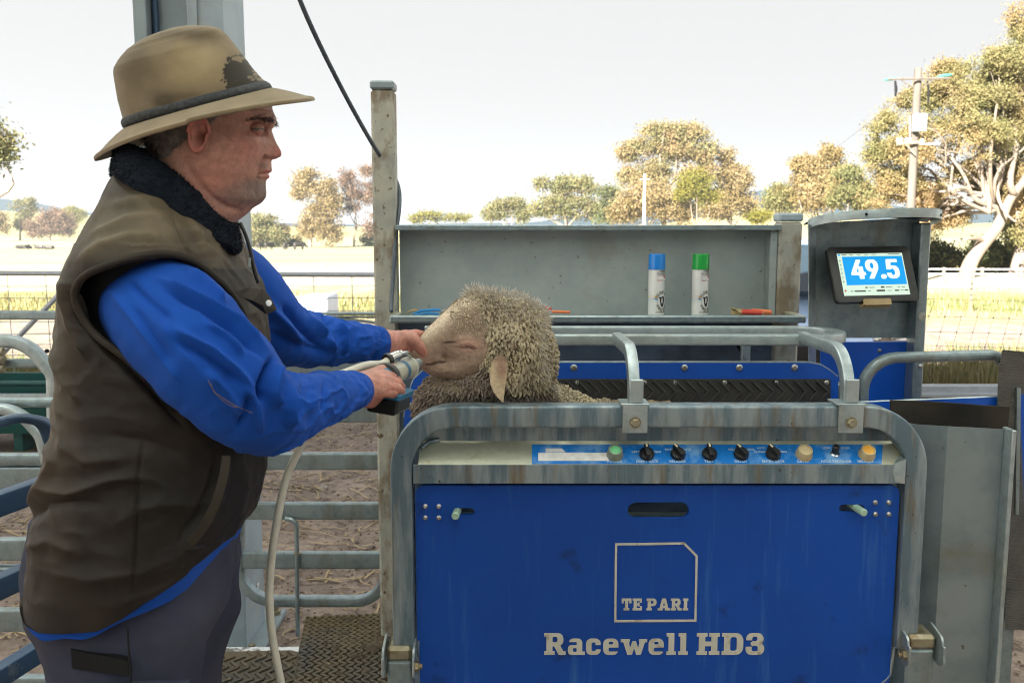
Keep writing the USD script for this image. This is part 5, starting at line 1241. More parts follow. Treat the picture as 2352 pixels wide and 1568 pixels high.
# ================================================================ parked car glimpsed behind the tray
look('car_blue', (0.42, 0.56, 0.80), (0.36, 0.50, 0.74), rough=0.15, coat=0.6); look('car_glass', (0.02, 0.035, 0.05), rough=0.05)
Dv = 7.2
vx = W(1848, 700, Dv)[0]
car = thing('parked_car', 'pale blue car glimpsed between the capped post and the stand', 'car', (vx, Dv + 1, 0))
def cs(y, w, z):  # cross-section helper
    return y, w, z
prof = [(0.0, .55, .62), (0.12, .55, .80), (0.9, .80, .92), (1.35, 1.20, .95), (2.0, 1.44, .93), (3.2, 1.42, .92), (3.9, 1.0, .90), (4.3, .92, .88), (4.4, .5, .82)]
rings = []
th_ = np.linspace(0, 2 * np.pi, 24, endpoint=False)
for yy, zz, ww in prof:
    r_ = np.stack([np.sign(np.cos(th_)) * np.abs(np.cos(th_)) ** .5 * ww * .95, 0 * th_, .28 + (zz - .28) / 2 * (1 + np.sign(np.sin(th_)) * np.abs(np.sin(th_)) ** .6)], 1)
    rings.append(r_ * [1, 1, 1] + [vx + .15, Dv + yy, 0])
obj('body', loft(rings), 'car_blue', car, 50)
obj('windscreen', hull([[vx + .15 + s_ * .66, Dv + .92, .95] for s_ in (-1, 1)] + [[vx + .15 + s_ * .56, Dv + 1.55, 1.34] for s_ in (-1, 1)] + [[vx + .15 + s_ * .56, Dv + 1.5, 1.38] for s_ in (-1, 1)] + [[vx + .15 + s_ * .66, Dv + .88, .98] for s_ in (-1, 1)]), 'car_glass', car)
obj('grille', bx((vx + .15, Dv - .02, .52), (1.0, .05, .2), .02), 'black_plastic', car)
obj('headlight', ball((vx - .42, Dv + .0, .66), (.17, .07, .08), 2), 'chrome', car, True); obj('headlight', ball((vx + .72, Dv + .0, .66), (.17, .07, .08), 2), 'chrome', car, True)
for s_ in (-.72, 1.0):
    for yy in (.8, 3.5):
        obj('wheel', lathe([(.2, -.1), (.31, -.09), (.32, 0), (.31, .09), (.2, .1)], (vx + s_ + .0, Dv + yy, .32), (1, 0, 0), 20), 'rubber', car, 35)

# ================================================================ floor: concrete pad, tread mats, straw, grass
look('concrete_pad', (0.30, 0.33, 0.36), (0.22, 0.24, 0.25), scale=6, rough=0.85, dirt=(0.07, 0.055, 0.04), dscale=5, dlo=0.46, dhi=0.58, damount=0.9, bump=0.3, bscale=80)
zp = 0.12
def gpt(px, py, z): 
    p = Wg(px, py, z); return p
pad_pts = [gpt(300, 1486, zp), gpt(690, 1484, zp), gpt(920, 1480, zp), gpt(960, 2400, zp), gpt(200, 2400, zp)]
pad = Polygon([(p[0], p[1]) for p in pad_pts])
m = trimesh.creation.extrude_polygon(pad, zp - .0)
obj('concrete_slab', m, 'white_paint', kind='structure')
def tread_mat(corners, z, label, seedless=0):
    c = [gpt(a, b, z) for a, b in corners]
    t = thing('tread_mat', label, 'rubber mat', (np.mean([p[0] for p in c]), np.mean([p[1] for p in c]), z - .012))
    poly = Polygon([(p[0], p[1]) for p in c])
    m = trimesh.creation.extrude_polygon(poly, .012); m.apply_translation([0, 0, z - .012])
    b_ = obj('mat', m, 'mat_rubber', t)
    x0, y0, x1, y1 = poly.bounds
    ms = []
    inner = poly.buffer(-.008)
    for yy in np.arange(y0, y1, .075):
        for xx in np.arange(x0, x1, .034):
            for a0, b0, a1, b1 in ((0, 0, .034, .0375), (.034, .0375, 0, .075)):
                ls = LineString([(xx + a0, yy + b0), (xx + a1, yy + b1)])
                if inner.contains(ls):
                    ms.append(rhs(np.array([[xx + a0, yy + b0, z], [xx + a1, yy + b1, z]]), (0, 0, 1), .011, .014, .003))
    obj('herringbone_tread', cat(*ms), 'mat_rubber', b_, 40, kind='stuff')
tread_mat([(430, 1497), (668, 1492), (690, 1497), (905, 1496), (925, 2000), (380, 2000)], zp + .016, 'herringbone rubber mat on the pad at the man\'s feet')
# raised ramp with its own mat
zq = 0.24
c = [gpt(700, 1428, zq), gpt(905, 1420, zq), gpt(905, 1560, zq), gpt(664, 1560, zq)]
rp = thing('loading_ramp', 'low ramp with muddy herringbone rubber beside the crate foot', 'ramp', (c[0][0], c[0][1], 0))
poly = Polygon([(p[0], p[1]) for p in c])
x0, y0, x1, y1 = poly.bounds
print('ramp', poly.bounds)
def ramp_z(x, y): return np.interp(y, [y0, y0 + .22, y1], [zp + .03, zq - .02, zq]) 
def drape(v): 
    v = np.array(v); v[:, 2] += ramp_z(v[:, 0], v[:, 1]); return v
n_ = 16
G = grid(np.linspace(0, 1, 24), np.linspace(0, 1, n_), lambda a, b: 0 * a)
def bil(v):
    u, w = v[:, 0:1], v[:, 1:2]
    lo = c[3] * (1 - u) + c[2] * u; hi = c[0] * (1 - u) + c[1] * u
    p = lo * (1 - w) + hi * w; p[:, 2] = 0
    return p
top = TM(drape(bil(G.vertices) + [0, 0, .006]), G.faces)
v2 = np.array(top.vertices); v2[:, 2] -= .02
obj('ramp_mat', cat(top, TM(v2, np.array(top.faces)[:, ::-1])), 'mat_rubber', rp, 60)
skirt = []
for (a, b) in ((c[3], c[2]), (c[0], c[1]), (c[3], c[0])):
    s = np.linspace(0, 1, 12)[:, None]; p = a * (1 - s) + b * s
    z_ = ramp_z(p[:, 0], p[:, 1]) - .004
    A = np.c_[p[:, :2], z_]; B = np.c_[p[:, :2], 0 * z_]
    i = np.arange(11); skirt.append(TM(np.vstack([A, B]), np.stack([i, i + 1, i + 13, i + 12], 1)))
obj('ramp_side', cat(*skirt), 'white_paint', rp, False)
ms = []
for w in np.arange(.03, .97, .062):
    for u in np.arange(.02, .92, .082):
        for (a0, b0, a1, b1) in ((0, 0, .082, .031), (.082, .031, 0, .062)):
            q = np.array([[u + a0, w + b0, 0], [u + a1, w + b1, 0]])
            if q[:, 0].max() > .985: continue
            q3 = drape(bil(q) + [0, 0, .011]); ms.append(rhs(q3, (0, 0, 1), .011, .016, .003))
obj('herringbone_tread', cat(*ms), 'mat_rubber', rp, 40, kind='stuff')
look('muck', (0.045, 0.032, 0.02), (0.07, 0.05, 0.03), scale=20, rough=0.9, bump=0.8, bscale=60)
rng = np.random.default_rng(8)
ms = []
for q in range(45):
    u, w = rng.random(2) ** [0.7, 0.8]
    q3 = drape(bil(np.array([[.15 + u * .8, .2 + w * .75, 0]])) + [0, 0, .012])[0]
    ms.append(ball(q3, (.006 + .02 * rng.random(), .006 + .02 * rng.random(), .006 + .006 * rng.random()), 1))
obj('sheep_dung', cat(*ms), 'muck', kind='stuff', label='dark sheep dung crumbs scattered on the ramp mat', cat='dung')
# bucket
bk_ = thing('white_bucket', 'white plastic bucket beside the foot of the grey column', 'bucket', (W(578, 1450, 3.35)[0], 3.35, 0))
xk = W(568, 1450, 3.35)[0]
zk = W(0, 1410, 3.35)[2]
obj('pail', lathe([(.0, 0), (.035, 0), (.043, max(zk, .2) * .5), (.05, max(zk, .2)), (.045, max(zk, .2)), (.03, .02), (0, .02)], (xk, 3.35, 0), (0, 0, 1), 24), 'white_plain', bk_, 35)
obj('handle', tube([(xk + .05 * math.cos(a), 3.35 - .02, max(zk, .2) - .04 * math.sin(a)) for a in np.linspace(0, math.pi, 12)], .002, 5), 'bolt_steel', bk_)

def straw(n, x0, x1, y0, y1, seed, lmin, lmax, w, zf=lambda x, y: ground_z(x, y)):
    r = np.random.default_rng(seed)
    x, y, a = r.uniform(x0, x1, n), r.uniform(y0, y1, n), r.uniform(0, np.pi, n)
    L = r.uniform(lmin, lmax, n) * (.4 + 1.2 * r.random(n) ** 3); ww = w * r.uniform(.5, 1.4, n)
    z = zf(x, y) + .004 + r.random(n) * .01
    tilt = r.normal(0, .08, n)
    d = np.stack([np.cos(a), np.sin(a), tilt], 1) * (L / 2)[:, None]; s = np.stack([-np.sin(a), np.cos(a), 0 * a], 1) * ww[:, None]
    bend = np.stack([-np.sin(a), np.cos(a), 0 * a], 1) * (L * r.normal(0, .10, n))[:, None]
    p = np.stack([x, y, z], 1); up = np.array([0, 0, 1.0]) * (ww * .8)[:, None]
    v = np.stack([p - d - s, p - d + s, p + bend + s + up, p + bend - s + up, p + d - s, p + d + s], 1).reshape(-1, 3)
    i = np.arange(n) * 6
    f = np.vstack([np.stack([i, i + 1, i + 2], 1), np.stack([i, i + 2, i + 3], 1), np.stack([i + 3, i + 2, i + 5], 1), np.stack([i + 3, i + 5, i + 4], 1)])
    return TM(v, f)
look('straw', (0.50, 0.38, 0.20), (0.36, 0.26, 0.13), scale=6, rough=0.7, island=0.3)
look('litter', (0.16, 0.11, 0.08), (0.10, 0.07, 0.05), scale=6, rough=0.9, island=0.3)
obj('straw', cat(straw(2600, -3.6, 1.2, 3.2, 7.5, 1, .05, .26, .0042), straw(260, 1.4, 2.6, 3.0, 5.0, 2, .04, .2, .003), straw(240, -2.6, -.9, 1.9, 3.4, 3, .05, .22, .003)), 'straw', smooth=False, kind='stuff', label='loose straw strewn over the brown yard dirt', cat='straw')
obj('dirt_litter', cat(straw(9000, -3.6, 1.2, 3.2, 8.0, 11, .01, .05, .005), straw(1500, 1.4, 2.8, 3.0, 5.5, 12, .01, .05, .005)), 'litter', smooth=False, kind='stuff', label='dark bark and dung litter in the yard dirt', cat='litter')
look('pebble', (0.42, 0.38, 0.33), (0.30, 0.26, 0.22), scale=9, rough=0.9, island=0.3)
r_ = np.random.default_rng(5)
obj('pebbles', cat(*[hull(np.array([x, y, float(ground_z(np.array([x]), np.array([y]))[0])]) + r_.normal(0, s, (8, 3)) * [1, 1, .5]) for x, y, s in zip(r_.uniform(-3.5, 1.2, 160), r_.uniform(3.3, 7.6, 160), .006 + .016 * r_.random(160) ** 3)]), 'pebble', smooth=False, kind='stuff', label='pale pebbles lying in the yard dirt', cat='pebbles')

def grass(n, xr, yr, seed, h0, h1, w, lean=.5):
    r = np.random.default_rng(seed)
    x, y = r.uniform(*xr, n), r.uniform(*yr, n)
    keep = fbm(np.stack([x * 1.3, y * 1.3, 0 * x], 1), 3, seed) > .42
    x, y = x[keep], y[keep]; n = len(x)
    z = gz(x, y) - .02; h = r.uniform(h0, h1, n); a = r.uniform(0, 2 * np.pi, n); l = np.abs(r.normal(0, lean, n)) * h
    p = np.stack([x, y, z], 1); s = np.stack([np.cos(a + 1.57), np.sin(a + 1.57), 0 * a], 1) * (w * r.uniform(.6, 1.4, n))[:, None]
    m_ = p + np.stack([np.cos(a) * l * .35, np.sin(a) * l * .35, h * .6], 1); t_ = p + np.stack([np.cos(a) * l, np.sin(a) * l, h], 1)
    v = np.stack([p - s, p + s, m_ + s * .7, m_ - s * .7, t_], 1).reshape(-1, 3); i = np.arange(n) * 5
    return TM(v, np.vstack([np.stack([i, i + 1, i + 2], 1), np.stack([i, i + 2, i + 3], 1), np.stack([i + 3, i + 2, i + 4], 1)]))
look('grass_green', (0.11, 0.17, 0.035), (0.30, 0.25, 0.11), scale=.9, lo=.42, hi=.58, rough=.7, transl=.25, island=.3)
look('grass_dry', (0.44, 0.36, 0.19), (0.30, 0.27, 0.11), scale=.6, lo=.4, hi=.6, rough=.8, transl=.2, island=.3)
obj('grass', cat(grass(7000, (-7.5, -3.2), (8.6, 10.6), 1, .04, .16, .006), grass(9000, (3.0, 9.0), (8.5, 10.6), 2, .08, .30, .006, .3)), 'grass_green', smooth=False, kind='stuff', label='green grass tufts along the foot of the yard fences', cat='grass')
obj('dry_grass', cat(grass(9000, (-14, 3), (15.5, 22), 3, .06, .22, .012, .5), grass(9000, (5, 26), (15.5, 24), 4, .06, .2, .012, .5), grass(2500, (3.5, 8), (8.6, 10.2), 5, .15, .38, .006, .25)), 'grass_dry', smooth=False, kind='stuff', label='long straw-coloured grass along the paddock edge', cat='grass')
# ================================================================ the man
DM = 1.42
KM = DM / FPX
man = thing('person', 'man in a stained felt hat, brown oilskin vest and blue work shirt drenching the sheep', 'person', (W(330, 1500, DM)[0], DM, 0.0))

def tint_mesh(name, mesh, mat, parent, tint, attr='tint'):
    """A mesh with a colour mask (n x 3) as primvar."""
    path = obj(name, mesh, mat, parent, True)
    pv = UsdGeom.PrimvarsAPI(stage.GetPrimAtPath(path)).CreatePrimvar(attr, Sdf.ValueTypeNames.Color3fArray, 'vertex')
    from pxr import Vt
    pv.Set(Vt.Vec3fArray.FromNumpy(np.asarray(tint, np.float32)))
    return path

def tinted(name, base, cols, rough=0.5, spec=0.4, nscale=40.0, namount=0.18, bump=0.1, bscale=250.0, bdist=0.0015, sss=0.0, sheen=0.0, n2=None, bstretch=(1, 1, 1)):
    """base colour mixed towards three other colours by the red, green and blue of the tint primvar, all mottled by noise."""
    N = {'a': ('attribute', {'attribute': 'tint'}), 's': ('separate_color', {'color_type': 'rgb'}), 'g': ('geometry', {}),
         'n': ('noise_texture', {'scale': nscale, 'detail': 6.0, 'roughness': 0.65}), 'r': ('map_range', {'from_min': 0.3, 'from_max': 0.7, 'to_min': 1 - namount, 'to_max': 1 + namount}),
         'cc': ('combine_xyz', {}), 'p': ('principled_bsdf', {'roughness': rough, 'specular_ior_level': spec, 'sheen_weight': sheen}),
         'm0': ('mix_color', {'a': base, 'b': cols[0]}), 'm1': ('mix_color', {'b': cols[1]}), 'm2': ('mix_color', {'b': cols[2]}), 'mm': ('mix_color', {'blend_type': 'multiply', 'fac': 1.0, 'use_clamp': False}),
         'bm': ('mapping', {'scale': bstretch}), 'bn': ('noise_texture', {'scale': bscale, 'detail': 4.0}), 'b': ('bump', {'strength': bump, 'distance': bdist})}
    L = [('a.color', 's.color'), ('s.r', 'm0.fac'), ('m0.result', 'm1.a'), ('s.g', 'm1.fac'), ('m1.result', 'm2.a'), ('s.b', 'm2.fac'), ('g.position', 'n.vector'), ('n.fac', 'r.value'),
         ('r.result', 'cc.x'), ('r.result', 'cc.y'), ('r.result', 'cc.z'), ('m2.result', 'mm.a'), ('cc.vector', 'mm.b'), ('mm.result', 'p.base_color'), ('g.position', 'bm.vector'), ('bm.vector', 'bn.vector'), ('bn.fac', 'b.height'), ('b.normal', 'p.normal')]
    if sss:
        N['p'][1].update({'subsurface_weight': sss, 'subsurface_radius': (1.0, 0.35, 0.2), 'subsurface_scale': 0.005})
    LOOK[name] = usdkit.material(stage, '/World/Looks/' + name, N, L, surface='p.BSDF')
tinted('skin', (0.36, 0.195, 0.145), [(0.15, 0.115, 0.10), (0.42, 0.115, 0.09), (0.16, 0.055, 0.042)], rough=0.46, nscale=90, namount=0.26, bump=0.5, bscale=520, bdist=0.0010, sss=0.08)
tinted('felt', (0.165, 0.128, 0.083), [(0.022, 0.022, 0.019), (0.06, 0.046, 0.030), (0.26, 0.20, 0.112)], rough=0.9, spec=0.15, nscale=22, namount=0.12, bump=0.3, bscale=600, bdist=0.0008, sheen=0.15)
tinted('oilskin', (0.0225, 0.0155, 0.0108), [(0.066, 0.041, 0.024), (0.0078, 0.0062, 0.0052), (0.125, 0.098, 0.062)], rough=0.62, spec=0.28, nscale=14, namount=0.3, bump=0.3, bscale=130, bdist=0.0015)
look('work_shirt', (0.007, 0.064, 0.345), (0.005, 0.050, 0.28), scale=6, rough=0.8, spec=0.12, bump=0.25, bscale=900, bdist=0.0005, sheen=0.03)
look('trousers', (0.042, 0.046, 0.074), (0.030, 0.033, 0.055), scale=9, rough=0.9, spec=0.15, dirt=(0.068, 0.062, 0.072), dscale=5, dlo=0.5, dhi=0.7, damount=0.6, bump=0.3, bscale=700, bdist=0.0006)
look('collar_pile', (0.008, 0.011, 0.017), (0.014, 0.018, 0.026), scale=30, rough=0.95, spec=0.1, bump=0.8, bscale=260, bdist=0.003)
look('hair', (0.045, 0.040, 0.037), (0.19, 0.17, 0.155), scale=60, rough=0.7, bump=0.6, bscale=500, bdist=0.002)
look('braid', (0.015, 0.017, 0.019), (0.04, 0.045, 0.05), scale=200, rough=0.8, bump=0.6, bscale=500)
look('boot', (0.07, 0.045, 0.025), rough=0.7)

def interp(tab, y):
    t = np.array(tab, float)
    from scipy.interpolate import PchipInterpolator
    return PchipInterpolator(t[:, 0], t[:, 1])(np.clip(y, t[0, 0], t[-1, 0]))

# ---- head: horizontal slices through the profile
T_front = [(118, 470), (140, 540), (170, 585), (210, 612), (232, 618), (252, 623), (262, 627), (270, 630), (280, 630), (288, 626), (296, 620.5), (309, 624), (326, 631), (340, 638.5), (351, 642.5), (357, 641.5), (361, 636), (364, 624), (368, 619.5), (383, 620), (391, 621), (395, 617), (398, 612), (401, 614.5), (406, 615.5), (412, 609), (420, 607), (430, 607.5), (444, 608.5), (452, 607), (460, 602), (468, 592), (476, 580), (489, 566), (500, 553), (510, 540), (540, 520), (600, 510)]
T_plane = [(118, 466), (140, 532), (170, 574), (210, 604), (240, 612), (262, 615), (280, 611), (298, 604), (312, 608), (330, 613), (350, 613), (368, 609), (385, 604), (400, 600), (420, 594), (440, 592), (455, 586), (470, 573), (489, 557), (506, 538), (540, 512), (600, 500)]
T_back = [(118, 440), (140, 385), (170, 352), (210, 336), (250, 331), (290, 334), (330, 346), (360, 358), (400, 366), (460, 362), (520, 350), (600, 340)]
T_w = [(118, .012), (128, .036), (150, .058), (180, .071), (220, .077), (260, .077), (300, .0745), (340, .0745), (380, .0725), (420, .0700), (450, .0675), (480, .066), (510, .066), (560, .075), (600, .08)]
T_tap = [(118, .1), (240, .22), (300, .34), (350, .36), (400, .42), (450, .50), (480, .45), (520, .25), (600, .1)]
T_sig = [(118, .05), (250, .045), (272, .040), (284, .030), (296, .012), (320, .0115), (345, .0150), (358, .0165), (366, .018), (384, .022), (410, .024), (430, .024), (460, .030), (500, .045), (600, .05)]
ys_ = np.r_[np.arange(118, 250, 4.0), np.arange(250, 480, 1.6), np.arange(480, 601, 4.0)]
th_ = np.linspace(-np.pi, np.pi, 220, endpoint=False)
th_ = th_ - 0.45 * np.sin(th_)                     # more columns towards the face
HEADYAW = rot([0, 0, 1], 7.0)
hc = W(470, 330, DM)
def to_head(px, py, lat):
    """Head space: picture position in the middle plane, lat metres towards the far side, turned a little away from the camera."""
    p = np.stack([W(a, b, DM) for a, b in zip(np.ravel(px), np.ravel(py))])
    p = p + np.stack([0 * np.ravel(lat), np.ravel(lat), 0 * np.ravel(lat)], 1)
    return (p - hc) @ HEADYAW.T + hc
xk = np.array([W(0, 330, DM)[0], W(1, 330, DM)[0]]); KX = xk[1] - xk[0]
rings, HX, HY, HL = [], [], [], []
for y in ys_:
    f, pl, b, w, tp_, sg = (float(interp(t, y)) for t in (T_front, T_plane, T_back, T_w, T_tap, T_sig))
    xc, a = (pl + b) / 2, (pl - b) / 2
    e = 2 / 2.6
    cx_, sy_ = np.sign(np.cos(th_)) * np.abs(np.cos(th_)) ** e, np.sign(np.sin(th_)) * np.abs(np.sin(th_)) ** e
    lat = w * sy_ * (1 - tp_ * np.clip(cx_, 0, 1) ** 2 * 0.75)
    x = xc + a * cx_ + (f - pl) * np.exp(-(lat / sg) ** 2) * np.clip(cx_, 0, 1) ** 3
    HX.append(x); HY.append(np.full_like(x, y)); HL.append(lat)
HX, HY, HL = np.array(HX), np.array(HY), np.array(HL)
dpx = np.zeros_like(HX)                              # relief: moves the surface out along its normal, in metres
def bump_at(px, py, rx, ry, h, p=2):
    d = ((HX - px) / rx) ** 2 + ((HY - py) / ry) ** 2
    return h * np.exp(-d ** (p / 2)) * (np.abs(HL) > .010)
def groove(line, w, h):
    L_ = LineString(line); out = np.zeros_like(HX)
    sel = (HX > min(p[0] for p in line) - 4 * w) & (HX < max(p[0] for p in line) + 4 * w) & (HY > min(p[1] for p in line) - 4 * w) & (HY < max(p[1] for p in line) + 4 * w) & (np.abs(HL) > .012)
    ii = np.argwhere(sel)
    for i, j in ii:
        out[i, j] = h * math.exp(-(L_.distance(Point(HX[i, j], HY[i, j])) / w) ** 2)
    return out
dpx += bump_at(600, 300, 15, 11, -.0060) + bump_at(598, 302, 9, 6, .0035) + bump_at(585, 326, 26, 16, .0034) + bump_at(605, 275, 18, 7, .0036) + bump_at(560, 400, 40, 34, .0015) + bump_at(530, 280, 28, 26, -.0025)
dpx += bump_at(628, 357, 7, 5.5, .0022) + bump_at(626, 340, 6, 6, -.001) + bump_at(500, 392, 26, 40, .0020) + bump_at(575, 455, 26, 14, .002)
dpx += groove([(611, 360), (604, 378), (599, 394), (594, 410)], 3.5, -.0028) + groove([(585, 306), (592, 309), (602, 309)], 2.2, -.0016) + groove([(590, 420), (586, 436), (590, 452)], 4, -.0012)
dpx += groove([(452, 372), (466, 405), (492, 440), (528, 474), (556, 484)], 6, -.0030) + groove([(612, 398), (604, 398.5), (598, 400)], 1.6, -.0022) + groove([(578, 292), (570, 297)], 2, -.0008) + groove([(560, 262), (600, 256), (622, 254)], 2.2, -.0008)
dpx += .0007 * (fbm(np.stack([HX / 14, HY / 14, HL * 60], -1).reshape(-1, 3), 3, 4).reshape(HX.shape) - .5) * 2
V = to_head(HX, HY, HL)
nr, nc = HX.shape
i = np.arange(nc); j = (i + 1) % nc
F_ = np.vstack([np.stack([r * nc + i, r * nc + j, (r + 1) * nc + j, (r + 1) * nc + i], 1) for r in range(nr - 1)])
hm = TM(V, F_)
if normals(hm)[(nr // 2) * nc + np.argmin(HL[nr // 2])][1] > 0:
    hm = TM(V, F_[:, ::-1])
hn = normals(hm)
V = V + hn * dpx.ravel()[:, None]
head = TM(np.vstack([V, V[:nc].mean(0), V[-nc:].mean(0)]), np.vstack([np.asarray(hm.faces), np.stack([i, j, np.full(nc, nr * nc)], 1)[:, ::-1], np.stack([(nr - 1) * nc + i, (nr - 1) * nc + j, np.full(nc, nr * nc + 1)], 1)]))
if head.volume < 0: head.invert()
hx, hy, hl = HX.ravel(), HY.ravel(), HL.ravel()
def sm(a, b, x): 
    t = np.clip((x - a) / (b - a + 1e-9), 0, 1); return t * t * (3 - 2 * t)
n_ = fbm(np.stack([hx / 5, hy / 5, hl * 200], 1), 3, 2)
# mask: red = stubble and cropped hair, green = flushed skin, blue = dark creases
hairline = np.interp(hy, [200, 262, 280, 300, 330, 370, 600], [640, 560, 535, 512, 470, 420, 400])
hair_m = sm(0, 22, hairline - hx + (n_ - .5) * 24) * (hy < 372)
stub = sm(.25, .8, np.exp(-((hx - 590) / 55) ** 2 - ((hy - 440) / 34) ** 2) + .6 * np.exp(-((hx - 604) / 16) ** 2 - ((hy - 380) / 12) ** 2) + .5 * np.exp(-((hx - 520) / 50) ** 2 - ((hy - 460) / 30) ** 2)) * .85
flush = .40 * np.exp(-((hx - 575) / 45) ** 2 - ((hy - 345) / 40) ** 2) + .6 * np.exp(-((hx - 636) / 14) ** 2 - ((hy - 350) / 16) ** 2) + .35 * np.exp(-((hx - 500) / 60) ** 2 - ((hy - 420) / 60) ** 2)
lips = np.exp(-((hx - 614) / 9) ** 2) * (np.exp(-((hy - 393) / 4) ** 2) + np.exp(-((hy - 404) / 5) ** 2)) * (np.abs(hl) < .024)
crease = np.clip(-dpx.ravel() / .003, 0, 1) * .35 + .5 * np.exp(-((hx - 600) / 12) ** 2 - ((hy - 298) / 4) ** 2)
h_t = np.stack([np.clip(hair_m * .95 + stub, 0, 1), np.clip(flush + lips * .7, 0, .8), np.clip(crease, 0, .8)], 1)
h_t = np.vstack([h_t, [[0, 0, 0], [0, 0, 0]]])

# ---- ear: a bowl with a rolled rim and a lobe
def make_ear(side):
    P_, A_ = np.linspace(0, 1, 22), np.linspace(0, 2 * np.pi, 56, endpoint=False)
    vs, tt = [], []
    for lay in (0, 1):
        for t in P_:
            for a in A_:
                rx, ry = 24.5, 42.0
                ry = ry * (1.0 if math.sin(a) < 0 else 1.06); rx = rx * (1.05 if math.sin(a) < 0 else .82)
                ex, ey = rx * math.cos(a) * t, ry * math.sin(a) * t
                rim = math.exp(-((t - .86) / .10) ** 2) * (0.35 + .65 * (1 if (math.cos(a) < .55 or math.sin(a) < -.3) else .0)) * (1 if math.sin(a) < .75 else .4)
                anti = .55 * math.exp(-((ex + 6) ** 2 / 60 + (ey - 0) ** 2 / 300)) * math.exp(-((t - .55) / .16) ** 2)
                tragus = .8 * math.exp(-((ex - 17) ** 2 / 22 + (ey - 6) ** 2 / 60))
                lobe = .75 * math.exp(-((ex - 3) ** 2 / 120 + (ey - 34) ** 2 / 90))
                bowl = -.95 * math.exp(-((ex - 5) ** 2 / 110 + (ey - 4) ** 2 / 210)) - .35 * math.exp(-((ex + 3) ** 2 / 90 + (ey + 22) ** 2 / 90))
                h = (.0065 * (rim + anti * .8 + tragus * .7 + lobe * .6) + .0065 * bowl)
                out = .006 + .012 * sm(-24, 24, np.array(-ex))
                if lay == 1: h = -.006 - .010 * (1 - t)
                lean = 5.0 * (ey / 42)
                vs.append((482 + .93 * (ex - lean * .9), 321 + .93 * ey, -( .0745 + (out + h if lay == 0 else out - .010)) * side)); tt.append((.0, .5 + .3 * rim, np.clip(-bowl * .8, 0, .85)))
    vs = np.array(vs); n1, n2 = len(P_), len(A_)
    f = []
    k = np.arange(n2); k2 = (k + 1) % n2
    for lay in (0, 1):
        o = lay * n1 * n2
        for r in range(n1 - 1):
            q = np.stack([o + r * n2 + k, o + r * n2 + k2, o + (r + 1) * n2 + k2, o + (r + 1) * n2 + k], 1)
            f.append(q if lay == 0 else q[:, ::-1])
    f.append(np.stack([(n1 - 1) * n2 + k, (n1 - 1) * n2 + k2, n1 * n2 + (n1 - 1) * n2 + k2, n1 * n2 + (n1 - 1) * n2 + k], 1))
    m = TM(to_head(vs[:, 0], vs[:, 1], vs[:, 2]), np.vstack(f))
    if normals(m)[n2 * 6][1] * side > 0: m.invert()
    return m, np.array(tt)
ear_n, ear_t = make_ear(1); ear_f, ear_t2 = make_ear(-1)

# ---- the rest of the body under the clothes, and the hands
def q(px, py, D): return W(px, py, D)
def chain(nodes, edge=.004, it=4, links=None):
    B = {k: (np.asarray(v[0], float), v[1]) for k, v in enumerate(nodes)}
    return organic(B, links or [(k, k + 1) for k in range(len(nodes) - 1)], edge, it)
torso = organic({0: (q(430, 620, DM), .075), 1: (q(390, 725, DM), (.095, .13, .11)), 2: (q(360, 1000, DM), (.125, .14, .15)), 3: (q(320, 1300, DM), (.11, .12, .09)), 4: (q(370, 670, 1.37), .045), 5: (q(370, 670, 1.52), .045),
                 6: (q(300, 1400, 1.34), .085), 7: (q(290, 1800, 1.33), .06), 8: (q(270, 1e-9 + 2500, 1.33), .05), 9: (q(380, 1400, 1.52), .085), 10: (q(400, 1800, 1.53), .06), 11: (q(390, 2400, 1.54), .05)},
                [(0, 1), (1, 2), (2, 3), (1, 4), (1, 5), (3, 6), (6, 7), (7, 8), (3, 9), (9, 10), (10, 11)], .03, 4)
arm_n = chain([(q(375, 690, 1.34), .045), (q(590, 950, 1.28), .042), (q(800, 895, 1.53), .029), (q(833, 890, 1.575), .0285)], .012)
arm_f = chain([(q(330, 640, 1.56), .055), (q(640, 770, 1.74), .04), (q(850, 790, 1.92), .030), (q(888, 790, 1.95), .029)], .012)
# near (right) hand round the grip
def fl(pts, rs): return [(q(*p), r) for p, r in zip(pts, rs)]
HN = {}
nodes, links = [], []
def add(pts, rs, join=None):
    k0 = len(nodes)
    nodes.extend((np.asarray(q(*p), float), r) for p, r in zip(pts, rs))
    links.extend((k0 + k, k0 + k + 1) for k in range(len(pts) - 1))
    if join is not None:
        links.append((join, k0))
    return k0
w0 = add([(824, 893, 1.565), (842, 888, 1.585)], [.030, .029])
kn = [(886, 862, 1.618), (892, 874, 1.602), (890, 887, 1.588), (880, 899, 1.580)]
kk = [add([p], [r]) for p, r in zip(kn, (.0108, .0108, .0104, .0096))]
for a in kk: links.append((w0 + 1, a))
for a, b in zip(kk[:-1], kk[1:]): links.append((a, b))
palm2 = add([(858, 893, 1.595), (850, 912, 1.60)], [.024, .020]); links += [(w0 + 1, palm2), (palm2, kk[3]), (palm2, kk[1]), (w0, palm2 + 1)]
for a, tips in zip(kk, ([(908, 868, 1.632), (915, 877, 1.652), (903, 884, 1.662)], [(914, 880, 1.614), (922, 889, 1.636), (908, 895, 1.650)], [(914, 892, 1.600), (922, 900, 1.622), (907, 904, 1.638)], [(902, 903, 1.592), (911, 909, 1.612), (897, 911, 1.628)])):
    f0 = add(tips, [.0088, .0082, .0072], a)
th0 = add([(862, 862, 1.612), (884, 848, 1.640), (900, 846, 1.658)], [.015, .0115, .0095], w0 + 1)
hand_n = organic({k: v for k, v in enumerate(nodes)}, links, .0034, 3)
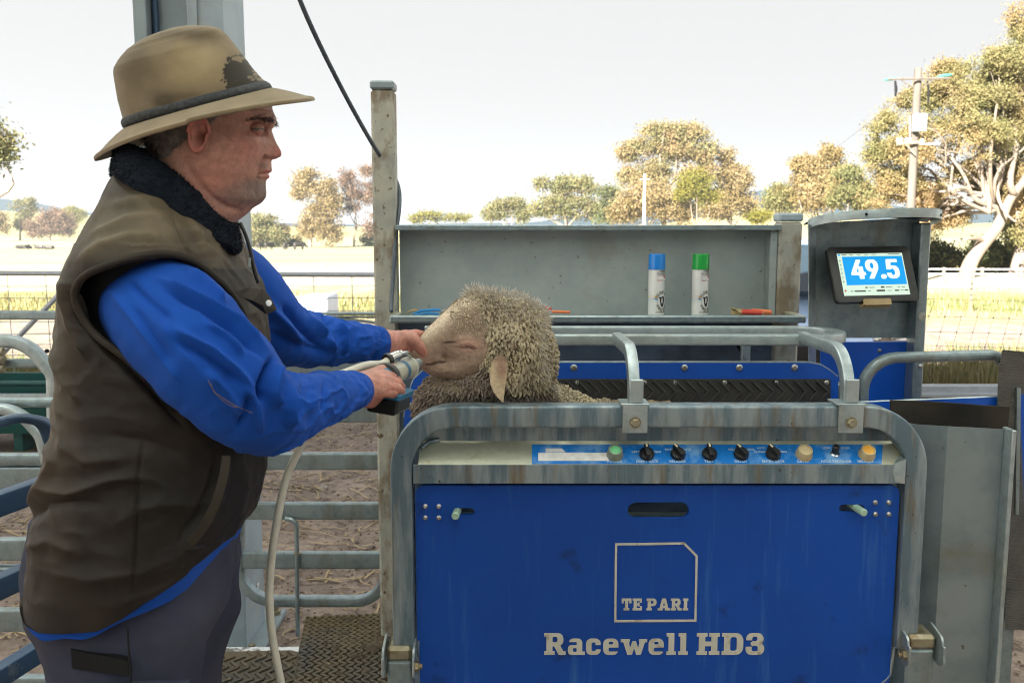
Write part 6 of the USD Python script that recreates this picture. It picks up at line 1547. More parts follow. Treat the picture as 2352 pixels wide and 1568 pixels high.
# far (left) hand over the muzzle, thumb towards the camera
nodes, links = [], []
w0 = add([(876, 790, 1.945), (900, 790, 1.965)], [.033, .030])
kn = [(930, 774, 1.995), (934, 772, 2.015), (932, 774, 2.035), (926, 780, 2.052)]
kk = [add([p], [r]) for p, r in zip(kn, (.014, .0135, .0125, .0115))]
for a in kk: links.append((w0 + 1, a))
for a, b in zip(kk[:-1], kk[1:]): links.append((a, b))
for a, tips in zip(kk, ([(955, 766, 2.030), (975, 771, 2.06), (986, 788, 2.075)], [(955, 768, 2.058), (972, 782, 2.085), (978, 802, 2.09)], [(948, 776, 2.075), (962, 796, 2.095), (966, 816, 2.09)], [(940, 786, 2.085), (950, 808, 2.095), (953, 824, 2.088)])):
    add(tips, [.0105, .0095, .0082], a)
t0 = add([(905, 806, 1.952), (931, 776, 1.955), (949, 779, 1.952), (962, 795, 1.952), (973, 811, 1.962)], [.0225, .0185, .0150, .0128, .0098], w0 + 1)
links.append((t0 + 1, kk[0]))
hand_f = organic({k: v for k, v in enumerate(nodes)}, links, .0034, 3)
def hand_tint(m):
    v = np.asarray(m.vertices); z = fbm(v * 60, 3, 1)
    return np.stack([0 * z, np.clip(.30 + .5 * (z - .5), 0, .6), np.clip((fbm(v * np.array([300, 90, 90]), 2, 5) - .62) * 2, 0, .4)], 1)
plain = lambda m: np.zeros((len(m.vertices), 3))
body = cat(head, ear_n, ear_f, torso, arm_n, arm_f, hand_n, hand_f)
bt = np.vstack([h_t, ear_t, ear_t2, plain(torso), plain(arm_n), plain(arm_f), hand_tint(hand_n), hand_tint(hand_f)])
bd_ = tint_mesh('body', body, 'skin', man, bt)
# nails
look('nail', (0.62, 0.42, 0.34), rough=0.35)
tdir = unit(q(975, 814, 1.957) - q(961, 795, 1.947))
obj('thumb_nail', ball(q(970, 806, 1.9525), (.0062, .0024, .0085), 2, np.stack([np.cross([0, -1, 0], tdir), [0, 1, 0], tdir], 1)), 'nail', bd_, True)
# eyes, brows, cropped hair
look('eye_white', (0.10, 0.085, 0.075), rough=0.2); look('iris', (0.06, 0.045, 0.03), rough=0.15)  # eyeball coloured dark for the shade under the brow
for s_ in (-1, 1):
    e_ = to_head([590], [299.5], [s_ * .0300])[0]
    eb = obj('eye', ball(e_, .0112, 2), 'eye_white', bd_, True)
    obj('iris', ball(e_ + HEADYAW @ np.array([.0080, 0, -.0008]), (.0042, .0052, .0052), 1), 'iris', bd_, True)
    for up_, lim in ((1, .04), (-1, .22)):
        lm = ball(e_ + np.array([.0006, 0, 0]), .0124, 3); lv = np.array(lm.vertices); keep = ((lv - e_)[np.asarray(lm.faces)].mean(1)[:, 2] * up_ / .0124 > lim)
        lf = np.asarray(lm.faces)[keep]; uu = np.unique(lf); tint_mesh('eyelid', TM(lv[uu], np.searchsorted(uu, lf)), 'skin', bd_, np.tile([0.0, .25, .3], (len(uu), 1)))
def strands(anchor, dirs, L_, r_, seed, n, jit):
    r = np.random.default_rng(seed); ms = []
    for k in range(n):
        a, d = anchor[k], unit(dirs[k] + r.normal(0, jit, 3)); l = L_ * r.uniform(.6, 1.3)
        B_ = basis(d); m_ = a + d * l * .5 + B_[:, 0] * l * .12 * r.normal(); e_ = a + d * l + np.array([0, 0, -.15 * l])
        ms.append(loft([a + B_[:, :2] @ np.array([math.cos(x), math.sin(x)]) * r_ for x in (0, 2.1, 4.2)] and [np.array([p + (B_[:, 0] * math.cos(x) + B_[:, 1] * math.sin(x)) * rr for x in (0, 2.1, 4.2)]) for p, rr in ((a, r_), (m_, r_ * .8), (e_, r_ * .2))], False))
    return cat(*ms)
for s_ in (-1, 1):
    r = np.random.default_rng(3); n = 190
    u = r.random(n) ** .7
    bx_, by_ = 577 + u * 54, np.interp(u, [0, .4, 1], [289, 279, 279]) + r.normal(0, 1, n) * np.interp(u, [0, .4, 1], [1.6, 4.0, 5.0])
    lat_ = np.interp(u, [0, .5, 1], [.056, .042, .016]) * s_
    A_ = to_head(bx_ + 0 * u, by_, lat_)
    tree_ = cKDTree(V); d_, ii_ = tree_.query(A_); A_ = V[ii_] - hn[ii_] * .0005
    dirs = hn[ii_] * .55 + HEADYAW @ np.array([.25, 0, .15]) + np.array([0, s_ * -.0, -.1]) + np.array([0, s_ * .35, 0])
    obj('eyebrow', strands(A_, dirs, .0070, .00042, 5, n, .35), 'hair', bd_, False)
hs = (hair_m > .55) & (hx < 640)
sel = hs[np.asarray(hm.faces)].all(1)
ff = np.asarray(hm.faces)[sel]
hv = V + hn * (.0012 + .0022 * fbm(V * 260, 2, 7)[:, None])
used = np.unique(ff); mp = -np.ones(len(hv), int); mp[used] = np.arange(len(used))
obj('hair', TM(hv[used], mp[ff]), 'hair', bd_, True)
pts_, fi_ = trimesh.sample.sample_surface(TM(hv[used], mp[ff]), 2600, seed=2)
hn2 = normals(TM(hv[used], mp[ff]))[np.asarray(mp[ff])[fi_][:, 0]]
obj('hair_strands', strands(pts_, hn2 * .5 + np.array([-.35, 0, -.6]), .0065, .00045, 6, len(pts_), .2), 'hair', bd_, False, kind='stuff')

# ---- hat
PHI = math.radians(16.2)
HF = HEADYAW @ np.array([math.cos(PHI), 0, math.sin(PHI)]); HU = HEADYAW @ np.array([-math.sin(PHI), 0, math.cos(PHI)]); HS = np.cross(HU, HF)
ROLL = math.radians(8.0)                             # the brim dips on the side of the camera
HS, HU = HS * math.cos(ROLL) + HU * math.sin(ROLL), HU * math.cos(ROLL) - HS * math.sin(ROLL)
HO = W(458, 251, DM)
def hat(s, lat, h): return HO + KM * (np.asarray(s)[..., None] * HF + np.asarray(h)[..., None] * HU) + np.asarray(lat)[..., None] * HS
hatp = obj('hat', TM([[0, 0, -5], [.001, 0, -5], [0, .001, -5]], [[0, 1, 2]]), 'felt', man) if False else None
Hh = np.r_[np.linspace(-3, 140, 70), 140 + 37 * np.sin(np.linspace(.03, np.pi / 2, 44))]
s0 = lambda h: np.interp(h, [-3, 8, 63, 115, 127, 140, 150, 157, 166, 171, 175, 177], [-165, -162, -157, -147, -142, -128, -114, -103, -78, -58, -28, -5])
s1 = lambda h: np.interp(h, [-3, 3, 55, 85, 115, 135, 150, 160, 168, 172, 175, 177], [166, 164, 140, 130, 119, 111, 102, 85, 60, 44, 28, 12])
bw = lambda h: np.interp(h, [-3, 30, 70, 100, 125, 145, 158, 168, 174, 177], [.0900, .0875, .0815, .0755, .0690, .0600, .0490, .0350, .0200, .006])
ta = np.linspace(0, 2 * np.pi, 260, endpoint=False)
rings, tint, NH = [], [], []
for h in Hh:
    a0, a1, w = float(s0(h)), float(s1(h)), float(bw(h))
    e = 2 / 2.25
    S_ = (a0 + a1) / 2 + (a1 - a0) / 2 * np.sign(np.cos(ta)) * np.abs(np.cos(ta)) ** e
    Lt = w * np.sign(np.sin(ta)) * np.abs(np.sin(ta)) ** e
    dent = .016 * np.exp(-((S_ - 78) / 34) ** 2 - ((h - 128) / 34) ** 2) + .007 * np.exp(-((S_ + 20) / 60) ** 2 - ((h - 150) / 18) ** 2) + .003 * np.exp(-((S_ + 90) / 30) ** 2 - ((h - 60) / 40) ** 2)
    Lt = Lt - np.sign(Lt) * np.minimum(dent, np.abs(Lt) * .8)
    crs = 16 * np.exp(-(Lt / .018) ** 2) * sm(150, 175, np.full_like(S_, h)) * np.exp(-((S_ - 10) / 80) ** 2)
    hh = h - crs * .0 + 1.2 * (fbm(np.stack([S_ / 40, Lt * 25, 0 * S_ + h / 40], 1), 3, 6) - .5)
    rings.append(hat(S_, Lt, hh))
    # picture position of the near side for the stains and painted light
    xx, yy = 458 + S_ * math.cos(PHI) - hh * math.sin(PHI), 251 - (S_ * math.sin(PHI) + hh * math.cos(PHI))
    nn = fbm(np.stack([xx / 9, yy / 9, Lt * 0], 1), 4, 12) - .5; n3 = fbm(np.stack([xx / 34, yy / 34, Lt * 20], 1), 3, 13) - .5
    st1 = sm(-.06, .05, 1 - np.sqrt(((xx - 556) / 27) ** 2 + ((yy - 170) / 28) ** 2) + nn * 1.5) + sm(-.06, .05, 1 - np.sqrt(((xx - 566) / 40) ** 2 + ((yy - 198) / 13) ** 2) + nn * 1.4)
    st2 = np.exp(-((xx - 408) / 26) ** 2 - ((yy - 235) / 16) ** 2) * 1.1 + .5 * np.exp(-((xx - 455) / 40) ** 2 - ((yy - 222) / 9) ** 2) + .55 * np.exp(-((xx - 350) / 50) ** 2 - ((yy - 150) / 60) ** 2) + .7 * np.exp(-((xx - 455) / 60) ** 2 - ((yy - 96) / 12) ** 2)  # soft stain, darker back, and crease shade painted near the top
    pale = np.exp(-((xx - 470) / 70) ** 2 - ((yy - 165) / 42) ** 2)  # painted highlight on the side of the crown
    near = (Lt < .03)
    tint.append(np.stack([np.clip(st1, 0, .92) * near, np.clip(st2 + n3 * .5, 0, .85) * (1 - st1 * near), np.clip(pale + n3, 0, .9) * (1 - np.clip(st1, 0, 1) * near) * (1 - np.clip(st2, 0, 1) * .8)], 1))
crown = loft(rings)
ct = np.vstack(tint + [np.zeros((2, 3))])
obj_h = tint_mesh('hat', crown, 'felt', man, ct)
# brim
tt_ = np.linspace(0, 1, 26)
rings, bt_ = [], []
def brim_ring(t, off):
    so = np.where(np.cos(ta) > 0, 251.0, 252.0)
    S_ = (0.5 + np.where(np.cos(ta) > 0, 165.5, 163.5) * (1 - t) * np.abs(np.cos(ta)) ** .9 + so * t * np.abs(np.cos(ta)) ** .95) * np.sign(np.cos(ta))
    Lt = (.0895 * (1 - t) + .148 * t) * np.sign(np.sin(ta)) * np.abs(np.sin(ta)) ** .95
    pin = np.clip(-np.cos(ta), 0, 1) ** 2 * t
    Lt = Lt * (1 - .42 * pin)
    drop = -(21 + 28 * np.abs(np.cos(ta)) ** 2) * (t ** 1.15) + 5.5 * np.exp(-((t - 1) / .10) ** 2) * .6
    wave = 4 * t * np.sin(2 * ta + .5) - 5.0 * t * np.abs(np.sin(ta)) ** 2 * np.where(np.cos(ta) < 0, 1, .2) + 6 * t * (np.abs(np.sin(ta)) ** 2) * np.clip(np.cos(ta + .4 * np.sign(np.sin(ta))), 0, 1)
    return hat(S_, Lt, -1 + drop + wave + off)
for t in tt_: rings.append(brim_ring(t, 4.6 - 1.5 * (t > .97)))
for t in tt_[::-1]: rings.append(brim_ring(t * 1.0, -4.8 + 1.5 * (t > .97)))
R_ = np.array(rings); a_, b_ = R_.shape[:2]
k = np.arange(b_); k2 = (k + 1) % b_
f = np.vstack([np.stack([r * b_ + k, r * b_ + k2, ((r + 1) % a_) * b_ + k2, ((r + 1) % a_) * b_ + k], 1) for r in range(a_)])
br_m = TM(R_.reshape(-1, 3), f)
if normals(br_m)[10 * b_][2] < 0: br_m.invert()
nn = fbm(np.asarray(br_m.vertices) * 26, 3, 3)
tint_mesh('brim', br_m, 'felt', obj_h, np.stack([0 * nn, np.clip((nn - .5) * 1.4, 0, .6), 0 * nn + .25], 1))
rings = []
for h, o in ((2, .0005), (4, .0030), (9, .0042), (14, .0042), (19, .0030), (22, .0005)):
    a0, a1, w = float(s0(h)) - o / KM, float(s1(h)) + o / KM, float(bw(h)) + o
    e = 2 / 2.25
    rings.append(hat((a0 + a1) / 2 + (a1 - a0) / 2 * np.sign(np.cos(ta)) * np.abs(np.cos(ta)) ** e, w * np.sign(np.sin(ta)) * np.abs(np.sin(ta)) ** e, h + 1.3 * np.sin(ta * 2) + .35 * np.sin(ta * 120)))
obj('hat_band', loft(rings, False), 'braid', obj_h, True)

# ---- cloth helpers
def folds(V_, N_, lines, face=-1):
    """Raise or sink folds along picture lines on the side that faces the camera: (points, width px, height m)."""
    d = np.zeros(len(V_))
    rel = V_ - EYE
    f_ = rel[:, 1] * math.cos(PITCH) - rel[:, 2] * math.sin(PITCH); u_ = rel[:, 1] * math.sin(PITCH) + rel[:, 2] * math.cos(PITCH)
    X_, Y_ = CX + FPX * rel[:, 0] / f_, CY - FPX * u_ / f_
    facing = np.clip(-N_[:, 1] * 2.5 + .25, 0, 1)
    for pts, w, h in lines:
        P_ = np.array(pts, float)
        best = np.full(len(V_), 1e9); tpos = np.zeros(len(V_)); L_ = np.r_[0, np.cumsum(np.linalg.norm(np.diff(P_, axis=0), axis=1))]
        for k in range(len(P_) - 1):
            a, b = P_[k], P_[k + 1]; ab = b - a
            t = np.clip(((X_ - a[0]) * ab[0] + (Y_ - a[1]) * ab[1]) / (ab @ ab), 0, 1)
            dd = np.hypot(X_ - a[0] - t * ab[0], Y_ - a[1] - t * ab[1])
            m_ = dd < best; best[m_] = dd[m_]; tpos[m_] = (L_[k] + t[m_] * np.linalg.norm(ab)) / L_[-1]
        d += h * np.exp(-(best / w) ** 1.45) * np.clip(np.minimum(tpos, 1 - tpos) * 5 + .15, 0, 1)
    return d * facing, X_, Y_

# ---- vest: slices of the trunk
back = [(385, 290), (395, 268), (420, 245), (450, 225), (510, 190), (560, 165), (620, 141), (700, 129), (760, 120), (860, 116), (960, 113), (1010, 101), (1080, 81), (1180, 61), (1290, 46), (1370, 38), (1440, 42), (1500, 60)]
front = [(385, 400), (395, 428), (420, 462), (450, 500), (505, 547), (560, 562), (590, 570), (660, 600), (710, 613), (800, 619), (900, 619), (1000, 617), (1050, 615), (1120, 606), (1180, 594), (1230, 578), (1300, 548), (1440, 505), (1500, 490)]
wid = [(385, .070), (395, .088), (420, .120), (450, .148), (490, .176), (530, .196), (580, .208), (640, .205), (720, .196), (800, .195), (900, .198), (1000, .205), (1100, .212), (1200, .216), (1300, .216), (1440, .210), (1500, .2)]
def trunk(y0, y1, step, inset, hem, nth=400, seed=0):
    ys2 = np.arange(y0, y1 + step, step); th2 = np.linspace(0, 2 * np.pi, nth, endpoint=False)
    rings = []
    for y in ys2:
        b, f_, w = float(interp(back, y)) + inset, float(interp(front, y)) - inset, float(interp(wid, y)) - inset * KM
        e = 2 / 2.5
        cx_ = np.sign(np.cos(th2)) * np.abs(np.cos(th2)) ** e; sy_ = np.sign(np.sin(th2)) * np.abs(np.sin(th2)) ** e
        lat = w * sy_
        bb, ff2 = b, f_
        for _ in range(4):
            x = (bb + ff2) / 2 + (ff2 - bb) / 2 * cx_
            px_ = CX + (x - CX) * DM / (DM + lat)          # where each point shows, nearer ones further out
            bb += b - px_.min(); ff2 += f_ - px_.max()
        x = (bb + ff2) / 2 + (ff2 - bb) / 2 * cx_
        sl_ = float(np.interp(y, [385, 480, 560, 640], [1, .8, .35, 0])) * 58 * (np.abs(lat) / .2) ** 2   # shoulders slope down towards the arms
        yy = y + sl_
        if hem is not None:
            hx_ = np.array(hem); sc = (DM - .17) / DM
            yy = np.minimum(yy, 520 + (np.interp(CX + (x - CX) / sc, hx_[:, 0], hx_[:, 1]) - 520) * sc + (3 if seed else 0) * np.sin(x / 17))
            yy = np.maximum(yy, np.interp(x, [255, 300, 420, 500, 548, 575], [398, 402, 452, 515, 566, 575]) + 55 * np.clip((np.abs(lat) - .07) / .13, 0, 1) ** 1.5 * (x < 600)) if y < 640 else yy
        rings.append(np.stack([W(a, c_, DM) for a, c_ in zip(x, yy)]) + np.stack([0 * lat, lat, 0 * lat], 1))
    return loft(rings)
hem_v = [(30, 1405), (60, 1424), (110, 1432), (250, 1424), (300, 1402), (345, 1371), (460, 1299), (520, 1262), (582, 1220), (640, 1180)]
vest = trunk(385, 1440, 3.6, 0, hem_v)
vv = np.array(vest.vertices); vn = normals(vest)
vl = [([(150, 630), (152, 690), (170, 760), (205, 830)], 9, .007), ([(172, 600), (230, 560), (300, 540), (380, 538)], 12, .005), ([(200, 540), (290, 500), (380, 495)], 10, .004), ([(250, 470), (330, 455), (390, 470)], 9, .004),
      ([(190, 640), (176, 680), (190, 740), (240, 800), (330, 880), (420, 975)], 7, -.010), ([(120, 800), (140, 860), (190, 930)], 12, .006), ([(105, 1010), (130, 1060), (95, 1130), (70, 1180)], 10, .008), ([(85, 1120), (160, 1135), (260, 1100), (330, 1090)], 13, .008),
      ([(70, 1200), (110, 1160), (170, 1150), (230, 1160)], 11, -.006), ([(130, 1010), (200, 1060), (300, 1050)], 18, .006), ([(260, 1200), (360, 1160), (450, 1150)], 22, .006), ([(80, 1300), (200, 1330), (330, 1310), (450, 1250)], 20, .006), ([(240, 1000), (330, 1010), (420, 1040)], 20, -.006),
      ([(430, 500), (470, 560), (520, 610), (560, 660)], 9, .008), ([(470, 500), (520, 560), (560, 610), (600, 660)], 7, .007), ([(450, 530), (500, 590), (545, 650)], 6, -.006), ([(520, 690), (560, 760), (590, 840), (600, 920)], 9, .007), ([(600, 720), (606, 800), (612, 900)], 5, .006),
      ([(386, 470), (400, 500), (424, 560), (436, 590)], 2.5, -.003), ([(517, 1045), (508, 1110), (478, 1185), (430, 1245)], 9, .008), ([(500, 1050), (488, 1110), (455, 1180), (415, 1235)], 7, -.010), ([(330, 1000), (318, 1100), (312, 1250), (300, 1390)], 3, -.004), ([(560, 1060), (565, 1120), (545, 1200)], 12, .005),
      ([(60, 1260), (120, 1240), (180, 1270)], 14, .005), ([(420, 1257), (470, 1257)], 3, .004)]
d_, VX, VY = folds(vv, vn, vl)
nz = fbm(vv * np.array([9, 9, 6]), 4, 21) - .5; nz2 = fbm(vv * np.array([32, 32, 14]), 3, 22) - .5
rid = 1 - np.abs(2 * fbm(vv * np.array([10, 10, 16]), 3, 25) - 1); rid = np.clip((rid - .75) / .25, 0, 1)
d_ = d_ * 1.3 + .014 * nz + .004 * nz2 + .0028 * rid * (VY > 560)
d_ *= 1 - sm(1370, 1418, VY)
vv = vv + vn * d_[:, None]
dust_light = np.exp(-((VX - 330) / 170) ** 2 - ((VY - 520) / 70) ** 2) * .75 + .30 * np.exp(-((VX - 130) / 40) ** 2 - ((VY - 850) / 260) ** 2) + .35 * np.exp(-((VX - 590) / 30) ** 2 - ((VY - 800) / 160) ** 2)  # dusty shoulder with its warm top light painted in, edges paler
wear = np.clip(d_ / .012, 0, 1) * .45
n7 = fbm(vv * 7, 4, 31)
hole = Polygon([(166, 672), (180, 646), (212, 624), (280, 600), (340, 586), (400, 585), (450, 605), (500, 643), (540, 690), (566, 745), (585, 800), (600, 900), (500, 1010), (420, 955), (350, 885), (280, 815), (217, 772), (182, 716)])
from shapely import contains_xy
inhole = contains_xy(hole, VX, VY) * (vn[:, 1] < .2) * 0.0
dark = np.clip(sm(.4, .7, n7) * .6 + .55, 0, .95)  # lower vest darkened to paint in its shade
vf = np.asarray(vest.faces)
cut = (contains_xy(hole.buffer(-6), VX, VY) & (vn[:, 1] < -.05))[vf].all(1)
vf = vf[~cut]
tint_mesh('vest', TM(vv, vf), 'oilskin', man, np.stack([np.clip(wear * (.35 + .65 * (VX < 190)) + sm(.55, .8, fbm(vv * 12, 4, 33)) * .22, 0, .8), np.clip(dark * (VY > 600) + inhole, 0, .97), np.clip(dust_light + np.clip(d_ / .01, 0, .5) * (VY < 620), 0, .9)], 1))
vest_p = f'{man}/vest'
# armhole binding
_, VX2, VY2 = folds(vv, vn, [])
vkd = cKDTree(np.stack([VX2, VY2], 1)[vn[:, 1] < -.05]); vdep = vv[vn[:, 1] < -.05][:, 1]
def on_vest(px, py, off=.002):
    dq_, ii_ = vkd.query([px, py], 24)
    return W(px, py, np.percentile(vdep[ii_[dq_ < max(9, dq_[5])]], 12) - off)
ahp = spline([(350, 884), (280, 813), (217, 770), (181, 716), (168, 684), (176, 647), (210, 622), (280, 598), (340, 584), (400, 582), (450, 601), (500, 640), (540, 684), (566, 740), (585, 800)], 90)
ah = np.array([on_vest(*p_) for p_ in ahp])
from scipy.ndimage import gaussian_filter1d
ah = gaussian_filter1d(ah, 1.5, axis=0, mode='nearest')
AHP = ahp
# shoulder of the vest hanging over the sleeve
obj('lining', trunk(500, 1120, 8, 46, None, 160), 'black_matt', vest_p, True)
# pocket flap with a stud, zip, welt
flap = [W(548, 668, 1.29), W(575, 660, 1.29), W(602, 664, 1.30), W(618, 682, 1.32), W(634, 712, 1.34), W(612, 722, 1.31), W(604, 702, 1.29), W(580, 690, 1.275), W(556, 682, 1.275)]
fm = hull(flap + [p + np.array([0, .006, 0]) for p in flap])
look('oilskin_plain', (0.026, 0.020, 0.0135), (0.017, 0.013, 0.009), scale=25, rough=0.65, spec=0.25, bump=0.3, bscale=150)
obj('pocket_flap', fm, 'oilskin_plain', vest_p, 20)
obj('press_stud', lathe([(.0046, 0), (.0042, .0016), (.002, .0022), (0, .0022)], W(617, 696, 1.303), unit(np.array([.55, -.8, .1])), 16), 'white_plain', vest_p, 35)
zp_ = spline([W(545, 512, 1.40), W(560, 545, 1.40), W(570, 580, 1.40), W(576, 610, 1.40), (W(588, 650, 1.40))], 30)
obj('zip', tube(zp_ + np.array([.004, 0, 0]), .003, 6), 'black_plastic', vest_p, True)
obj('zip_pull', hull([W(571, 592, 1.392), W(577, 592, 1.392), W(576, 614, 1.39), W(570, 614, 1.39), W(571, 592, 1.389), W(577, 592, 1.389), W(576, 614, 1.387), W(570, 614, 1.387)]), 'galv', vest_p)
wl = spline([W(520, 1046, 1.222), W(510, 1110, 1.210), (W(482, 1185, 1.202)), W(436, 1248, 1.203)], 24)
tl_ = np.gradient(wl, axis=0)
obj('pocket_welt', rhs(wl, (0.12, -1, 0), .013, .004, .0015), 'oilskin_plain', vest_p, 40)

# ---- collar: thick dark pile
rings = []
for lift, (xb, yb_, xf, yf, w) in zip((54, 54, 50, 42, 30, 18, 12, 0), ((296, 356, 512, 500, .066), (289, 346, 524, 500, .078), (282, 350, 534, 506, .087), (277, 368, 541, 520, .094), (273, 388, 547, 545, .100), (272, 404, 552, 575, .103), (290, 414, 540, 585, .09), (310, 410, 510, 570, .07))):
    e = 2 / 2.2
    c_ = np.sign(np.cos(ta)) * np.abs(np.cos(ta)) ** e; s_ = np.sign(np.sin(ta)) * np.abs(np.sin(ta)) ** e
    x = (xb + xf) / 2 + (xf - xb) / 2 * c_; u = (c_ + 1) / 2
    y = yb_ + (yf - yb_) * u ** .92 - lift * np.abs(s_) ** 1.3 * (1 - .35 * u)
    lat = w * s_ * (1 - .25 * np.clip(c_, 0, 1) ** 2)
    rings.append(to_head(x, y, lat))
cm = loft(rings, False)
R_ = np.array(rings); 
big_r = []
for k in range(len(R_) - 1):
    for t in np.linspace(0, 1, 6, endpoint=False): big_r.append(R_[k] * (1 - t) + R_[k + 1] * t)
big_r.append(R_[-1])
cm = loft(big_r, False); cv, cn = np.array(cm.vertices), normals(cm)
if cn[2 * len(ta) + 65 * 3][1] > 0: pass
cv = cv + cn * (.004 * (fbm(cv * 60, 3, 3) - .5) + .003 * (fbm(cv * 220, 2, 4) - .5))[:, None] * np.sign(1)
collar = obj('collar', TM(cv, cm.faces), 'collar_pile', man, True)
pts_, fi_ = trimesh.sample.sample_surface(TM(cv, cm.faces), 5200, seed=5)
cn2 = cn[np.asarray(cm.faces)[fi_][:, 0]]
cc_ = cv.mean(0); cn2 = np.where(((pts_ - cc_) * cn2).sum(1, keepdims=True) < 0, -cn2, cn2)
obj('pile', strands(pts_, cn2 + np.array([0, 0, .2]), .0036, .0006, 9, len(pts_), .5), 'collar_pile', collar, False, kind='stuff')

# ---- shirt: tail, near sleeve, far sleeve
hem_s = [(30, 1424), (70, 1444), (130, 1452), (215, 1446), (260, 1428), (345, 1400), (400, 1394), (450, 1382), (500, 1362), (550, 1324), (583, 1286), (640, 1240)]
tail = trunk(1150, 1470, 6, 11, hem_s, seed=1)
tv, tn = np.array(tail.vertices), normals(tail)
obj('shirt_tail', TM(tv + tn * (.006 * (fbm(tv * 22, 3, 2) - .5))[:, None], tail.faces), 'work_shirt', man, True)
def sleeve(path, radii, lines, seed, n=150, k=72, squash=1.0):
    lines = [(a, b, c * 2.0) for a, b, c in lines]
    p = spline(path, n); r = np.interp(np.linspace(0, 1, n), np.linspace(0, 1, len(radii)), radii)
    from scipy.ndimage import gaussian_filter1d
    r = gaussian_filter1d(r, 3, mode='nearest')
    m = tube(p, r, k); v, nn_ = np.array(m.vertices), normals(m)
    d, X_, Y_ = folds(v, nn_, lines)
    z_ = fbm(v * np.array([20, 20, 20]), 3, seed) - .5
    s_ = np.repeat(np.linspace(0, 1, n), k); s_ = np.r_[s_, 0, 1]
    ringf = (fbm(np.stack([s_ * 16, v[:, 0] * 9, v[:, 2] * 9], 1), 3, seed + 3) - .5) * .013 * sm(.1, .4, s_) * (1 - sm(.9, 1.0, s_))
    rid = 1 - np.abs(2 * fbm(v * np.array([15, 15, 28]) + 3.0, 3, seed + 9) - 1); rid = np.clip((rid - .72) / .28, 0, 1) ** 1.5
    return TM(v + nn_ * (d + .005 * z_ + ringf + .0045 * rid * sm(.45, .6, s_))[:, None], m.faces)
sl_lines = [([(362, 640), (455, 688), (546, 737), (616, 806)], 6, .0075), ([(375, 662), (460, 706), (540, 756), (604, 822)], 6, -.006), ([(405, 758), (490, 803), (546, 850), (586, 896)], 6, .0075), ([(400, 780), (480, 825), (550, 880)], 6, -.006), ([(250, 660), (300, 720), (360, 800), (420, 880)], 12, .004), ([(290, 640), (340, 690), (400, 740)], 8, -.004), ([(470, 740), (520, 770), (560, 815)], 5, .005), ([(480, 850), (530, 900), (556, 950)], 7, .005), ([(300, 700), (350, 770), (400, 850)], 10, -.004),
            ([(430, 620), (480, 665), (520, 700)], 9, .007), ([(628, 822), (612, 855), (598, 890), (600, 925)], 6, -.013), ([(640, 830), (625, 868), (622, 900), (640, 935)], 8, .010), ([(664, 842), (668, 885), (658, 940), (664, 985)], 8, .009), ([(690, 852), (690, 900), (684, 960)], 6, -.007), ([(712, 862), (716, 900), (708, 950)], 7, .007), ([(745, 868), (748, 905), (742, 950)], 5, -.005),
            ([(560, 880), (590, 930), (600, 990)], 9, .006), ([(350, 720), (420, 800), (500, 890), (560, 960)], 26, .004), ([(575, 905), (560, 950), (540, 985)], 8, -.005)]
near_p = [W(330, 668, 1.38), W(344, 690, 1.33), W(380, 724, 1.285), W(447, 794, 1.25), W(530, 878, 1.25), W(592, 938, 1.285), W(655, 938, 1.345), W(735, 918, 1.43), W(790, 902, 1.505), W(822, 895, 1.545)]
ns = sleeve(near_p, [.066, .078, .082, .080, .074, .064, .0535, .043, .034, .0285], sl_lines, 3, 320, 190)
obj('sleeve', ns, 'work_shirt', man, True)
ah = gaussian_filter1d(ah, 2.5, axis=0, mode='nearest')
obj('armhole_binding', tube(ah, .0055, 10), 'oilskin_plain', vest_p, True)
obj('cuff', tube(np.array([W(796, 900, 1.513), W(812, 897, 1.533), W(824, 895, 1.549)]), [.0330, .0312, .0305], 40), 'work_shirt', man, True)
far_lines = [([(600, 690), (650, 740), (700, 800)], 9, .009), ([(650, 700), (690, 750), (740, 800)], 8, -.008), ([(700, 720), (740, 760), (770, 810)], 8, .008), ([(738, 716), (752, 745), (748, 790)], 6, -.009), ([(770, 735), (790, 770), (790, 815)], 6, .007), ([(610, 760), (680, 790), (760, 815)], 10, -.006)]
far_p = [W(470, 640, 1.585), W(560, 690, 1.63), W(640, 760, 1.70), W(700, 778, 1.76), W(770, 785, 1.825), W(830, 787, 1.88), W(866, 788, 1.915)]
fs = sleeve(far_p, [.085, .080, .066, .056, .047, .040, .0345], far_lines, 8, 220, 130)
obj('sleeve', fs, 'work_shirt', man, True)
obj('cuff', tube(np.array([W(838, 788, 1.888), W(856, 788, 1.905), W(870, 788, 1.92)]), [.0375, .0365, .0362], 40), 'work_shirt', man, True)
# wisps of wool stuck on the near sleeve
look('wool_wisp', (0.16, 0.12, 0.10), rough=0.9)
wsp = []
for a in ([(478, 872), (490, 895), (515, 922), (545, 935)], [(500, 905), (530, 925), (560, 940), (580, 948)], [(485, 880), (492, 900), (500, 906)]):
    pp = np.array([W(x_, y_, 1.0) for x_, y_ in a])
    tr_k = cKDTree(np.asarray(ns.vertices))
    out = []
    for x_, y_ in spline(a, 14):
        best = None
        for D_ in np.linspace(1.12, 1.30, 60):
            if tr_k.query(W(x_, y_, D_))[0] < .005: best = D_; break
        out.append(W(x_, y_, (best or 1.17) - .001))
    wsp.append(tube(np.array(out), .0005, 4))
obj('wool_wisp', cat(*wsp), 'wool_wisp', man, True, kind='stuff')

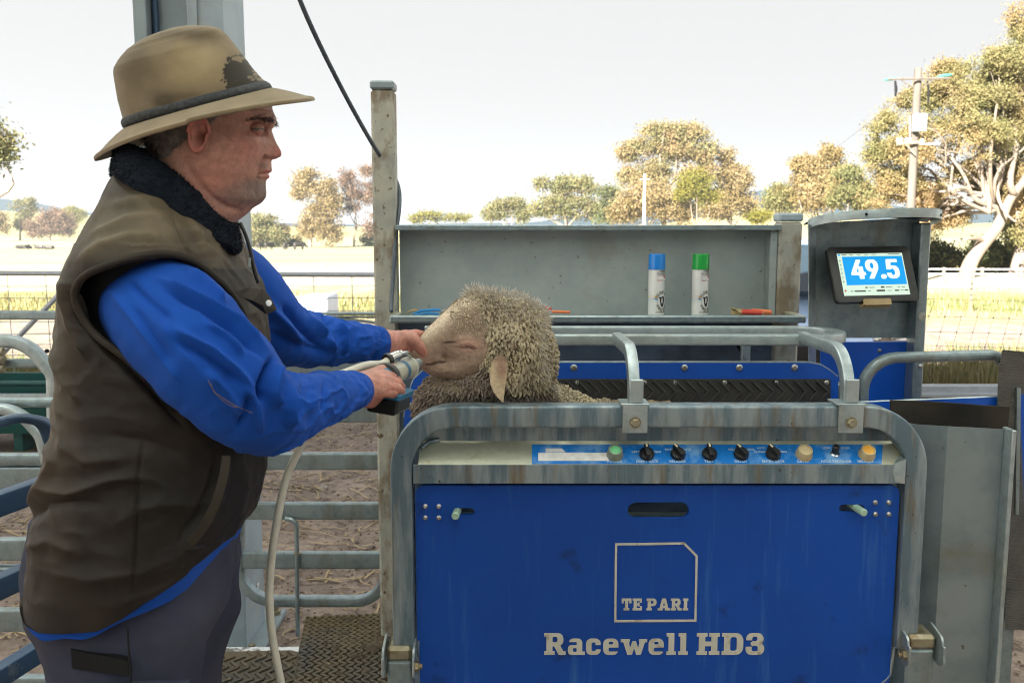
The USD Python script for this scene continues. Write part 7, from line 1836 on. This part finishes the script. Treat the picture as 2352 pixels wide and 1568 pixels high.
# ---- trousers and boots
def leg(pts, seed, nn=90):
    """pts: (left px, right px, py, D, half depth)."""
    P_ = np.array(pts, float); yy = np.linspace(P_[0, 2], P_[-1, 2], nn)
    rings = []
    th2 = np.linspace(0, 2 * np.pi, 90, endpoint=False)
    for y in yy:
        l, r, D_, dp = (float(np.interp(y, P_[:, 2], P_[:, k])) for k in (0, 1, 3, 4))
        x = (l + r) / 2 + (r - l) / 2 * np.cos(th2)
        p = np.stack([W(a, y, D_) for a in x]); p[:, 1] += dp * np.sin(th2); rings.append(p)
    m = loft(rings); v, n2 = np.array(m.vertices), normals(m)
    return TM(v + n2 * (.014 * (fbm(v * np.array([14, 14, 9]), 4, seed) - .5))[:, None], m.faces)
near_leg = leg([(90, 535, 1180, 1.42, .15), (70, 530, 1290, 1.40, .155), (80, 520, 1390, 1.38, .15), (100, 492, 1430, 1.36, .13), (118, 466, 1480, 1.345, .12), (130, 450, 1568, 1.335, .11), (150, 430, 1750, 1.33, .095), (165, 410, 2100, 1.33, .085), (180, 385, 2860, 1.33, .075)], 4)
far_leg = leg([(200, 545, 1180, 1.44, .13), (200, 545, 1290, 1.46, .13), (230, 540, 1360, 1.49, .12), (260, 546, 1405, 1.51, .11), (280, 530, 1450, 1.52, .105), (290, 512, 1510, 1.525, .10), (290, 505, 1568, 1.53, .095), (280, 480, 1800, 1.53, .085), (280, 450, 2100, 1.53, .08), (290, 430, 2570, 1.53, .07)], 6)
obj('trousers', cat(near_leg, far_leg), 'trousers', man, True)
tp_ = f'{man}/trousers'
pk = [W(162, 1490, 1.229), W(292, 1516, 1.222), W(296, 1552, 1.220), W(166, 1534, 1.228)]
obj('pocket_tape', hull(pk + [p + np.array([0, .012, 0]) for p in pk]), 'black_matt', tp_)
pk = [W(205, 1578, 1.212), W(425, 1576, 1.222), W(430, 1720, 1.222), W(215, 1720, 1.212)]
obj('cargo_pocket', hull(pk + [p + np.array([0, .02, 0]) for p in pk]), 'trousers', tp_)
obj('side_seam', tube(spline([W(293, 1440, 1.217), W(297, 1500, 1.213), W(302, 1568, 1.212), W(303, 1640, 1.213)], 20), .0016, 5), 'black_matt', tp_, True)
for (px_, D_) in ((270, 1.33), (365, 1.53)):
    x_ = W(px_, 1500, D_)[0] + .02
    obj('boot', hull(np.vstack([ball((x_ - .05, D_, .06), (.055, .045, .06), 2).vertices, ball((x_ + .13, D_, .035), (.07, .05, .035), 2).vertices, ball((x_ - .04, D_, .17), (.05, .048, .03), 2).vertices, [(x_ - .1, D_ - .03, .0), (x_ - .1, D_ + .03, .0), (x_ + .17, D_ - .03, 0), (x_ + .17, D_ + .03, 0)]])), 'boot', man, 40)
# ================================================================ the sheep
sheep = thing('sheep', 'woolly merino sheep in the crate with its nose held by the man', 'sheep', (W(1200, 1000, 2.2)[0], 2.2, 0.44))
SB = {'muz': (W(972, 818, 2.035), (.026, .030, .026)), 'nose': (W(985, 800, 2.04), (.034, .036, .034)), 'bridge': (W(1014, 772, 2.045), (.036, .036, .036)), 'face': (W(1048, 780, 2.06), (.058, .048, .060)), 'fore': (W(1080, 728, 2.065), (.050, .050, .048)),
      'cran': (W(1140, 780, 2.075), (.080, .066, .085)), 'jaw': (W(1000, 842, 2.045), (.026, .026, .020)), 'jaw2': (W(1060, 838, 2.06), (.045, .042, .038)), 'cheek': (W(1100, 815, 2.065), (.055, .056, .050))}
SL = [('muz', 'nose'), ('nose', 'bridge'), ('bridge', 'face'), ('bridge', 'fore'), ('face', 'fore'), ('fore', 'cran'), ('face', 'cran'), ('muz', 'jaw'), ('jaw', 'jaw2'), ('jaw2', 'cheek'), ('face', 'cheek'), ('cheek', 'cran'), ('nose', 'jaw')]
face = organic(SB, SL, .005, 8)
fv, fn_ = np.array(face.vertices), normals(face)
d_, FX, FY = folds(fv, fn_, [([(1018, 788), (1034, 786), (1050, 787)], 2.0, -.0030), ([(1054, 792), (1072, 786), (1090, 792), (1102, 803)], 4, .0040), ([(1056, 799), (1074, 796), (1092, 803)], 2.0, -.0035), ([(1050, 780), (1070, 774), (1095, 780)], 4, .0025), ([(972, 838), (990, 838), (1008, 832), (1030, 830)], 2.4, -.0040), ([(985, 850), (1010, 855), (1040, 850)], 4, .002), ([(962, 800), (966, 806), (972, 806)], 2.6, -.006), ([(960, 806), (968, 800), (974, 806)], 2.5, -.003)])
d_ = d_ + .0012 * (fbm(fv * 45, 3, 3) - .5)
pink = np.exp(-((FX - 1078) / 30) ** 2 - ((FY - 792) / 16) ** 2) * .9 + .5 * np.exp(-((FX - 985) / 26) ** 2 - ((FY - 835) / 16) ** 2)
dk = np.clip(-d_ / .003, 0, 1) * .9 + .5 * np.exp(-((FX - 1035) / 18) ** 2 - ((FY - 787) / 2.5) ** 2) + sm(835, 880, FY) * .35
pale = np.exp(-((FY - (775 - (FX - 960) * .75)) / 22) ** 2) * .8
tinted('sheep_skin', (0.36, 0.265, 0.20), [(0.42, 0.235, 0.19), (0.045, 0.032, 0.026), (0.66, 0.56, 0.43)], rough=0.85, spec=0.15, nscale=90, namount=0.22, bump=0.7, bscale=420, bdist=0.002, bstretch=(.35, 1, 1))
skin = tint_mesh('body', TM(fv + fn_ * d_[:, None], face.faces), 'sheep_skin', sheep, np.stack([np.clip(pink, 0, .9), np.clip(dk, 0, .9), np.clip(pale, 0, .85)], 1))

WB = {'cap': (W(1172, 770, 2.085), (.092, .085, .090)), 'poll': (W(1115, 715, 2.08), (.050, .062, .045)), 'tuft': (W(1092, 692, 2.078), (.026, .045, .026)), 'nape': (W(1215, 830, 2.11), (.066, .09, .075)), 'under': (W(1130, 872, 2.09), (.085, .080, .048)),
      'throat': (W(1040, 890, 2.09), (.060, .072, .040)), 'chest': (W(1000, 925, 2.13), (.050, .07, .06)), 'chest2': (W(990, 1005, 2.17), (.050, .075, .06)), 'neck': (W(1150, 930, 2.16), (.12, .085, .09)), 'sh': (W(1180, 1040, 2.21), (.14, .10, .14)),
      'back': (W(1262, 920, 2.21), (.040, .085, .040)), 'back2': (W(1340, 985, 2.215), (.085, .10, .07)), 'rump': (W(1700, 1040, 2.215), (.12, .11, .12)), 'belly': (W(1450, 1180, 2.215), (.2, .11, .13)), 'ck': (W(1128, 838, 2.075), (.030, .068, .030))}
WL = [('cap', 'poll'), ('poll', 'tuft'), ('cap', 'nape'), ('nape', 'under'), ('cap', 'ck'), ('ck', 'under'), ('under', 'throat'), ('throat', 'chest'), ('chest', 'chest2'), ('nape', 'neck'), ('under', 'neck'), ('throat', 'neck'), ('chest', 'neck'), ('neck', 'sh'), ('chest2', 'sh'), ('neck', 'back'), ('back', 'back2'), ('sh', 'back2'), ('back2', 'rump'), ('sh', 'belly'), ('belly', 'rump'), ('back2', 'belly')]
wool = organic(WB, WL, .010, 5)
wv, wn = np.array(wool.vertices), normals(wool)
def curl_h(p): return .017 * (fbm(p * 26, 3, 2) - .5) + .010 * (fbm(p * 75, 2, 5) - .5)
wv2 = wv + wn * curl_h(wv)[:, None]
look('wool_base', (0.24, 0.19, 0.13), (0.15, 0.12, 0.085), scale=40, rough=0.95, spec=0.05, bump=1.0, bscale=160, bdist=0.006)  # base darkened to shade the gaps between locks
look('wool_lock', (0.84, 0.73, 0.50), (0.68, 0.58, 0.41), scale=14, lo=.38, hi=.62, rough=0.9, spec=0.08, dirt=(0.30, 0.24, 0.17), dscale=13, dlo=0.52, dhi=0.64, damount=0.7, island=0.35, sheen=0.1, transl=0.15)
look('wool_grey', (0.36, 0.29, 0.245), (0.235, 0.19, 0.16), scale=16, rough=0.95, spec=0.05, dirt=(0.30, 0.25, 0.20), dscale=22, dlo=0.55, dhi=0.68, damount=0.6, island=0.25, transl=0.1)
look('wool_white', (0.78, 0.73, 0.66), (0.66, 0.60, 0.53), scale=20, rough=0.9, spec=0.08, island=0.2, transl=0.25)
fl_ = obj('fleece', TM(wv2, wool.faces), 'wool_base', sheep, True)
def locks(P_, N_, seed, L0, R0, droop, swirl, wob=.35, seg=5, sides=5):
    r = np.random.default_rng(seed); n = len(P_)
    fl1 = np.stack([fbm(P_ * 16 + k * 9.1, 2, 40 + k) - .5 for k in range(3)], 1) * 2
    d = N_ * .75 + np.array([0, 0, -1.0]) * droop + fl1 * swirl + r.normal(0, .16, (n, 3))
    d /= np.linalg.norm(d, axis=1, keepdims=True)
    side = np.cross(d, N_ + r.normal(0, .3, (n, 3))); side /= np.linalg.norm(side, axis=1, keepdims=True) + 1e-9
    oth = np.cross(d, side)
    L_ = L0 * r.uniform(.6, 1.35, n); R_ = R0 * r.uniform(.7, 1.35, n)
    ph = r.uniform(0, 6.28, n); s = np.linspace(0, 1, seg)
    prof = np.array([.65, 1.0, 1.02, .82, .34]) if seg == 5 else np.interp(s, [0, .3, .7, 1], [.75, 1, .8, .15])
    rings = []
    for k in range(seg):
        w1 = (np.sin(s[k] * 7 + ph) * wob * s[k]) * R_ * 2.2; w2 = (np.cos(s[k] * 7 + ph) * wob * s[k]) * R_ * 2.2
        c = P_ - N_ * .003 + d * (L_ * s[k])[:, None] + side * w1[:, None] + oth * w2[:, None] + np.array([0, 0, -.35]) * (L_ * s[k] ** 2 * droop)[:, None]
        for a in np.linspace(0, 2 * np.pi, sides, endpoint=False):
            rings.append(c + side * (np.cos(a) * R_ * prof[k])[:, None] + oth * (np.sin(a) * R_ * prof[k])[:, None])
    V_ = np.stack(rings, 1); per = seg * sides                  # (n, seg*sides, 3)
    f = []
    for k in range(seg - 1):
        for a in range(sides):
            b = (a + 1) % sides
            f += [[k * sides + a, k * sides + b, (k + 1) * sides + b], [k * sides + a, (k + 1) * sides + b, (k + 1) * sides + a]]
    for a in range(1, sides - 1): f.append([(seg - 1) * sides, (seg - 1) * sides + a, (seg - 1) * sides + a + 1])
    f = np.array(f)
    F2 = (f[None] + (np.arange(n) * per)[:, None, None]).reshape(-1, 3)
    return trimesh.Trimesh(V_.reshape(-1, 3), F2, process=False)
pts_, fi_ = trimesh.sample.sample_surface(TM(wv2, wool.faces), 60000, seed=3)
pn = wn[np.asarray(wool.faces)[fi_][:, 0]]
_, QX, QY = folds(pts_, pn, [])
zrail = W(0, 1010, 2.0)[2]
vis = (pts_[:, 2] > zrail - .02) & (QX > 925) & (QX < 1400)
bound = np.interp(QY, [640, 700, 723, 756, 792, 815, 826, 838, 850, 862, 1200], [1040, 1085, 1108, 1124, 1112, 1116, 1100, 1052, 1000, 955, 900])
front_face = (pn[:, 1] < .1) & (QX < bound)
ok = vis & ~front_face
pts_, pn, QX, QY = pts_[ok], pn[ok], QX[ok], QY[ok]
# thin out into evenly spaced locks
def thin(P_, rad, seed):
    order = np.random.default_rng(seed).permutation(len(P_)); t = cKDTree(P_); alive = np.ones(len(P_), bool); keep = []
    for k in order:
        if alive[k]:
            keep.append(k); alive[t.query_ball_point(P_[k], rad)] = False
    return np.array(keep)
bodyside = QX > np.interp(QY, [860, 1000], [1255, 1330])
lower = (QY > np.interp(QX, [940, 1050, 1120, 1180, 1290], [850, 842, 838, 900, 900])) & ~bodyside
capm = ~lower & ~bodyside
kp = np.where(capm)[0]; kp = kp[thin(pts_[kp], .0041, 1)]
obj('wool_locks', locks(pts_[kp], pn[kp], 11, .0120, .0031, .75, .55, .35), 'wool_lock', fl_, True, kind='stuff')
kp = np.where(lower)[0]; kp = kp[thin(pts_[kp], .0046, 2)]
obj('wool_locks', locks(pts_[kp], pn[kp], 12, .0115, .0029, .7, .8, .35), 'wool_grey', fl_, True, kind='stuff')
kp = np.where(bodyside)[0]; kp = kp[thin(pts_[kp], .0052, 3)]
obj('wool_locks', locks(pts_[kp], pn[kp], 13, .009, .0036, .1, .5), 'wool_lock', fl_, True, kind='stuff')
# wispy tips, whitened to paint the rim light on upper and right edges
up = capm & (pn[:, 2] > .35)
kp = np.where(up)[0]; kp = kp[thin(pts_[kp], .0042, 4)]
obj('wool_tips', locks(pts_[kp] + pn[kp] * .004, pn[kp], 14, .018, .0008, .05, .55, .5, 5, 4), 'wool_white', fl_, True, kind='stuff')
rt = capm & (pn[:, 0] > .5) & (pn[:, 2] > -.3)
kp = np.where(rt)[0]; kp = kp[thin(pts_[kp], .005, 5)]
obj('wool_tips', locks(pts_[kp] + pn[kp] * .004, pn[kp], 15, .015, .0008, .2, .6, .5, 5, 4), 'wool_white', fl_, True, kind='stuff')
# short wool on the forehead and cheek
p2, f2 = trimesh.sample.sample_surface(TM(fv, face.faces), 26000, seed=9)
n2_ = fn_[np.asarray(face.faces)[f2][:, 0]]
_, AX, AY = folds(p2, n2_, [])
fw = (n2_[:, 1] < .6) & (((AX - 1095) / 62) ** 2 + ((AY - 725) / 55) ** 2 < 1) & (AY < 772 - (1095 - AX) * .12) & (AX > 1030)
kp = np.where(fw)[0]; kp = kp[thin(p2[kp], .0040, 6)]
obj('face_wool', locks(p2[kp], n2_[kp], 16, .0075, .0016, .35, .8, .4, 5, 4), 'wool_lock', fl_, True, kind='stuff')
fz_ = (n2_[:, 1] < .8) & (AX < 1120)
kp = np.where(fz_)[0]; kp = kp[thin(p2[kp], .0036, 7)]
look('face_hair', (0.40, 0.31, 0.22), (0.27, 0.20, 0.15), scale=12, rough=0.9, spec=0.05, dirt=(0.17, 0.12, 0.095), dscale=14, dlo=0.5, dhi=0.65, island=0.25)
obj('face_hair', locks(p2[kp] + n2_[kp] * .0014, n2_[kp] * .25 + np.array([.75, -.05, -.15]), 17, .0055, .00035, .1, .3, .2, 5, 3), 'face_hair', skin, True, kind='stuff')
# ear
eo = [(1138, 820), (1130, 835), (1124, 860), (1126, 882), (1134, 902), (1146, 917), (1156, 926), (1158, 908), (1160, 886), (1164, 862), (1166, 842), (1160, 822)]
D_e = 1.966
ep = Polygon([P(a, b, D_e) for a, b in eo]).buffer(.004).buffer(-.004).segmentize(.004)
from shapely import points as shp_points
em = trimesh.creation.extrude_polygon(ep, .001)
em = em.subdivide_to_size(.006)
ev = np.array(em.vertices)
ctr = np.array([P(1148, 862, D_e)])[0]
xr_ = (ev[:, 0] - (ctr[0] + (ctr[1] - ev[:, 1]) * .07)) / .021
bowl = -.010 * (1 - np.clip(xr_ ** 2, 0, 1)) + .004 * xr_
ev3 = np.stack([ev[:, 0], D_e + .006 - (ev[:, 2] > .0005) * (-.0055) + (-bowl) - .03 * np.clip((ev[:, 1] - ctr[1]) / .06, -1, 1) * -.35, ev[:, 1]], 1)
em = TM(ev3, em.faces)
if em.volume < 0: em.invert()
v_ = np.array(em.vertices); _, EX, EY = folds(v_, normals(em), [])
tinted('sheep_ear', (0.46, 0.36, 0.24), [(0.28, 0.17, 0.13), (0.16, 0.10, 0.08), (0.6, 0.5, 0.36)], rough=0.85, spec=0.15, nscale=120, namount=0.25, bump=0.5, bscale=350, sss=0.1)
tint_mesh('ear', em, 'sheep_ear', sheep, np.stack([np.clip(np.exp(-((EX - 1152) / 12) ** 2 - ((EY - 845) / 26) ** 2) * 1.1, 0, .9), np.clip(np.exp(-((EY - 818) / 10) ** 2), 0, .6), 0 * EX], 1))
far_e = TM(v_ * [1, -1, 1] + [0.03, 2 * 2.075, 0.02], np.asarray(em.faces)[:, ::-1])
tint_mesh('ear', far_e, 'sheep_ear', sheep, np.zeros((len(v_), 3)))
# legs down to the crate floor
lg = [tube(np.array([[W(a, 1150, 2.2)[0], 2.2 + dd, .75], [W(a, 1150, 2.2)[0] + .01, 2.2 + dd, .60], [W(a, 1150, 2.2)[0], 2.2 + dd, .445]]), [.04, .026, .024], 10) for a in (1120, 1600) for dd in (-.06, .06)]
for m_ in lg: obj('leg', m_, 'wool_grey', sheep, True)

# ================================================================ drench gun and hose
look('gun_blue', (0.010, 0.095, 0.185), (0.008, 0.075, 0.15), scale=12, rough=0.35)
N = {'a': ('principled_bsdf', {'base_color': (0.62, 0.62, 0.52), 'roughness': 0.16, 'transmission_weight': 0.55, 'ior': 1.45})}
LOOK['clear_barrel'] = usdkit.material(stage, '/World/Looks/clear_barrel', N, [], surface='a.BSDF')
look('drench', (0.40, 0.395, 0.33), (0.30, 0.31, 0.28), scale=60, rough=0.3)
look('hose_white', (0.62, 0.61, 0.53), (0.54, 0.53, 0.46), scale=30, rough=0.35, transl=0.2)
gun = thing('drench_gun', 'blue and black cordless drench gun with a clear barrel in the man\'s near hand', 'drench gun', W(890, 900, 1.64))
b0, b1 = W(884, 868, 1.635), W(951, 838, 1.80)
ax = unit(b1 - b0); LB = np.linalg.norm(b1 - b0)
Bn = basis(ax)
br_ = obj('barrel', lathe([(0, 0), (.0195, 0), (.0195, LB * .80), (.0180, LB * .84), (.012, LB * .88), (0, LB * .88)], b0, ax, 30), 'clear_barrel', gun, 40)
obj('plunger', lathe([(0, .012), (.0155, .012), (.0155, LB * .36), (.004, LB * .37), (.004, LB * .5), (.0165, LB * .52), (.0165, LB * .62), (0, LB * .62)], b0, ax, 24), 'drench', br_, 40)
obj('scale_band', lathe([(.0198, LB * .46), (.0199, LB * .47), (.0199, LB * .54), (.0198, LB * .55)], b0, ax, 30), 'gun_blue', br_, 40)
obj('end_ring', lathe([(.0198, LB * .755), (.0215, LB * .765), (.0215, LB * .80), (.019, LB * .835), (.0185, LB * .84)], b0, ax, 30), 'drench', br_, 40)
obj('collar_ring', lathe([(.021, -.006), (.0265, -.004), (.0275, .004), (.0265, .012), (.021, .014)], b0, ax, 30), 'rubber', gun, 35)
obj('motor_housing', lathe([(0, -.034), (.014, -.032), (.019, -.022), (.0215, -.007), (.02, -.006)], b0, ax, 26), 'gun_blue', gun, 40)
nz0 = b0 + ax * LB * .86
obj('nozzle', lathe([(.010, 0), (.0115, .006), (.0115, .030), (.0095, .038), (.0095, .052), (.007, .056), (0, .056)], nz0, ax, 20), 'galv', gun, 35)
ct_ = spline([W(908, 821, 1.70), W(922, 811, 1.72), W(936, 811, 1.74), W(946, 820, 1.77), W(952, 834, 1.79)], 24)
obj('feed_tube', tube(ct_, .0042, 10), 'chrome', gun, True)
f0, f1 = W(893, 825, 1.685), W(915, 814, 1.708)
obj('hose_fitting', lathe([(.0105, -.004), (.0112, 0), (.0112, .004), (.0092, .005), (.0092, .026), (.0065, .030), (.0065, .036)], f0, unit(f1 - f0), 18), 'chrome', gun, 35)
obj('fitting_clip', lathe([(.0118, -.006), (.0124, -.004), (.0124, .0), (.0118, .002)], f0, unit(f1 - f0), 18), 'black_plastic', gun, 35)
h0, h1 = W(876, 868, 1.625), W(886, 915, 1.640)
obj('grip', hull(np.vstack([ball(h0, (.018, .020, .016), 2).vertices, ball(h1, (.020, .024, .014), 2).vertices])), 'black_plastic', gun, True)
# battery
Rb = rot([0, 1, 0], 7) @ rot([0, 0, 1], -14)
cb = W(892, 923, 1.632)
bpk = obj('battery', bx(cb, (.062, .074, .034), .010, Rb), 'black_plastic', gun, 25)
obj('battery_cap', bx(cb + Rb @ np.array([0, 0.002, .017]), (.066, .076, .014), .005, Rb), 'gun_blue', gun, 25)
obj('battery_latch', bx(cb + Rb @ np.array([-.006, -.034, .0235]), (.020, .010, .006), .002, Rb), 'black_matt', gun, 25)
obj('end_cover', bx(cb + Rb @ np.array([.002, -.0365, -.002]), (.052, .004, .024), .0018, Rb), 'black_matt', gun, 25)
hs_ = spline([f0 + unit(f0 - f1) * .0, f0 + unit(f0 - f1) * .03, W(845, 838, 1.64), W(800, 853, 1.60), W(762, 868, 1.585), W(728, 905, 1.60), W(705, 970, 1.60), W(688, 1030, 1.59), W(664, 1080, 1.58), W(641, 1170, 1.56), W(625, 1270, 1.55), W(619, 1370, 1.545), W(627, 1470, 1.545), W(646, 1568, 1.55), W(672, 1690, 1.56), W(700, 1850, 1.6)], 150)
zend = hs_[-1]
hs_ = np.vstack([hs_, spline([zend, zend + [.04, .03, -.15], zend + [.12, .06, -.28], np.array([zend[0] + .3, zend[1] - .1, .14]), np.array([zend[0] + .35, zend[1] - .6, .012])], 40)[1:]])
obj('drench_hose', tube(hs_, .0072, 12), 'hose_white', smooth=True, label='milky white hose hanging from the drench gun past the man\'s elbow', cat='hose')
# ================================================================ air
N = {'v': ('principled_volume', {'color': (0.78, 0.89, 1.0), 'density': HAZE, 'anisotropy': 0.2})}
LOOK['haze'] = usdkit.material(stage, '/World/Looks/haze', N, [], volume='v.volume')
m = trimesh.creation.box((3100, 3100, 68)); m.apply_translation([0, 0, 34 - 5.6])
obj('haze', m, 'haze', smooth=False, kind='stuff', label='thin pale daylight haze over the paddocks', cat='haze')
